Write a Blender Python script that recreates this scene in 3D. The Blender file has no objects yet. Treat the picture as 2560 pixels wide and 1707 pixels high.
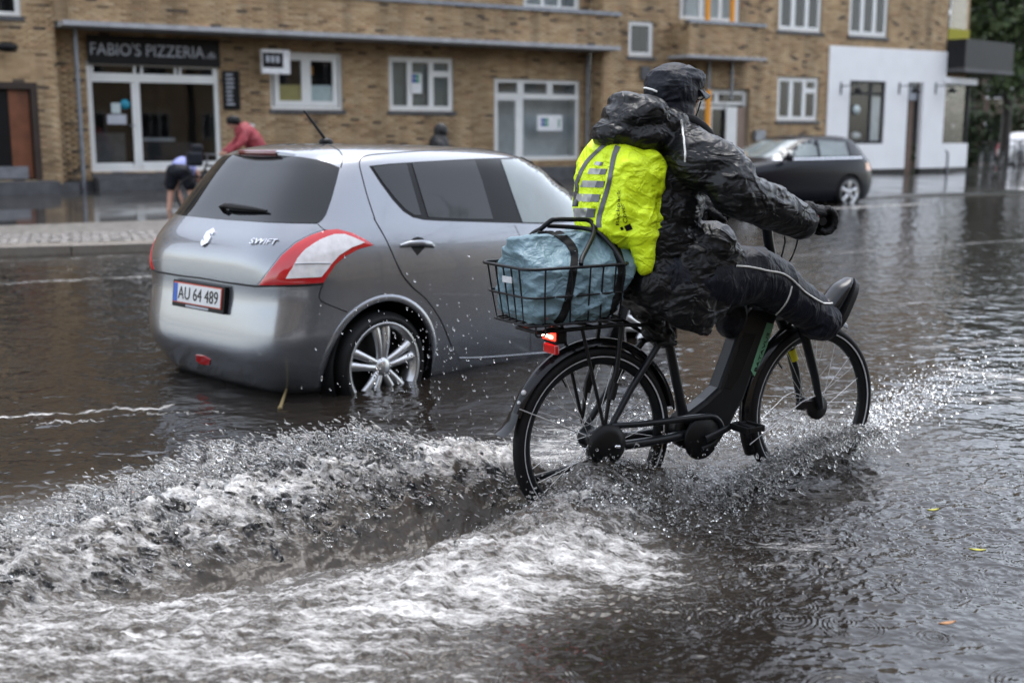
import bpy, bmesh, math, random
import numpy as np
from mathutils import Vector, Matrix
from mathutils.bvhtree import BVHTree
from mathutils.geometry import delaunay_2d_cdt

# ------------------------------------------------------------------ camera, sky, sun, exposure
scene = bpy.context.scene
COL = scene.collection
CAM_H, FPX, CX, CY, YH = 1.42, 3000.0, 1280.0, 853.5, 342.0
PITCH = math.atan((CY - YH) / FPX)
cam_d = bpy.data.cameras.new('camera'); cam = bpy.data.objects.new('camera', cam_d); COL.objects.link(cam)
cam_d.sensor_width = 36.0; cam_d.lens = FPX / 2560 * 36.0
cam_d.clip_start = 0.05; cam_d.clip_end = 600
cam.location = (0, 0, CAM_H); cam.rotation_euler = (math.pi / 2 - PITCH, 0, 0)
cam_d.dof.use_dof = True; cam_d.dof.focus_distance = 4.75; cam_d.dof.aperture_fstop = 2.1
scene.camera = cam

world = bpy.data.worlds.new('World'); scene.world = world; world.use_nodes = True
wn = world.node_tree.nodes; wl = world.node_tree.links
sky = wn.new('ShaderNodeTexSky'); sky.sky_type = 'NISHITA'; sky.sun_disc = False
SUN_EL, SUN_AZ = math.radians(74), math.radians(20)
sky.sun_elevation = SUN_EL; sky.sun_rotation = SUN_AZ; sky.dust_density = 1.2; sky.air_density = 1.0; sky.ozone_density = 1.0
hs = wn.new('ShaderNodeHueSaturation'); hs.inputs['Saturation'].default_value = 0.40; hs.inputs['Value'].default_value = 1.0
wl.new(sky.outputs[0], hs.inputs['Color'])
wl.new(hs.outputs[0], wn['Background'].inputs['Color']); wn['Background'].inputs['Strength'].default_value = 0.15
sun_d = bpy.data.lights.new('sun', 'SUN'); sun_d.energy = 0.6; sun_d.angle = math.radians(35); sun_d.color = (1, 0.98, 0.96)
sun = bpy.data.objects.new('sun', sun_d); COL.objects.link(sun)
# the sun stands high over the houses, veiled by cloud
sdir = Vector((math.sin(SUN_AZ) * math.cos(SUN_EL), math.cos(SUN_AZ) * math.cos(SUN_EL), math.sin(SUN_EL)))
sun.rotation_euler = sdir.to_track_quat('Z', 'Y').to_euler()
scene.view_settings.view_transform = 'Standard'; scene.view_settings.look = 'None'
scene.view_settings.exposure = 1.8; scene.view_settings.gamma = 1.0
scene.cycles.max_bounces = 10; scene.cycles.transparent_max_bounces = 16
scene.cycles.caustics_reflective = False; scene.cycles.caustics_refractive = False

# ------------------------------------------------------------------ helpers
rng = np.random.default_rng(7); random.seed(7)
_cp, _sp = math.cos(PITCH), math.sin(PITCH)
CAMP = np.array([0, 0, CAM_H])
def ray(x, y):
    a, b = (x - CX) / FPX, (CY - y) / FPX
    return np.array([a, _cp + b * _sp, -_sp + b * _cp])
def on_plane(x, y, p0, n):
    d = ray(x, y); return CAMP + d * (np.dot(np.asarray(p0, float) - CAMP, n) / np.dot(d, n))
def on_z(x, y, z=0.0):
    d = ray(x, y); return CAMP + d * ((z - CAM_H) / d[2])

class Frame:
    """a local frame on the ground: x along the heading, y to its left, z up"""
    def __init__(s, o, deg):
        s.o = np.asarray(o, float); s.a = math.radians(deg)
        s.u = np.array([math.cos(s.a), math.sin(s.a), 0]); s.v = np.array([-math.sin(s.a), math.cos(s.a), 0])
    def loc(s, p):
        p = np.asarray(p) - s.o; return (float(p @ s.u), float(p @ s.v), float(p[2]))
    def side(s, x, y, l=0.0):      # measured point -> (x, l, z) on the vertical plane y = l
        return s.loc(on_plane(x, y, s.o + s.v * l, s.v))
    def matrix(s): return Matrix.Translation(Vector(s.o)) @ Matrix.Rotation(s.a, 4, 'Z')

def tag(o, label=None, cat=None, group=None, kind=None):
    if label: o['label'] = label
    if cat: o['category'] = cat
    if group: o['group'] = group
    if kind: o['kind'] = kind
    return o
def empty(name, loc=(0, 0, 0), rz=0.0, parent=None):
    o = bpy.data.objects.new(name, None); COL.objects.link(o)
    o.location = loc; o.rotation_euler = (0, 0, rz); o.empty_display_size = 0.1
    if parent: o.parent = parent
    return o
def link_mesh(name, me, m=None, parent=None):
    o = bpy.data.objects.new(name, me); COL.objects.link(o)
    if m is not None and len(me.materials) == 0: me.materials.append(m)
    if parent is not None: o.parent = parent
    return o
def copy_tree(o, parent=None):
    c = o.copy(); COL.objects.link(c); c.parent = parent
    for ch in [x for x in o.children]: copy_tree(ch, c)
    return c

class MB:
    def __init__(s): s.v = []; s.f = []; s.smooth = []
    def add(s, vs, fs, smooth=False):
        b = len(s.v); s.v.extend([tuple(map(float, p)) for p in vs])
        for f in fs: s.f.append(tuple(b + i for i in f)); s.smooth.append(smooth)
        return s
    def box(s, c, d, rz=0.0, rot=None):
        x, y, z = d[0] / 2, d[1] / 2, d[2] / 2
        vs = [Vector((a, b, e)) for a in (-x, x) for b in (-y, y) for e in (-z, z)]
        R = rot if rot is not None else Matrix.Rotation(rz, 3, 'Z')
        vs = [R @ p + Vector(c) for p in vs]
        return s.add(vs, [(0, 1, 3, 2), (4, 6, 7, 5), (0, 4, 5, 1), (2, 3, 7, 6), (0, 2, 6, 4), (1, 5, 7, 3)])
    def bx(s, x0, x1, y0, y1, z0, z1):
        return s.box(((x0 + x1) / 2, (y0 + y1) / 2, (z0 + z1) / 2), (abs(x1 - x0), abs(y1 - y0), abs(z1 - z0)))
    def tube(s, pts, r, seg=10, cap=True, flat=None):
        pts = [Vector(p) for p in pts]; n = len(pts)
        rs = list(r) if hasattr(r, '__len__') else [r] * n
        up = None; rings = []
        for i, p in enumerate(pts):
            t = (pts[min(i + 1, n - 1)] - pts[max(i - 1, 0)])
            t = t.normalized() if t.length > 1e-9 else Vector((0, 0, 1))
            if up is None:
                up = Vector((0, 0, 1)) if abs(t.z) < 0.9 else Vector((0, 1, 0))
            a = up - t * up.dot(t)
            if a.length < 1e-6: a = t.orthogonal()
            a.normalize(); b = t.cross(a); up = a
            fl = flat if flat else 1.0
            rings.append([p + a * (math.cos(q) * rs[i]) + b * (math.sin(q) * rs[i] * fl) for q in [2 * math.pi * k / seg for k in range(seg)]])
        vs = [q for ring in rings for q in ring]
        fs = [(i * seg + k, i * seg + (k + 1) % seg, (i + 1) * seg + (k + 1) % seg, (i + 1) * seg + k) for i in range(n - 1) for k in range(seg)]
        s.add(vs, fs, True)
        if cap:
            s.add(rings[0], [tuple(range(seg - 1, -1, -1))]); s.add(rings[-1], [tuple(range(seg))])
        return s
    def lathe(s, prof, axis='y', c=(0, 0, 0), seg=48, a0=0.0, a1=2 * math.pi):
        """prof: list of (r, h) with h along the axis"""
        full = abs(a1 - a0 - 2 * math.pi) < 1e-6; n = seg if full else seg + 1
        vs = []
        for k in range(n):
            q = a0 + (a1 - a0) * k / seg
            for r, h in prof:
                if axis == 'y': p = (r * math.cos(q), h, r * math.sin(q))
                elif axis == 'z': p = (r * math.cos(q), r * math.sin(q), h)
                else: p = (h, r * math.cos(q), r * math.sin(q))
                vs.append((p[0] + c[0], p[1] + c[1], p[2] + c[2]))
        m = len(prof)
        fs = [(k * m + i, k * m + i + 1, ((k + 1) % n) * m + i + 1, ((k + 1) % n) * m + i) for k in range(seg) for i in range(m - 1)]
        return s.add(vs, fs, True)
    def prism(s, poly, y0, y1, axis='y'):
        """poly of (a, b): extruded along y (a=x, b=z) or z (a=x, b=y)"""
        n = len(poly)
        if axis == 'y': vs = [(a, y0, b) for a, b in poly] + [(a, y1, b) for a, b in poly]
        elif axis == 'x': vs = [(y0, a, b) for a, b in poly] + [(y1, a, b) for a, b in poly]
        else: vs = [(a, b, y0) for a, b in poly] + [(a, b, y1) for a, b in poly]
        fs = [tuple(range(n - 1, -1, -1)), tuple(range(n, 2 * n))] + [(i, (i + 1) % n, n + (i + 1) % n, n + i) for i in range(n)]
        return s.add(vs, fs)
    def grid(s, P, smooth=True, closed_u=False):
        """P[i][j] points"""
        a, b = len(P), len(P[0]); vs = [q for row in P for q in row]
        fs = []
        for i in range(a if closed_u else a - 1):
            for j in range(b - 1):
                fs.append((i * b + j, i * b + j + 1, ((i + 1) % a) * b + j + 1, ((i + 1) % a) * b + j))
        return s.add(vs, fs, smooth)
    def ball(s, c, r, seg=12, rings=8, rot=None):
        r = r if hasattr(r, '__len__') else (r, r, r)
        P = []
        for i in range(rings + 1):
            t = math.pi * i / rings
            row = []
            for k in range(seg):
                q = 2 * math.pi * k / seg
                p = Vector((r[0] * math.sin(t) * math.cos(q), r[1] * math.sin(t) * math.sin(q), r[2] * math.cos(t)))
                if rot is not None: p = rot @ p
                row.append(p + Vector(c))
            P.append(row)
        vs = [q for row in P for q in row]
        fs = []
        for i in range(rings):
            for k in range(seg):
                fs.append((i * seg + k, (i + 1) * seg + k, (i + 1) * seg + (k + 1) % seg, i * seg + (k + 1) % seg))
        return s.add(vs, fs, True)
    def mesh(s, name='m'):
        me = bpy.data.meshes.new(name); me.from_pydata(s.v, [], s.f); me.polygons.foreach_set('use_smooth', s.smooth); me.update()
        return me
    def build(s, name, m, parent=None, bevel=0.0, autos=None, fix=False):
        me = s.mesh(name)
        if fix:
            bm = bmesh.new(); bm.from_mesh(me); bmesh.ops.remove_doubles(bm, verts=bm.verts, dist=1e-5)
            bmesh.ops.recalc_face_normals(bm, faces=bm.faces); bm.to_mesh(me); bm.free()
        o = link_mesh(name, me, m, parent)
        if bevel:
            md = o.modifiers.new('bevel', 'BEVEL'); md.width = bevel; md.segments = 2; md.limit_method = 'ANGLE'; md.angle_limit = 0.6
        return o

def numpy_mesh(name, V, Fq, smooth=True):
    """fast mesh from numpy arrays; Fq (n,3) or (n,4)"""
    V = np.ascontiguousarray(V, np.float32); Fq = np.ascontiguousarray(Fq, np.int32); k = Fq.shape[1]; n = len(Fq)
    me = bpy.data.meshes.new(name); me.vertices.add(len(V)); me.vertices.foreach_set('co', V.ravel())
    me.loops.add(n * k); me.loops.foreach_set('vertex_index', Fq.ravel())
    me.polygons.add(n); me.polygons.foreach_set('loop_start', np.arange(0, n * k, k, dtype=np.int32))
    me.polygons.foreach_set('loop_total', np.full(n, k, np.int32)) if False else None
    me.update(calc_edges=True); me.validate()
    if smooth: me.polygons.foreach_set('use_smooth', np.ones(len(me.polygons), bool))
    return me
def attr(me, name, data, domain='POINT', typ='FLOAT'):
    a = me.attributes.new(name, typ, domain); a.data.foreach_set('value', np.ascontiguousarray(data, np.float32))

def catmull(pts, n=8):
    P = [np.asarray(p, float) for p in pts]; P = [2 * P[0] - P[1]] + P + [2 * P[-1] - P[-2]]
    out = []
    for i in range(1, len(P) - 2):
        a, b, c, d = P[i - 1], P[i], P[i + 1], P[i + 2]
        for k in range(n):
            t = k / n
            out.append(0.5 * (2 * b + (c - a) * t + (2 * a - 5 * b + 4 * c - d) * t * t + (3 * b - a - 3 * c + d) * t ** 3))
    out.append(P[-2]); return out

# vectorised gradient noise
_perm = np.random.default_rng(3).permutation(256).astype(np.int32); _perm = np.r_[_perm, _perm, _perm]
_g = np.random.default_rng(4).normal(size=(256, 3)); _g /= np.linalg.norm(_g, axis=1)[:, None]
def noise3(x, y, z):
    x, y, z = np.broadcast_arrays(x, y, z)
    xi, yi, zi = np.floor(x).astype(np.int32), np.floor(y).astype(np.int32), np.floor(z).astype(np.int32)
    fx, fy, fz = x - xi, y - yi, z - zi
    w = lambda t: t * t * t * (t * (t * 6 - 15) + 10)
    wx, wy, wz = w(fx), w(fy), w(fz); out = 0
    for i in (0, 1):
        for j in (0, 1):
            for k in (0, 1):
                h = _perm[_perm[_perm[(xi + i) & 255] + ((yi + j) & 255)] + ((zi + k) & 255)] & 255
                g = _g[h]
                d = g[..., 0] * (fx - i) + g[..., 1] * (fy - j) + g[..., 2] * (fz - k)
                out = out + d * (wx if i else 1 - wx) * (wy if j else 1 - wy) * (wz if k else 1 - wz)
    return out * 1.5
def fbm(x, y, z, oct=4, gain=0.5, lac=2.03, ridge=False):
    a, s, t = 1.0, 0.0, 0.0
    for o in range(oct):
        n = noise3(x + 17.3 * o, y - 9.1 * o, z + 3.7 * o)
        s = s + a * ((1 - 2 * np.abs(n)) if ridge else n); t += a; a *= gain; x, y, z = x * lac, y * lac, z * lac
    return s / t
def smooth01(a, b, x):
    t = np.clip((x - a) / (b - a), 0, 1); return t * t * (3 - 2 * t)

# ------------------------------------------------------------------ materials
def new_mat(name):
    m = bpy.data.materials.new(name); m.use_nodes = True
    return m, m.node_tree.nodes, m.node_tree.links, m.node_tree.nodes['Principled BSDF']
def mat(name, col, rough=0.5, metal=0.0, var=0.08, scale=8.0, bump=0.0, bscale=None, coat=0.0, spec=0.5, trans=0.0, ior=1.45, emit=None, rvar=0.0, sheen=0.0):
    m, n, l, b = new_mat(name)
    b.inputs['Base Color'].default_value = (*col, 1); b.inputs['Roughness'].default_value = rough; b.inputs['Metallic'].default_value = metal
    b.inputs['Specular IOR Level'].default_value = spec; b.inputs['IOR'].default_value = ior
    b.inputs['Coat Weight'].default_value = coat; b.inputs['Coat Roughness'].default_value = 0.03
    b.inputs['Transmission Weight'].default_value = trans
    if sheen: b.inputs['Sheen Weight'].default_value = sheen
    if emit: b.inputs['Emission Color'].default_value = (*emit[0], 1); b.inputs['Emission Strength'].default_value = emit[1]
    tc = n.new('ShaderNodeTexCoord')
    if var or rvar:
        t = n.new('ShaderNodeTexNoise'); t.inputs['Scale'].default_value = scale; t.inputs['Detail'].default_value = 5
        l.new(tc.outputs['Object'], t.inputs['Vector'])
        if var:
            r = n.new('ShaderNodeMapRange'); r.inputs['From Min'].default_value = 0.3; r.inputs['From Max'].default_value = 0.7
            r.inputs['To Min'].default_value = 1 - var; r.inputs['To Max'].default_value = 1 + var
            l.new(t.outputs['Fac'], r.inputs['Value'])
            mx = n.new('ShaderNodeVectorMath'); mx.operation = 'SCALE'; mx.inputs[0].default_value = col
            l.new(r.outputs[0], mx.inputs['Scale']); l.new(mx.outputs[0], b.inputs['Base Color'])
        if rvar:
            r = n.new('ShaderNodeMapRange'); r.inputs['From Min'].default_value = 0.3; r.inputs['From Max'].default_value = 0.7
            r.inputs['To Min'].default_value = max(0.0, rough - rvar); r.inputs['To Max'].default_value = rough + rvar
            l.new(t.outputs['Fac'], r.inputs['Value']); l.new(r.outputs[0], b.inputs['Roughness'])
    if bump:
        t2 = n.new('ShaderNodeTexNoise'); t2.inputs['Scale'].default_value = bscale or scale * 4; t2.inputs['Detail'].default_value = 6
        l.new(tc.outputs['Object'], t2.inputs['Vector'])
        bp = n.new('ShaderNodeBump'); bp.inputs['Strength'].default_value = bump; bp.inputs['Distance'].default_value = 0.01
        l.new(t2.outputs['Fac'], bp.inputs['Height']); l.new(bp.outputs[0], b.inputs['Normal'])
    return m
def crinkle(m, scale, strength, dist=0.006, stretch=(1, 1, 1)):
    """sharp little creases of thin wet fabric, as fine relief"""
    n, l = m.node_tree.nodes, m.node_tree.links; b = n['Principled BSDF']; tc = n.new('ShaderNodeTexCoord'); mp = n.new('ShaderNodeMapping'); mp.inputs['Scale'].default_value = stretch; l.new(tc.outputs['Object'], mp.inputs[0])
    h = None
    for k, (sc, w) in enumerate(((scale, 1.0), (scale * 2.3, 0.45))):
        t = n.new('ShaderNodeTexNoise'); t.inputs['Scale'].default_value = sc; t.inputs['Detail'].default_value = 2.5; t.inputs['Distortion'].default_value = 0.9; l.new(mp.outputs[0], t.inputs['Vector'])
        a = n.new('ShaderNodeMath'); a.operation = 'SUBTRACT'; a.inputs[1].default_value = 0.5; l.new(t.outputs['Fac'], a.inputs[0])
        c = n.new('ShaderNodeMath'); c.operation = 'ABSOLUTE'; l.new(a.outputs[0], c.inputs[0])
        r = n.new('ShaderNodeMapRange'); r.interpolation_type = 'SMOOTHSTEP'; r.inputs['From Max'].default_value = 0.11; r.inputs['To Min'].default_value = w; r.inputs['To Max'].default_value = 0.0; l.new(c.outputs[0], r.inputs['Value'])
        if h is None: h = r.outputs[0]
        else:
            d = n.new('ShaderNodeMath'); d.operation = 'ADD'; l.new(h, d.inputs[0]); l.new(r.outputs[0], d.inputs[1]); h = d.outputs[0]
    bp = n.new('ShaderNodeBump'); bp.inputs['Strength'].default_value = strength; bp.inputs['Distance'].default_value = dist; l.new(h, bp.inputs['Height'])
    for k in list(b.inputs['Normal'].links): l.new(k.from_socket, bp.inputs['Normal'])
    l.new(bp.outputs[0], b.inputs['Normal']); return m
def glass_mat(name, tint=(0.95, 0.97, 0.97), thru=0.97, rough=0.02):
    m, n, l, b = new_mat(name); n.remove(b)
    tr = n.new('ShaderNodeBsdfTransparent'); tr.inputs[0].default_value = (*[c * thru for c in tint], 1)
    gl = n.new('ShaderNodeBsdfGlossy'); gl.inputs['Roughness'].default_value = rough; gl.inputs['Color'].default_value = (1, 1, 1, 1)
    fr = n.new('ShaderNodeFresnel'); fr.inputs['IOR'].default_value = 1.5
    geo = n.new('ShaderNodeNewGeometry'); inv = n.new('ShaderNodeMath'); inv.operation = 'SUBTRACT'; inv.inputs[0].default_value = 1; l.new(geo.outputs['Backfacing'], inv.inputs[1])
    mul = n.new('ShaderNodeMath'); mul.operation = 'MULTIPLY'; l.new(fr.outputs[0], mul.inputs[0]); l.new(inv.outputs[0], mul.inputs[1])
    mx = n.new('ShaderNodeMixShader'); l.new(mul.outputs[0], mx.inputs[0]); l.new(tr.outputs[0], mx.inputs[1]); l.new(gl.outputs[0], mx.inputs[2])
    l.new(mx.outputs[0], n['Material Output'].inputs[0]); return m

M = {}
M['white_paint'] = mat('white_paint', (0.72, 0.72, 0.70), 0.4, var=0.06, scale=3)
M['plaster_white'] = mat('plaster_white', (0.80, 0.80, 0.80), 0.8, var=0.04, scale=1.5, bump=0.15, bscale=60)
M['concrete'] = mat('concrete', (0.34, 0.34, 0.35), 0.75, var=0.2, scale=4, bump=0.2, bscale=40)
M['plinth'] = mat('plinth', (0.075, 0.075, 0.078), 0.6, var=0.3, scale=5, bump=0.2)
M['zinc'] = mat('zinc', (0.22, 0.23, 0.25), 0.45, 0.6, var=0.2, scale=6)
M['dark_metal'] = mat('dark_metal', (0.014, 0.014, 0.016), 0.5, 0.0, var=0.2, spec=0.3)
M['black'] = mat('black_plastic', (0.006, 0.006, 0.0065), 0.45, var=0.2, spec=0.25)
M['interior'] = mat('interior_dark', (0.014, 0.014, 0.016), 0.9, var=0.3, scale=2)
M['glass'] = glass_mat('window_glass')
M['wood'] = mat('varnished_wood', (0.16, 0.055, 0.025), 0.4, var=0.35, scale=3, coat=0.2)
M['wood_dark'] = mat('dark_wood', (0.03, 0.018, 0.013), 0.5, var=0.3, scale=3)
M['orange'] = mat('orange_paint', (0.75, 0.30, 0.02), 0.45)
M['sign_black'] = mat('sign_black', (0.007, 0.007, 0.008), 0.35, spec=0.25)
M['letter'] = mat('letter_grey', (0.42, 0.44, 0.48), 0.4)
M['paper'] = mat('paper_white', (0.75, 0.75, 0.75), 0.7)
M['frost_yellow'] = mat('frosted_yellow', (0.33, 0.28, 0.10), 0.6)
M['frost_blue'] = mat('frosted_blue', (0.46, 0.53, 0.53), 0.6)
M['green_ink'] = mat('green_ink', (0.02, 0.22, 0.12), 0.6)
M['blue_ink'] = mat('blue_ink', (0.02, 0.05, 0.28), 0.6)
M['cyan'] = mat('cyan_sticker', (0.02, 0.25, 0.36), 0.5)
M['blind'] = mat('blind', (0.50, 0.54, 0.52), 0.6)
M['grey_curtain'] = mat('grey_curtain', (0.45, 0.47, 0.48), 0.8, var=0.1, scale=5)
M['taupe'] = mat('taupe_paint', (0.24, 0.17, 0.13), 0.5)
M['yellow_cloth'] = mat('yellow_cloth', (0.30, 0.27, 0.02), 0.8)

def brick_ramp(n, l, val, b):
    r = n.new('ShaderNodeValToRGB'); e = r.color_ramp.elements
    r.color_ramp.interpolation = 'LINEAR'
    cols = [(0.0, (0.075, 0.05, 0.035)), (0.03, (0.08, 0.055, 0.038)), (0.06, (0.27, 0.17, 0.085)), (0.2, (0.36, 0.235, 0.12)), (0.45, (0.42, 0.285, 0.15)), (0.75, (0.46, 0.325, 0.18)), (0.92, (0.50, 0.37, 0.22)), (1.0, (0.44, 0.25, 0.13))]
    e[0].position = 0; e[0].color = (*cols[0][1], 1); e[1].position = 1; e[1].color = (*cols[-1][1], 1)
    for p, c in cols[1:-1]:
        q = e.new(p); q.color = (*c, 1)
    l.new(val, r.inputs[0])
    tc = n.new('ShaderNodeTexCoord'); t = n.new('ShaderNodeTexNoise'); t.inputs['Scale'].default_value = 0.7; t.inputs['Detail'].default_value = 4
    g = n.new('ShaderNodeNewGeometry'); l.new(g.outputs['Position'], t.inputs['Vector'])
    mr = n.new('ShaderNodeMapRange'); mr.inputs['From Min'].default_value = 0.3; mr.inputs['From Max'].default_value = 0.7; mr.inputs['To Min'].default_value = 0.8; mr.inputs['To Max'].default_value = 1.12
    l.new(t.outputs['Fac'], mr.inputs['Value'])
    # rain-dark streaks running down the wall
    mp = n.new('ShaderNodeMapping'); mp.inputs['Scale'].default_value = (2.2, 2.2, 0.22); l.new(g.outputs['Position'], mp.inputs[0])
    t3 = n.new('ShaderNodeTexNoise'); t3.inputs['Scale'].default_value = 1.0; t3.inputs['Detail'].default_value = 6; l.new(mp.outputs[0], t3.inputs['Vector'])
    m3 = n.new('ShaderNodeMapRange'); m3.inputs['From Min'].default_value = 0.36; m3.inputs['From Max'].default_value = 0.56; m3.inputs['To Min'].default_value = 0.68; m3.inputs['To Max'].default_value = 1.05; l.new(t3.outputs['Fac'], m3.inputs['Value'])
    ml = n.new('ShaderNodeMath'); ml.operation = 'MULTIPLY'; l.new(mr.outputs[0], ml.inputs[0]); l.new(m3.outputs[0], ml.inputs[1])
    sc = n.new('ShaderNodeVectorMath'); sc.operation = 'SCALE'; l.new(r.outputs[0], sc.inputs[0]); l.new(ml.outputs[0], sc.inputs['Scale'])
    l.new(sc.outputs[0], b.inputs['Base Color']); b.inputs['Roughness'].default_value = 0.75
def brick_mats():
    m, n, l, b = new_mat('brick_joined'); a = n.new('ShaderNodeAttribute'); a.attribute_name = 'tone'; brick_ramp(n, l, a.outputs['Fac'], b); M['brick_joined'] = m
    m, n, l, b = new_mat('brick_single'); a = n.new('ShaderNodeObjectInfo'); brick_ramp(n, l, a.outputs['Random'], b); M['brick_single'] = m
    # far or unseen brickwork, where bricks cannot be told apart
    m, n, l, b = new_mat('brick_far'); tc = n.new('ShaderNodeTexCoord'); t = n.new('ShaderNodeTexBrick')
    mp = n.new('ShaderNodeMapping'); mp.inputs['Rotation'].default_value = (math.pi / 2, 0, 0); l.new(tc.outputs['Object'], mp.inputs[0]); l.new(mp.outputs[0], t.inputs['Vector'])
    t.inputs['Scale'].default_value = 1; t.inputs['Brick Width'].default_value = 0.24; t.inputs['Row Height'].default_value = 0.0667; t.inputs['Mortar Size'].default_value = 0.008
    t.inputs['Color1'].default_value = (0.46, 0.32, 0.18, 1); t.inputs['Color2'].default_value = (0.34, 0.22, 0.11, 1); t.inputs['Mortar'].default_value = (0.3, 0.25, 0.19, 1)
    l.new(t.outputs[0], b.inputs['Base Color']); b.inputs['Roughness'].default_value = 0.85; M['brick_far'] = m
brick_mats()
M['mortar'] = mat('mortar', (0.31, 0.25, 0.18), 0.9, var=0.15, scale=2)

def text_mesh(s, size, depth=0.004, space=1.0, shear=0.0):
    c = bpy.data.curves.new('text', 'FONT'); c.body = s; c.size = size; c.extrude = depth / 2; c.space_character = space; c.shear = shear
    c.resolution_u = 3
    o = bpy.data.objects.new('text', c); COL.objects.link(o); bpy.context.view_layer.update()
    me = bpy.data.meshes.new_from_object(o.evaluated_get(bpy.context.evaluated_depsgraph_get()))
    bpy.data.objects.remove(o); bpy.data.curves.remove(c); return me
def text_obj(name, s, m, parent, width, height, mtx, depth=0.004, shear=0.0, space=1.0):
    """text scaled to width x height, lower left at the origin of mtx, its x along the line, y up, z out"""
    me = text_mesh(s, 1.0, depth, space, shear); V = np.array([v.co[:] for v in me.vertices])
    lo, hi = V.min(0), V.max(0)
    V[:, 0] = (V[:, 0] - lo[0]) / (hi[0] - lo[0]) * width; V[:, 1] = (V[:, 1] - lo[1]) / (hi[1] - lo[1]) * height
    me.vertices.foreach_set('co', V.astype(np.float32).ravel()); me.transform(mtx); me.update()
    return link_mesh(name, me, m, parent)
def face_mtx(o, xdir, ydir):
    x = Vector(xdir).normalized(); y = Vector(ydir).normalized(); z = x.cross(y)
    return Matrix(((x[0], y[0], z[0], o[0]), (x[1], y[1], z[1], o[1]), (x[2], y[2], z[2], o[2]), (0, 0, 0, 1)))
# ------------------------------------------------------------------ the setting: road bed, verge, kerb, pavement
FA = 31.5
_a = math.radians(FA); NF = np.array([-math.sin(_a), math.cos(_a), 0]); UF = np.array([math.cos(_a), math.sin(_a), 0])
BF = Frame(NF * 27.0, FA)                      # the brick building's front: x along the street, y into the house
def fp(x, y, d=0.0): p = BF.side(x, y, d); return p[0], p[2]
PAVE_Z = 0.26
def wet_mat(name, col, dry=0.45, wet=0.06, scale=0.6, bump=0.25, bscale=25):
    m, n, l, b = new_mat(name); tc = n.new('ShaderNodeTexCoord')
    t = n.new('ShaderNodeTexNoise'); t.inputs['Scale'].default_value = scale; t.inputs['Detail'].default_value = 6; l.new(tc.outputs['Object'], t.inputs['Vector'])
    mr = n.new('ShaderNodeMapRange'); mr.inputs['From Min'].default_value = 0.42; mr.inputs['From Max'].default_value = 0.62; mr.inputs['To Min'].default_value = wet; mr.inputs['To Max'].default_value = dry
    l.new(t.outputs['Fac'], mr.inputs['Value']); l.new(mr.outputs[0], b.inputs['Roughness'])
    t2 = n.new('ShaderNodeTexNoise'); t2.inputs['Scale'].default_value = bscale; t2.inputs['Detail'].default_value = 4; l.new(tc.outputs['Object'], t2.inputs['Vector'])
    bp = n.new('ShaderNodeBump'); bp.inputs['Strength'].default_value = bump; bp.inputs['Distance'].default_value = 0.004; l.new(t2.outputs['Fac'], bp.inputs['Height']); l.new(bp.outputs[0], b.inputs['Normal'])
    cr = n.new('ShaderNodeMapRange'); cr.inputs['To Min'].default_value = 0.6; cr.inputs['To Max'].default_value = 1.3; l.new(t2.outputs['Fac'], cr.inputs['Value'])
    sc = n.new('ShaderNodeVectorMath'); sc.operation = 'SCALE'; sc.inputs[0].default_value = col; l.new(cr.outputs[0], sc.inputs['Scale']); l.new(sc.outputs[0], b.inputs['Base Color'])
    b.inputs['Specular IOR Level'].default_value = 0.6
    return m
M['asphalt'] = wet_mat('asphalt', (0.045, 0.042, 0.038))
M['pavement'] = wet_mat('wet_pavement', (0.040, 0.039, 0.038), dry=0.20, wet=0.03, scale=0.5, bump=0.12, bscale=6)
M['kerb'] = wet_mat('kerb_granite', (0.17, 0.15, 0.125), dry=0.6, wet=0.3, scale=3)
M['sett'] = mat('sett_granite', (0.16, 0.15, 0.14), 0.45, var=0.6, scale=9, bump=0.3)

mb = MB(); mb.add([(-160, -60, -0.2), (160, -60, -0.2), (160, 240, -0.2), (-160, 240, -0.2)], [(0, 1, 2, 3)])
tag(mb.build('road', M['asphalt']), kind='structure')
# pavement in front of the houses: a long slab parallel to the fronts, rising slightly to the doors
pav = MB(); rows = []
for y, z in ((-7.4, -0.3), (-7.4, 0.02), (-7.25, 0.05), (-3.0, 0.16), (0.0, PAVE_Z), (4.0, PAVE_Z + 0.02)):
    rows.append([BF.o + BF.u * s + BF.v * y + np.array([0, 0, z]) for s in np.linspace(-40, 75, 47)])
pav.grid(rows, smooth=False); tag(pav.build('pavement', M['pavement']), kind='structure')
# raised verge of setts with granite kerb, ending behind the silver car
vk = [np.array([-12.0, 12.35]), np.array([-6.19, 14.47]), np.array([-4.33, 15.15]), np.array([-2.2, 16.0]), np.array([-1.2, 16.9]), np.array([-1.0, 18.0])]
vk = [np.array([p[0], p[1]]) for p in catmull(vk, 8)]
back = [(BF.o + BF.u * s - BF.v * 7.3)[:2] for s in np.linspace(10.4, -8, 10)]
verge = MB(); poly = [(p[0], p[1]) for p in vk] + [(p[0], p[1]) for p in back]
verge.add([(p[0], p[1], 0.085) for p in poly], [tuple(range(len(poly)))])
vo = tag(verge.build('verge', M['sett']), kind='structure')
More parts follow.
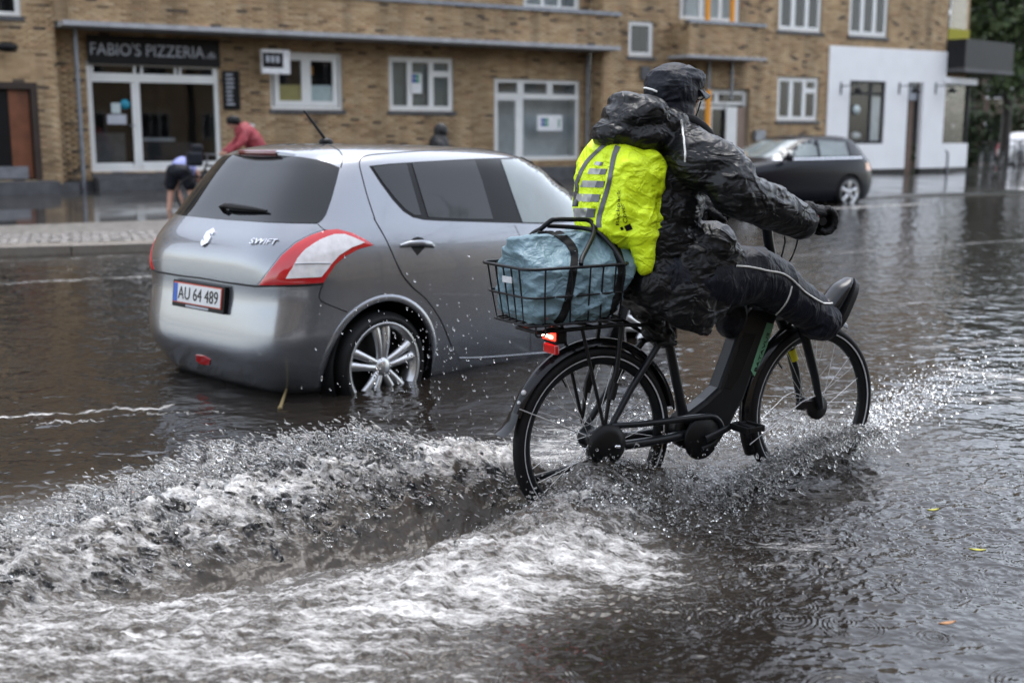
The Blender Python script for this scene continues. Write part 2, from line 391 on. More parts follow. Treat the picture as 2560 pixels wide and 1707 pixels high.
# setts, too many and too small to tell apart in the blur: one joined part
sv, sf = [], []
for i in range(-4, 80):
    for j in range(0, 16):
        c = vk[8] + (vk[16] - vk[8]) / np.linalg.norm(vk[16] - vk[8]) * (i * 0.125 - 4.0)
        nn = np.array([-(vk[16] - vk[8])[1], (vk[16] - vk[8])[0]]); nn /= np.linalg.norm(nn)
        c = c + nn * (0.30 + j * 0.125) + rng.normal(0, 0.008, 2)
        h = 0.10 + rng.normal(0, 0.008); e = 0.052; b0 = len(sv); ang = math.radians(20) + rng.normal(0, 0.08)
        ca, sa = math.cos(ang), math.sin(ang)
        for zz, k in ((0.07, 1.0), (h - 0.012, 1.0), (h, 0.72)):
            for dx, dy in ((-e, -e), (e, -e), (e, e), (-e, e)):
                sv.append((c[0] + (dx * ca - dy * sa) * k, c[1] + (dx * sa + dy * ca) * k, zz))
        sf += [(b0 + q * 4 + r, b0 + q * 4 + (r + 1) % 4, b0 + q * 4 + 4 + (r + 1) % 4, b0 + q * 4 + 4 + r) for q in (0, 1) for r in range(4)] + [(b0 + 8, b0 + 9, b0 + 10, b0 + 11)]
so = MB().add(sv, sf).build('setts', M['sett'], vo); so['kind'] = 'stuff'
# kerb stones
kb = empty('kerb'); tag(kb, kind='structure')
Lk = [0.0]
for a, b in zip(vk[:-1], vk[1:]): Lk.append(Lk[-1] + np.linalg.norm(b - a))
def along(t): return np.array([np.interp(t, Lk, [p[0] for p in vk]), np.interp(t, Lk, [p[1] for p in vk])])
t = 0.0
while t < Lk[-1] - 1.0:
    a, b = along(t + 0.006), along(min(t + 0.994, Lk[-1])); d = (b - a) / np.linalg.norm(b - a); nn = np.array([-d[1], d[0]])
    q = MB(); zt = 0.118 + rng.normal(0, 0.003)
    q.add([(*(a - nn * 0.0), -0.25), (*b, -0.25), (*(b + nn * 0.26), -0.25), (*(a + nn * 0.26), -0.25), (*a, zt - 0.02), (*b, zt - 0.02), (*(a + nn * 0.02), zt), (*(b + nn * 0.02), zt), (*(b + nn * 0.26), zt), (*(a + nn * 0.26), zt)],
          [(0, 1, 5, 4), (4, 5, 7, 6), (6, 7, 8, 9), (0, 4, 6, 9, 3), (1, 2, 8, 7, 5), (3, 9, 8, 2)])
    q.build('kerb_stone', M['kerb'], kb); t += 1.0

# ------------------------------------------------------------------ the long brick building
bld = empty('brick_building', tuple(BF.o), BF.a)
tag(bld, 'long yellow brick apartment building with pizzeria and shops on its ground floor', 'building')
br_v, br_f, br_t = [], [], []          # the joined bricks
singles = []                           # (x, y, z, dir) of the bricks built one by one
def brick_wall(o, d, n, a0, a1, z0, z1, holes=(), single=None, back=True):
    """o origin (x,y), d direction along the wall, n outward normal, both 2D in the building's frame; holes (a0,a1,z0,z1)"""
    o, d, n = np.array(o, float), np.array(d, float), np.array(n, float)
    P = 0.24; Hc = 0.0667; ncs = int((z1 - z0) / Hc + 0.5)
    for r in range(ncs):
        zb, zt = z0 + r * Hc + 0.006, z0 + (r + 1) * Hc - 0.006; zm = (zb + zt) / 2
        segs = [(a0, a1)]
        for h in holes:
            if h[2] - 0.02 < zm < h[3] + 0.02:
                ns = []
                for s in segs:
                    if h[1] <= s[0] or h[0] >= s[1]: ns.append(s); continue
                    if h[0] > s[0]: ns.append((s[0], h[0]))
                    if h[1] < s[1]: ns.append((h[1], s[1]))
                segs = ns
        off = 0.0 if r % 2 else P / 2
        for s0, s1 in segs:
            k = math.floor((s0 - off) / P)
            while off + k * P < s1:
                x0, x1 = max(s0, off + k * P + 0.006), min(s1, off + (k + 1) * P - 0.006); k += 1
                if x1 - x0 < 0.03: continue
                if single and x1 - x0 > 0.22 and single(x0, zm) and len(singles) < 300:
                    singles.append((o + d * (x0 + x1) / 2, n, zm, math.atan2(d[1], d[0]))); continue
                p = 0.004 * rng.random(); b = len(br_v)
                for aa, oo in ((x0, 0.02), (x1, 0.02), (x0, -0.002 - p), (x1, -0.002 - p)):
                    for zz in (zb, zt):
                        q = o + d * aa - n * oo; br_v.append((q[0], q[1], zz))
                br_f.extend([(b + 4, b + 6, b + 7, b + 5), (b, b + 4, b + 5, b + 1), (b + 2, b + 3, b + 7, b + 6), (b + 1, b + 5, b + 7, b + 3), (b, b + 2, b + 6, b + 4)])
                br_t.extend([rng.random()] * 5)
    if back:
        xs = sorted({a0, a1, *[min(max(h[i], a0), a1) for h in holes for i in (0, 1)]}); zs = sorted({z0, z1, *[min(max(h[i], z0), z1) for h in holes for i in (2, 3)]})
        w = MB()
        for i in range(len(xs) - 1):
            for j in range(len(zs) - 1):
                cx, cz = (xs[i] + xs[i + 1]) / 2, (zs[j] + zs[j + 1]) / 2
                if any(h[0] < cx < h[1] and h[2] < cz < h[3] for h in holes): continue
                A, B = o + d * xs[i] - n * 0.006, o + d * xs[i + 1] - n * 0.006
                w.add([(*A, zs[j]), (*B, zs[j]), (*B, zs[j + 1]), (*A, zs[j + 1])], [(0, 1, 2, 3)])
        # reveals of the openings
        for h in holes:
            if len(h) > 4 and not h[4]: continue
            A, B = o + d * h[0], o + d * h[1]; A0, B0, A1, B1 = A - n * 0.006, B - n * 0.006, A - n * 0.22, B - n * 0.22
            w.add([(*A0, h[2]), (*A1, h[2]), (*A1, h[3]), (*A0, h[3])], [(0, 1, 2, 3)]); w.add([(*B0, h[2]), (*B0, h[3]), (*B1, h[3]), (*B1, h[2])], [(0, 1, 2, 3)])
            w.add([(*A0, h[3]), (*A1, h[3]), (*B1, h[3]), (*B0, h[3])], [(0, 1, 2, 3)]); w.add([(*A0, h[2]), (*B0, h[2]), (*B1, h[2]), (*A1, h[2])], [(0, 1, 2, 3)])
        w.build('wall', M['mortar'], bld)

def rect(x0, y0, x1, y1, d=0.0):
    """opening from its measured corners: level top and bottom, upright sides"""
    a = fp(x0, (y0 + y1) / 2, d)[0]; b = fp(x1, (y0 + y1) / 2, d)[0]; xm = (x0 + x1) / 2
    return [a, b, fp(xm, y1, d)[1], fp(xm, y0, d)[1]]

def window(name, r, y, cells, fw=0.07, sill=True, room=0.6, mframe='white_paint', blind=None, sashw=0.045, parent=None, room_mat='interior'):
    """r = (s0,s1,z0,z1) opening, y = wall plane; cells (f0,f1,g0,g1) panes as fractions. frame > pane, sash, sill"""
    s0, s1, z0, z1 = r[:4]; w, h = s1 - s0, z1 - z0; yf = y + 0.06
    f = MB(); e = 0.004
    f.bx(s0 - e, s1 + e, yf, yf + 0.07, z0 - e, z0 + fw); f.bx(s0 - e, s1 + e, yf, yf + 0.07, z1 - fw, z1 + e)
    f.bx(s0 - e, s0 + fw, yf, yf + 0.07, z0 + fw, z1 - fw); f.bx(s1 - fw, s1 + e, yf, yf + 0.07, z0 + fw, z1 - fw)
    wo = f.build(name, M[mframe], parent or bld)
    panes = []
    for c in cells:
        a0, a1, b0, b1 = s0 + w * c[0], s0 + w * c[1], z0 + h * c[2], z0 + h * c[3]; sw = sashw
        q = MB(); ys = yf - 0.012
        q.bx(a0, a1, ys, ys + 0.06, b0, b0 + sw); q.bx(a0, a1, ys, ys + 0.06, b1 - sw, b1)
        q.bx(a0, a0 + sw, ys, ys + 0.06, b0 + sw, b1 - sw); q.bx(a1 - sw, a1, ys, ys + 0.06, b0 + sw, b1 - sw)
        q.build('sash', M[mframe], wo)
        g = MB(); g.bx(a0 + sw * 0.9, a1 - sw * 0.9, ys + 0.03, ys + 0.036, b0 + sw * 0.9, b1 - sw * 0.9)
        g.build('pane', M['glass'], wo); panes.append((a0 + sw, a1 - sw, b0 + sw, b1 - sw, ys))
        if blind:
            zz = b0 + sw + 0.03
            while zz < b1 - sw:
                k = MB(); k.box(((a0 + a1) / 2, ys + 0.10, zz), (a1 - a0 - 2 * sw, 0.055, 0.004), rot=Matrix.Rotation(-0.9, 3, 'X')); k.build('blind_slat', M['blind'], wo); zz += blind
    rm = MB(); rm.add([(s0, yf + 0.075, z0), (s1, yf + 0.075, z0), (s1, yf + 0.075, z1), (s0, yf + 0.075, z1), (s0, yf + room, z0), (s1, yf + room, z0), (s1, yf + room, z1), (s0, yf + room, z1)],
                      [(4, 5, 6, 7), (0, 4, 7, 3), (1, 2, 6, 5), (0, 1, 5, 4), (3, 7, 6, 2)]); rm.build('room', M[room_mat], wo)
    if sill:
        k = MB(); k.bx(s0 - 0.05, s1 + 0.05, y - 0.05, y + 0.07, z0 - 0.10, z0 - 0.008); k.build('sill', M['plinth'], wo)
    return wo, panes

RC, PP, B2 = 0.56, -0.45, -0.78        # depths of: recessed shop fronts, parapet front, balcony front
# openings
door_l = rect(-60, 207, 98, 452)
win_tl = rect(-90, -60, 50, 38)
piz = rect(222, 156, 550, 428, RC); piz_sign = rect(217, 94, 547, 164, RC)
w2 = rect(676, 132, 856, 273, RC); w3 = rect(972, 144, 1134, 279, RC); w4 = rect(1236, 200, 1449, 400, RC)
w_small = rect(1571, 53, 1634, 142); ent = rect(1742, 222, 1872, 420); w5 = rect(1943, 194, 2046, 302)
wu1 = rect(1948, -60, 2056, 79); wu2 = rect(2125, -60, 2222, 92); wub = rect(1700, -70, 1852, 53)
wup = rect(1308, -90, 1450, 25, RC)
shop = rect(2066, 122, 2357, 424)
SL, SR = fp(172, 60, PP)[0], fp(1545, 130, PP)[0]            # parapet ends
SB0, SB1 = fp(1723, 110, B2)[0], fp(1912, 110, B2)[0]
Z_SLAB = 0.5 * (fp(400, 66, PP)[1] + fp(1400, 127, PP)[1]); Z_COP = fp(1400, 32, PP)[1]
S_REC0, S_REC1 = fp(150, 300)[0], fp(1506, 260)[0]
S_END = shop[1]
w2[2] = w3[2] = (w2[2] + w3[2]) / 2
brick_wall((0, 0), (1, 0), (0, -1), 0.0, S_REC0, PAVE_Z, 5.4, [door_l, win_tl], single=lambda a, z: a > 3.9 and 0.3 < z < 3.1)
brick_wall((0, RC), (1, 0), (0, -1), S_REC0, S_REC1, PAVE_Z, Z_SLAB + 0.05, [piz, w2, w3, w4])
brick_wall((0, PP), (1, 0), (0, -1), SL, SR, Z_SLAB + 0.10, Z_COP)
brick_wall((SR, PP), (0, 1), (1, 0), 0.0, RC - PP - 0.02, Z_SLAB + 0.10, Z_COP)
brick_wall((0, RC), (1, 0), (0, -1), S_REC0, S_REC1, Z_COP - 0.3, 6.4, [wup])
brick_wall((0, 0), (1, 0), (0, -1), S_REC1, S_END + 0.02, PAVE_Z, 6.6, [w_small, ent, w5, wu1, wu2, wub, [shop[0] + 0.03, shop[1] - 0.03, 0.0, shop[3] - 0.03, False]])
brick_wall((S_REC1, 0), (0, 1), (-1, 0), 0.0, RC, PAVE_Z, 6.4)
zb0, zb1 = fp(1800, 148, B2)[1], fp(1800, 62, B2)[1]
brick_wall((0, B2), (1, 0), (0, -1), SB0, SB1, zb0 + 0.08, zb1)
brick_wall((SB0, B2), (0, 1), (-1, 0), 0.0, -B2, zb0 + 0.08, zb1)
bm_me = numpy_mesh('brickwork', np.array(br_v), np.array(br_f), smooth=False); attr(bm_me, 'tone', np.array(br_t), 'FACE')
bo = link_mesh('brickwork', bm_me, M['brick_joined'], bld); bo['kind'] = 'stuff'
one = MB().bx(-0.114, 0.114, -0.004, 0.02, -0.0272, 0.0272).mesh('brick'); one.materials.append(M['brick_single'])
for p, n, z, a in singles:
    o = bpy.data.objects.new('brick', one); COL.objects.link(o); o.parent = bld; o.location = (p[0], p[1] - 0.0015 * random.random(), z)
# the storeys above, out of the picture but mirrored in the water
up = MB(); up.bx(-14, S_END, 0.005, 9.0, 6.62, 11.5); up.bx(-14, -0.02, 0.005, 9, PAVE_Z, 6.60); up.bx(0.02, S_REC0 - 0.02, 0.3, 9, 5.42, 6.60); up.build('upper_wall', M['brick_far'], bld)
up = MB(); up.bx(S_REC0 - 0.03, SL + 0.6, 0.02, 0.5, Z_SLAB + 0.11, 6.6); up.build('upper_wall', M['brick_far'], bld)
up = MB(); up.bx(S_REC0, S_REC1, RC + 0.5, 9, 6.42, 6.6); up.build('upper_wall', M['brick_far'], bld)
up = MB(); up.prism([(-0.4, 11.5), (9.4, 11.5), (4.5, 14.0)], -14.3, S_END + 0.3, 'x'); up.build('roof', M['plinth'], bld)
for z in (6.9, 9.5):
    for k in range(12):
        s = -12.5 + k * 3.6
        q = MB(); q.bx(s, s + 1.7, -0.03, 0.05, z, z + 1.4); wf = q.build('window', M['white_paint'], bld)
        for i in range(3):
            q = MB(); q.bx(s + 0.08 + i * 0.54, s + 0.54 + i * 0.54, -0.036, -0.02, z + 0.08, z + 1.32); q.build('pane', M['sign_black'], wf)
# slabs, copings, plinth, downpipes
q = MB(); q.bx(SL - 0.12, SR + 0.05, PP - 0.07, RC, Z_SLAB, Z_SLAB + 0.10); q.build('canopy_slab', M['concrete'], bld)
q = MB(); q.bx(SL - 0.05, SR + 0.06, PP - 0.06, PP + 0.25, Z_COP, Z_COP + 0.09); q.build('coping', M['zinc'], bld)
q = MB(); q.bx(SB0 - 0.12, SB1 + 0.03, B2 - 0.07, -0.01, zb0, zb0 + 0.08); q.build('balcony_slab', M['concrete'], bld)
q = MB(); q.bx(SB0 - 0.04, SB1 + 0.03, B2 - 0.05, B2 + 0.2, zb1, zb1 + 0.08); q.build('coping', M['zinc'], bld)
q = MB(); q.bx(0.2, door_l[0] - 0.05, -0.03, 0.1, 0.0, PAVE_Z + 0.18); q.bx(door_l[1] + 0.02, S_REC0 + 0.3, -0.03, 0.1, 0.0, PAVE_Z + 0.18); q.bx(S_REC0, piz[0], RC - 0.03, RC + 0.1, 0.0, PAVE_Z + 0.2); q.bx(piz[0], S_REC1, RC - 0.035, RC + 0.1, 0, piz[2] - 0.03); q.build('plinth', M['plinth'], bld)
q = MB(); q.bx(S_REC1 + 0.002, shop[0], -0.03, 0.1, 0.0, PAVE_Z + 0.12); q.build('plinth', M['plinth'], bld)
for (x, ytop, ybot, dd, r) in ((186, 62, 446, 0.25, 0.05), (1470, 140, 372, RC - 0.09, 0.045)):
    s, zt = fp(x, ytop, dd); q = MB(); q.tube([(s, dd, zt), (s, dd, PAVE_Z - 0.05)], r, 10); q.build('downpipe', M['zinc'], bld)

# lantern beside the house door
s, z = fp(18, 122, -0.3); q = MB(); q.tube([(s - 0.5, -0.01, z - 0.1), (s - 0.2, -0.2, z + 0.02), (s, -0.3, z)], 0.03, 8); lo = q.build('wall_lamp', M['dark_metal'], bld); q = MB(); q.ball((s, -0.3, z + 0.03), (0.22, 0.12, 0.10), 14, 8); q.build('lamp_shade', M['black'], lo)
# wooden house door at the left
r = door_l; q = MB(); e = 0.12
q.bx(r[0], r[1] + 0.01, -0.012, 0.2, r[3] - e, r[3] + 0.01); q.bx(r[1] - e, r[1] + 0.01, -0.012, 0.2, r[2], r[3] - e); q.bx(r[0], r[0] + e, -0.012, 0.2, r[2], r[3] - e)
hd = q.build('door', M['wood_dark'], bld)
q = MB(); q.bx(r[1] - e - 0.42, r[1] - e - 0.02, 0.14, 0.19, r[2] + 0.05, r[3] - e - 0.02); q.build('side_panel', M['wood'], hd)
q = MB(); q.bx(r[0] + e, r[1] - e - 0.42, 0.155, 0.2, r[2] + 0.3, r[3] - e - 0.02); q.build('pane', M['sign_black'], hd)
q = MB(); q.bx(r[0] + e, r[1] - e - 0.12, 0.12, 0.154, r[2] + 0.03, r[2] + 0.29); q.build('kick_plate', M['zinc'], hd)
q = MB(); q.bx(r[0] + 0.01, r[1] - 0.01, 0.201, 0.26, r[2] - 0.02, r[3]); q.build('door_backing', M['interior'], hd)
q = MB(); q.bx(r[0] - 0.2, r[1] + 0.25, -0.55, 0.1, 0.1, r[2] - 0.01); q.build('doorstep', M['plinth'], bld)
window('window', win_tl, 0.0, [(0.06, 0.5, 0.05, 0.95), (0.5, 0.94, 0.05, 0.95)])

# pizzeria front
r = piz; W, Hh = r[1] - r[0], r[3] - r[2]
def sub(r, x0, y0, x1, y1, d): return rect(x0, y0, x1, y1, d)
cells_px = [(232, 162, 334, 190), (356, 168, 436, 196), (452, 172, 532, 200), (234, 205, 342, 412), (352, 208, 540, 408)]
cells = []
for c in cells_px:
    k = rect(*c, RC + 0.05); cells.append(((k[0] - 0.04 - r[0]) / W, (k[1] + 0.04 - r[0]) / W, (k[2] - 0.04 - r[2]) / Hh, (k[3] + 0.04 - r[2]) / Hh))
# solid white backing between the panes is one frame with rails
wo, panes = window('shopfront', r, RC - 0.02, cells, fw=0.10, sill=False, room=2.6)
def rail(x0, y0, x1, y1, d, dep=0.05):
    k = rect(x0, y0, x1, y1, d); q = MB(); q.bx(k[0], k[1], RC + 0.035, RC + 0.035 + dep, k[2], k[3]); q.build('rail', M['white_paint'], wo)
rail(228, 186, 545, 207, RC); rail(334, 208, 354, 424, RC); rail(228, 408, 334, 427, RC); rail(354, 404, 546, 428, RC)
# door furniture, stickers, interior things of the pizzeria
def plate(name, x0, y0, x1, y1, d, m, parent, dep=0.006):
    k = rect(x0, y0, x1, y1, d); q = MB(); q.bx(k[0], k[1], d - dep, d, k[2], k[3]); return q.build(name, M[m], parent)
plate('notice', 278, 258, 301, 284, RC + 0.03, 'frost_blue', wo); plate('notice', 268, 287, 316, 311, RC + 0.03, 'letter', wo)
kx, kz = fp(313, 261, RC + 0.02); q = MB(); q.lathe([(0, -0.004), (0.105, -0.004), (0.105, 0.004), (0, 0.004)], 'y', (kx, RC + 0.026, kz), 24); q.build('round_sticker', M['cyan'], wo)
q = MB(); q.bx(r[0] + 0.15, r[0] + 0.9, RC + 0.6, RC + 0.64, r[2] + 0.1, r[2] + 0.85); q.build('counter_front', M['plinth'], wo)
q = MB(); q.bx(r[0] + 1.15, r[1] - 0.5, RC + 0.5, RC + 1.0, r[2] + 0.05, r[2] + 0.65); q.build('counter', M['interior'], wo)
q = MB(); q.bx(r[0] + 1.2, r[1] - 0.9, RC + 0.55, RC + 0.9, r[2] + 0.66, r[2] + 0.74); q.build('counter_top', M['zinc'], wo)
kx, kz = fp(337, 314, RC - 0.02); q = MB(); q.tube([(kx, RC - 0.03, kz), (kx - 0.12, RC - 0.05, kz)], 0.014, 8); q.build('door_handle', M['zinc'], wo)
sg = plate('fascia_sign', 217, 94, 547, 164, RC - 0.02, 'sign_black', bld, 0.06)
k = piz_sign; sw, sh = k[1] - k[0], k[3] - k[2]
text_obj('lettering', "FABIO'S PIZZERIA", M['letter'], sg, sw * 0.855, sh * 0.44, face_mtx((k[0] + sw * 0.02, RC - 0.083, k[2] + sh * 0.30), (1, 0, 0), (0, 0, 1)), 0.006)
text_obj('lettering', ".dk", M['letter'], sg, sw * 0.085, sh * 0.24, face_mtx((k[0] + sw * 0.885, RC - 0.083, k[2] + sh * 0.30), (1, 0, 0), (0, 0, 1)), 0.006)
mbd = plate('menu_board', 556, 178, 598, 275, RC - 0.01, 'sign_black', bld, 0.05); k = rect(556, 178, 598, 275, RC)
for i in range(8):
    zz = k[3] - 0.09 - i * 0.095; q = MB(); q.bx(k[0] + 0.07, k[0] + 0.07 + 0.2 * (0.6 + 0.4 * random.random()), RC - 0.064, RC - 0.060, zz - 0.018, zz + 0.018); q.build('menu_line', M['letter'], mbd)
# step before the pizzeria
q = MB(); q.bx(piz[0] + 0.0, piz[0] + 1.2, -0.1, RC - 0.04, 0.1, piz[2] - 0.12); q.build('doorstep', M['plinth'], bld)
# windows of the recessed front
wo2, pn = window('window', w2, RC, [(0.06, 0.50, 0.06, 0.95), (0.5, 0.94, 0.06, 0.95)], sashw=0.12)
for (a0, a1, b0, b1, ys), mm in zip(pn, ('frost_yellow', 'frost_blue')):
    q = MB(); q.bx(a0, a1, ys + 0.045, ys + 0.05, b0, b0 + (b1 - b0) * 0.40); q.build('frosted_film', M[mm], wo2)
q = MB(); q.bx(pn[1][0] + 0.1, pn[1][0] + 0.25, RC + 0.5, RC + 0.55, pn[1][3] - 0.3, pn[1][3] - 0.1); q.build('lamp_shade', M['orange'], wo2)
wo3, pn = window('window', w3, RC, [(0.03, 0.33, 0.04, 0.96), (0.33, 0.66, 0.04, 0.96), (0.66, 0.97, 0.04, 0.70), (0.66, 0.97, 0.70, 0.96)], blind=0.085, sashw=0.07)
def poster(x0, y0, x1, y1, d, parent, marks):
    o = plate('poster', x0, y0, x1, y1, d, 'paper', parent); k = rect(x0, y0, x1, y1, d); w, h = k[1] - k[0], k[3] - k[2]
    for (a, b, c, e, m) in marks:
        q = MB(); q.bx(k[0] + a * w, k[0] + b * w, d - 0.010, d - 0.007, k[2] + c * h, k[2] + e * h); q.build('print', M[m], o)
poster(1029, 184, 1054, 234, RC + 0.02, wo3, [(0.02, 0.4, 0.52, 0.72, 'blue_ink'), (0.4, 0.78, 0.52, 0.72, 'green_ink'), (0.02, 0.4, 0.76, 0.94, 'blue_ink'), (0.4, 0.78, 0.76, 0.94, 'green_ink')])
c4 = []
r = w4; W, Hh = r[1] - r[0], r[3] - r[2]
for c in ((1243, 205, 1296, 235), (1308, 207, 1370, 237), (1380, 210, 1440, 240), (1243, 250, 1290, 392), (1306, 247, 1442, 392)):
    k = rect(*c, RC + 0.05); c4.append(((k[0] - 0.03 - r[0]) / W, (k[1] + 0.03 - r[0]) / W, (k[2] - 0.03 - r[2]) / Hh, (k[3] + 0.03 - r[2]) / Hh))
wo4, pn = window('shopfront', r, RC, c4, fw=0.09, sill=False, room=0.5, blind=None, room_mat='grey_curtain')
for c in ((1236, 236, 1449, 248), (1294, 248, 1308, 399), (1296, 203, 1308, 238), (1370, 206, 1381, 240)):
    k = rect(*c, RC); q = MB(); q.bx(k[0], k[1], RC + 0.04, RC + 0.11, k[2], k[3]); q.build('rail', M['white_paint'], wo4)
poster(1343, 288, 1405, 327, RC + 0.02, wo4, [(0.15, 0.29, 0.28, 0.5, 'blue_ink'), (0.29, 0.44, 0.28, 0.5, 'green_ink'), (0.15, 0.29, 0.56, 0.78, 'blue_ink'), (0.29, 0.44, 0.56, 0.78, 'green_ink'), (0.84, 0.9, 0.2, 0.75, 'green_ink')])
plate('notice_box', 604, 310, 634, 346, RC - 0.01, 'paper', bld, 0.05)
window('window', wup, RC, [(0.05, 0.35, 0.05, 0.95), (0.35, 0.65, 0.05, 0.95), (0.65, 0.95, 0.05, 0.95)], room_mat='grey_curtain')
# right part
window('window', w_small, 0.0, [(0.06, 0.94, 0.05, 0.95)], sashw=0.07)
tri = [(0.03, 0.35, 0.04, 0.96), (0.35, 0.67, 0.04, 0.96), (0.67, 0.97, 0.04, 0.70), (0.67, 0.97, 0.70, 0.96)]
for rr in (w5, wu1, wu2):
    o, pn = window('window', rr, 0.0, tri, sashw=0.07)
    for p in pn[:2]:
        q = MB(); q.bx(p[0], p[0] + (p[1] - p[0]) * 0.35, p[4] + 0.12, p[4] + 0.13, p[2], p[3]); q.build('curtain', M['grey_curtain'], o)
window('window', wub, 0.0, [(0.04, 0.36, 0.03, 0.97), (0.36, 0.68, 0.03, 0.97), (0.68, 0.96, 0.03, 0.97)], sill=False, sashw=0.06, room_mat='grey_curtain')
for x in (1768, 1830):
    s, z = fp(x, 60, -0.45); q = MB(); q.tube([(s, -0.45, zb1 - 0.1), (s, -0.45, 8)], 0.075, 10); q.build('post', M['orange'], bld)
# entrance under the balcony
r = ent
eo, pn = window('entrance', r, 0.1, [(0.04, 0.42, 0.80, 0.97), (0.42, 0.97, 0.80, 0.97), (0.03, 0.30, 0.02, 0.78), (0.30, 0.70, 0.02, 0.78)], sill=False, sashw=0.08, fw=0.06, room=0.8)
k = rect(1842, 268, 1868, 420, 0.1); q = MB(); q.bx(k[0], k[1] - 0.06, 0.1, 0.16, k[2], k[3]); q.build('door', M['taupe'], eo)
k = rect(1812, 268, 1838, 420, 0.1); q = MB(); q.bx(k[0], k[1], 0.05, 0.11, k[2], k[3]); q.build('white_door_edge', M['white_paint'], eo)
for x in (1769, 1826):
    s, z = fp(x, 200, 0.0); q = MB(); q.tube([(s, -0.06, r[3] - 0.3), (s, -0.06, zb0)], 0.045, 8); q.build('post', M['zinc'], bld)
s, z = fp(1769, 300, -0.5); q = MB(); q.tube([(s, -0.5, 0.1), (s, -0.5, fp(1769, 226, -0.5)[1])], 0.085, 10); q.build('post', M['orange'], bld)
plate('meter_box', 1881, 326, 1905, 352, -0.005, 'zinc', bld, 0.16)
plate('wall_lamp', 1600, 168, 1622, 200, -0.01, 'plinth', bld, 0.10)
plate('notice_box', 1538, 235, 1552, 262, -0.01, 'paper', bld, 0.04)
# white rendered corner shop
r = shop; y0 = -0.06
sw1 = rect(2122, 203, 2212, 360, y0); sd = rect(2266, 207, 2304, 418, y0)
q = MB()
xs = [r[0], sw1[0], sw1[1], sd[0], sd[1], r[1]]; ztop = r[3]; zbs = PAVE_Z + 0.14
def pan(x0, x1, z0, z1): q.bx(x0, x1, y0, 0.1, z0, z1)
pan(xs[0], xs[1], zbs, ztop); pan(xs[1], xs[2], zbs, sw1[2]); pan(xs[1], xs[2], sw1[3], ztop); pan(xs[2], xs[3], zbs, ztop); pan(xs[3], xs[4], sd[3], ztop); pan(xs[4], xs[5], zbs, ztop)
q.build('rendered_wall', M['plaster_white'], bld)
q = MB(); q.bx(r[0], sd[0], y0 + 0.01, 0.1, 0, zbs - 0.002); q.bx(sd[1], r[1], y0 + 0.01, 0.1, 0, zbs - 0.002); q.build('plinth', M['black'], bld)
wo5, pn = window('shop_window', sw1, y0, [(0.02, 0.62, 0.03, 0.80), (0.62, 0.98, 0.03, 0.80), (0.02, 0.62, 0.80, 0.98), (0.62, 0.98, 0.80, 0.98)], sill=False, mframe='dark_metal', room=1.0)
q = MB(); q.bx(pn[1][0], pn[1][1], pn[1][4] + 0.08, pn[1][4] + 0.1, pn[1][2], pn[1][3]); q.build('curtain', M['grey_curtain'], wo5)
kx, kz = fp(2143, 275, y0); q = MB(); q.lathe([(0, -0.004), (0.15, -0.004), (0.15, 0.004), (0, 0.004)], 'y', (kx, y0 + 0.03, kz), 20); q.build('round_sticker', M['frost_blue'], wo5)
q = MB(); q.ball((pn[0][1] - 0.12, y0 + 0.45, pn[0][2] + 0.14), (0.2, 0.15, 0.13), 12, 8); q.build('bowl', M['paper'], wo5)
q = MB(); q.bx(sd[0], sd[1], 0.30, 0.36, PAVE_Z, sd[3]); dr = q.build('shop_door', M['taupe'], bld)
q = MB(); q.bx(sd[0], sd[0] + 0.12, 0.0, 0.298, PAVE_Z, sd[3]); q.build('jamb', M['wood_dark'], dr)
q = MB(); q.bx(sd[0] + 0.125, sd[1], 0.20, 0.298, sd[3] - 0.55, sd[3]); q.build('transom', M['letter'], dr)
for x in (2110, 2256, 2347):
    s, z = fp(x - 8, 216, y0); q = MB()
    q.bx(s - 0.02, s + 0.02, y0 - 0.03, y0, z - 0.25, z + 0.12); q.tube([(s, y0 - 0.02, z), (s + 0.2, y0 - 0.3, z + 0.02), (s + 0.3, y0 - 0.42, z - 0.05)], 0.015, 6)
    lo = q.build('wall_lamp', M['dark_metal'], bld)
    q = MB(); q.lathe([(0.0, 0.0), (0.05, 0.0), (0.17, -0.16), (0.15, -0.16), (0.0, -0.05)], 'z', (s + 0.3, y0 - 0.42, z - 0.05), 16); q.build('lamp_shade', M['black'], lo)
# the chamfered corner
c0 = np.array([shop[1], 0.0]); ang = math.radians(11); dv = np.array([math.cos(ang), math.sin(ang)]); nv = np.array([dv[1], -dv[0]])
def chbox(a0, a1, o0, o1, z0, z1, name, m, parent=bld):
    q = MB(); cc = c0 + dv * (a0 + a1) / 2 + nv * (o0 + o1) / 2; q.box((cc[0], cc[1], (z0 + z1) / 2), (a1 - a0, o1 - o0, z1 - z0), ang); return q.build(name, M[m], parent)
Lc = 1.85; zwin0 = sw1[2]; zwin1 = sw1[3]
chbox(0.0, Lc, -0.2, 0.0, zbs, zwin0, 'rendered_wall', 'plaster_white'); chbox(0, Lc, -0.2, -0.01, 0, zbs, 'plinth', 'black')
chbox(-0.1, Lc, -0.2, 0.22, zwin1 + 0.0, zwin1 + 0.2, 'canopy_slab', 'plaster_white'); chbox(0, 0.06, -0.15, -0.05, zwin0, zwin1, 'mullion', 'dark_metal'); chbox(Lc - 0.06, Lc, -0.15, -0.05, zwin0, zwin1, 'mullion', 'dark_metal')
chbox(0.06, Lc - 0.06, -0.12, -0.114, zwin0, zwin1, 'pane', 'glass'); chbox(0, Lc, -1.6, -1.5, zwin0, zwin1, 'room', 'interior'); chbox(0.25, 0.55, -0.6, -0.5, zwin0, zwin1 - 0.4, 'curtain', 'grey_curtain')
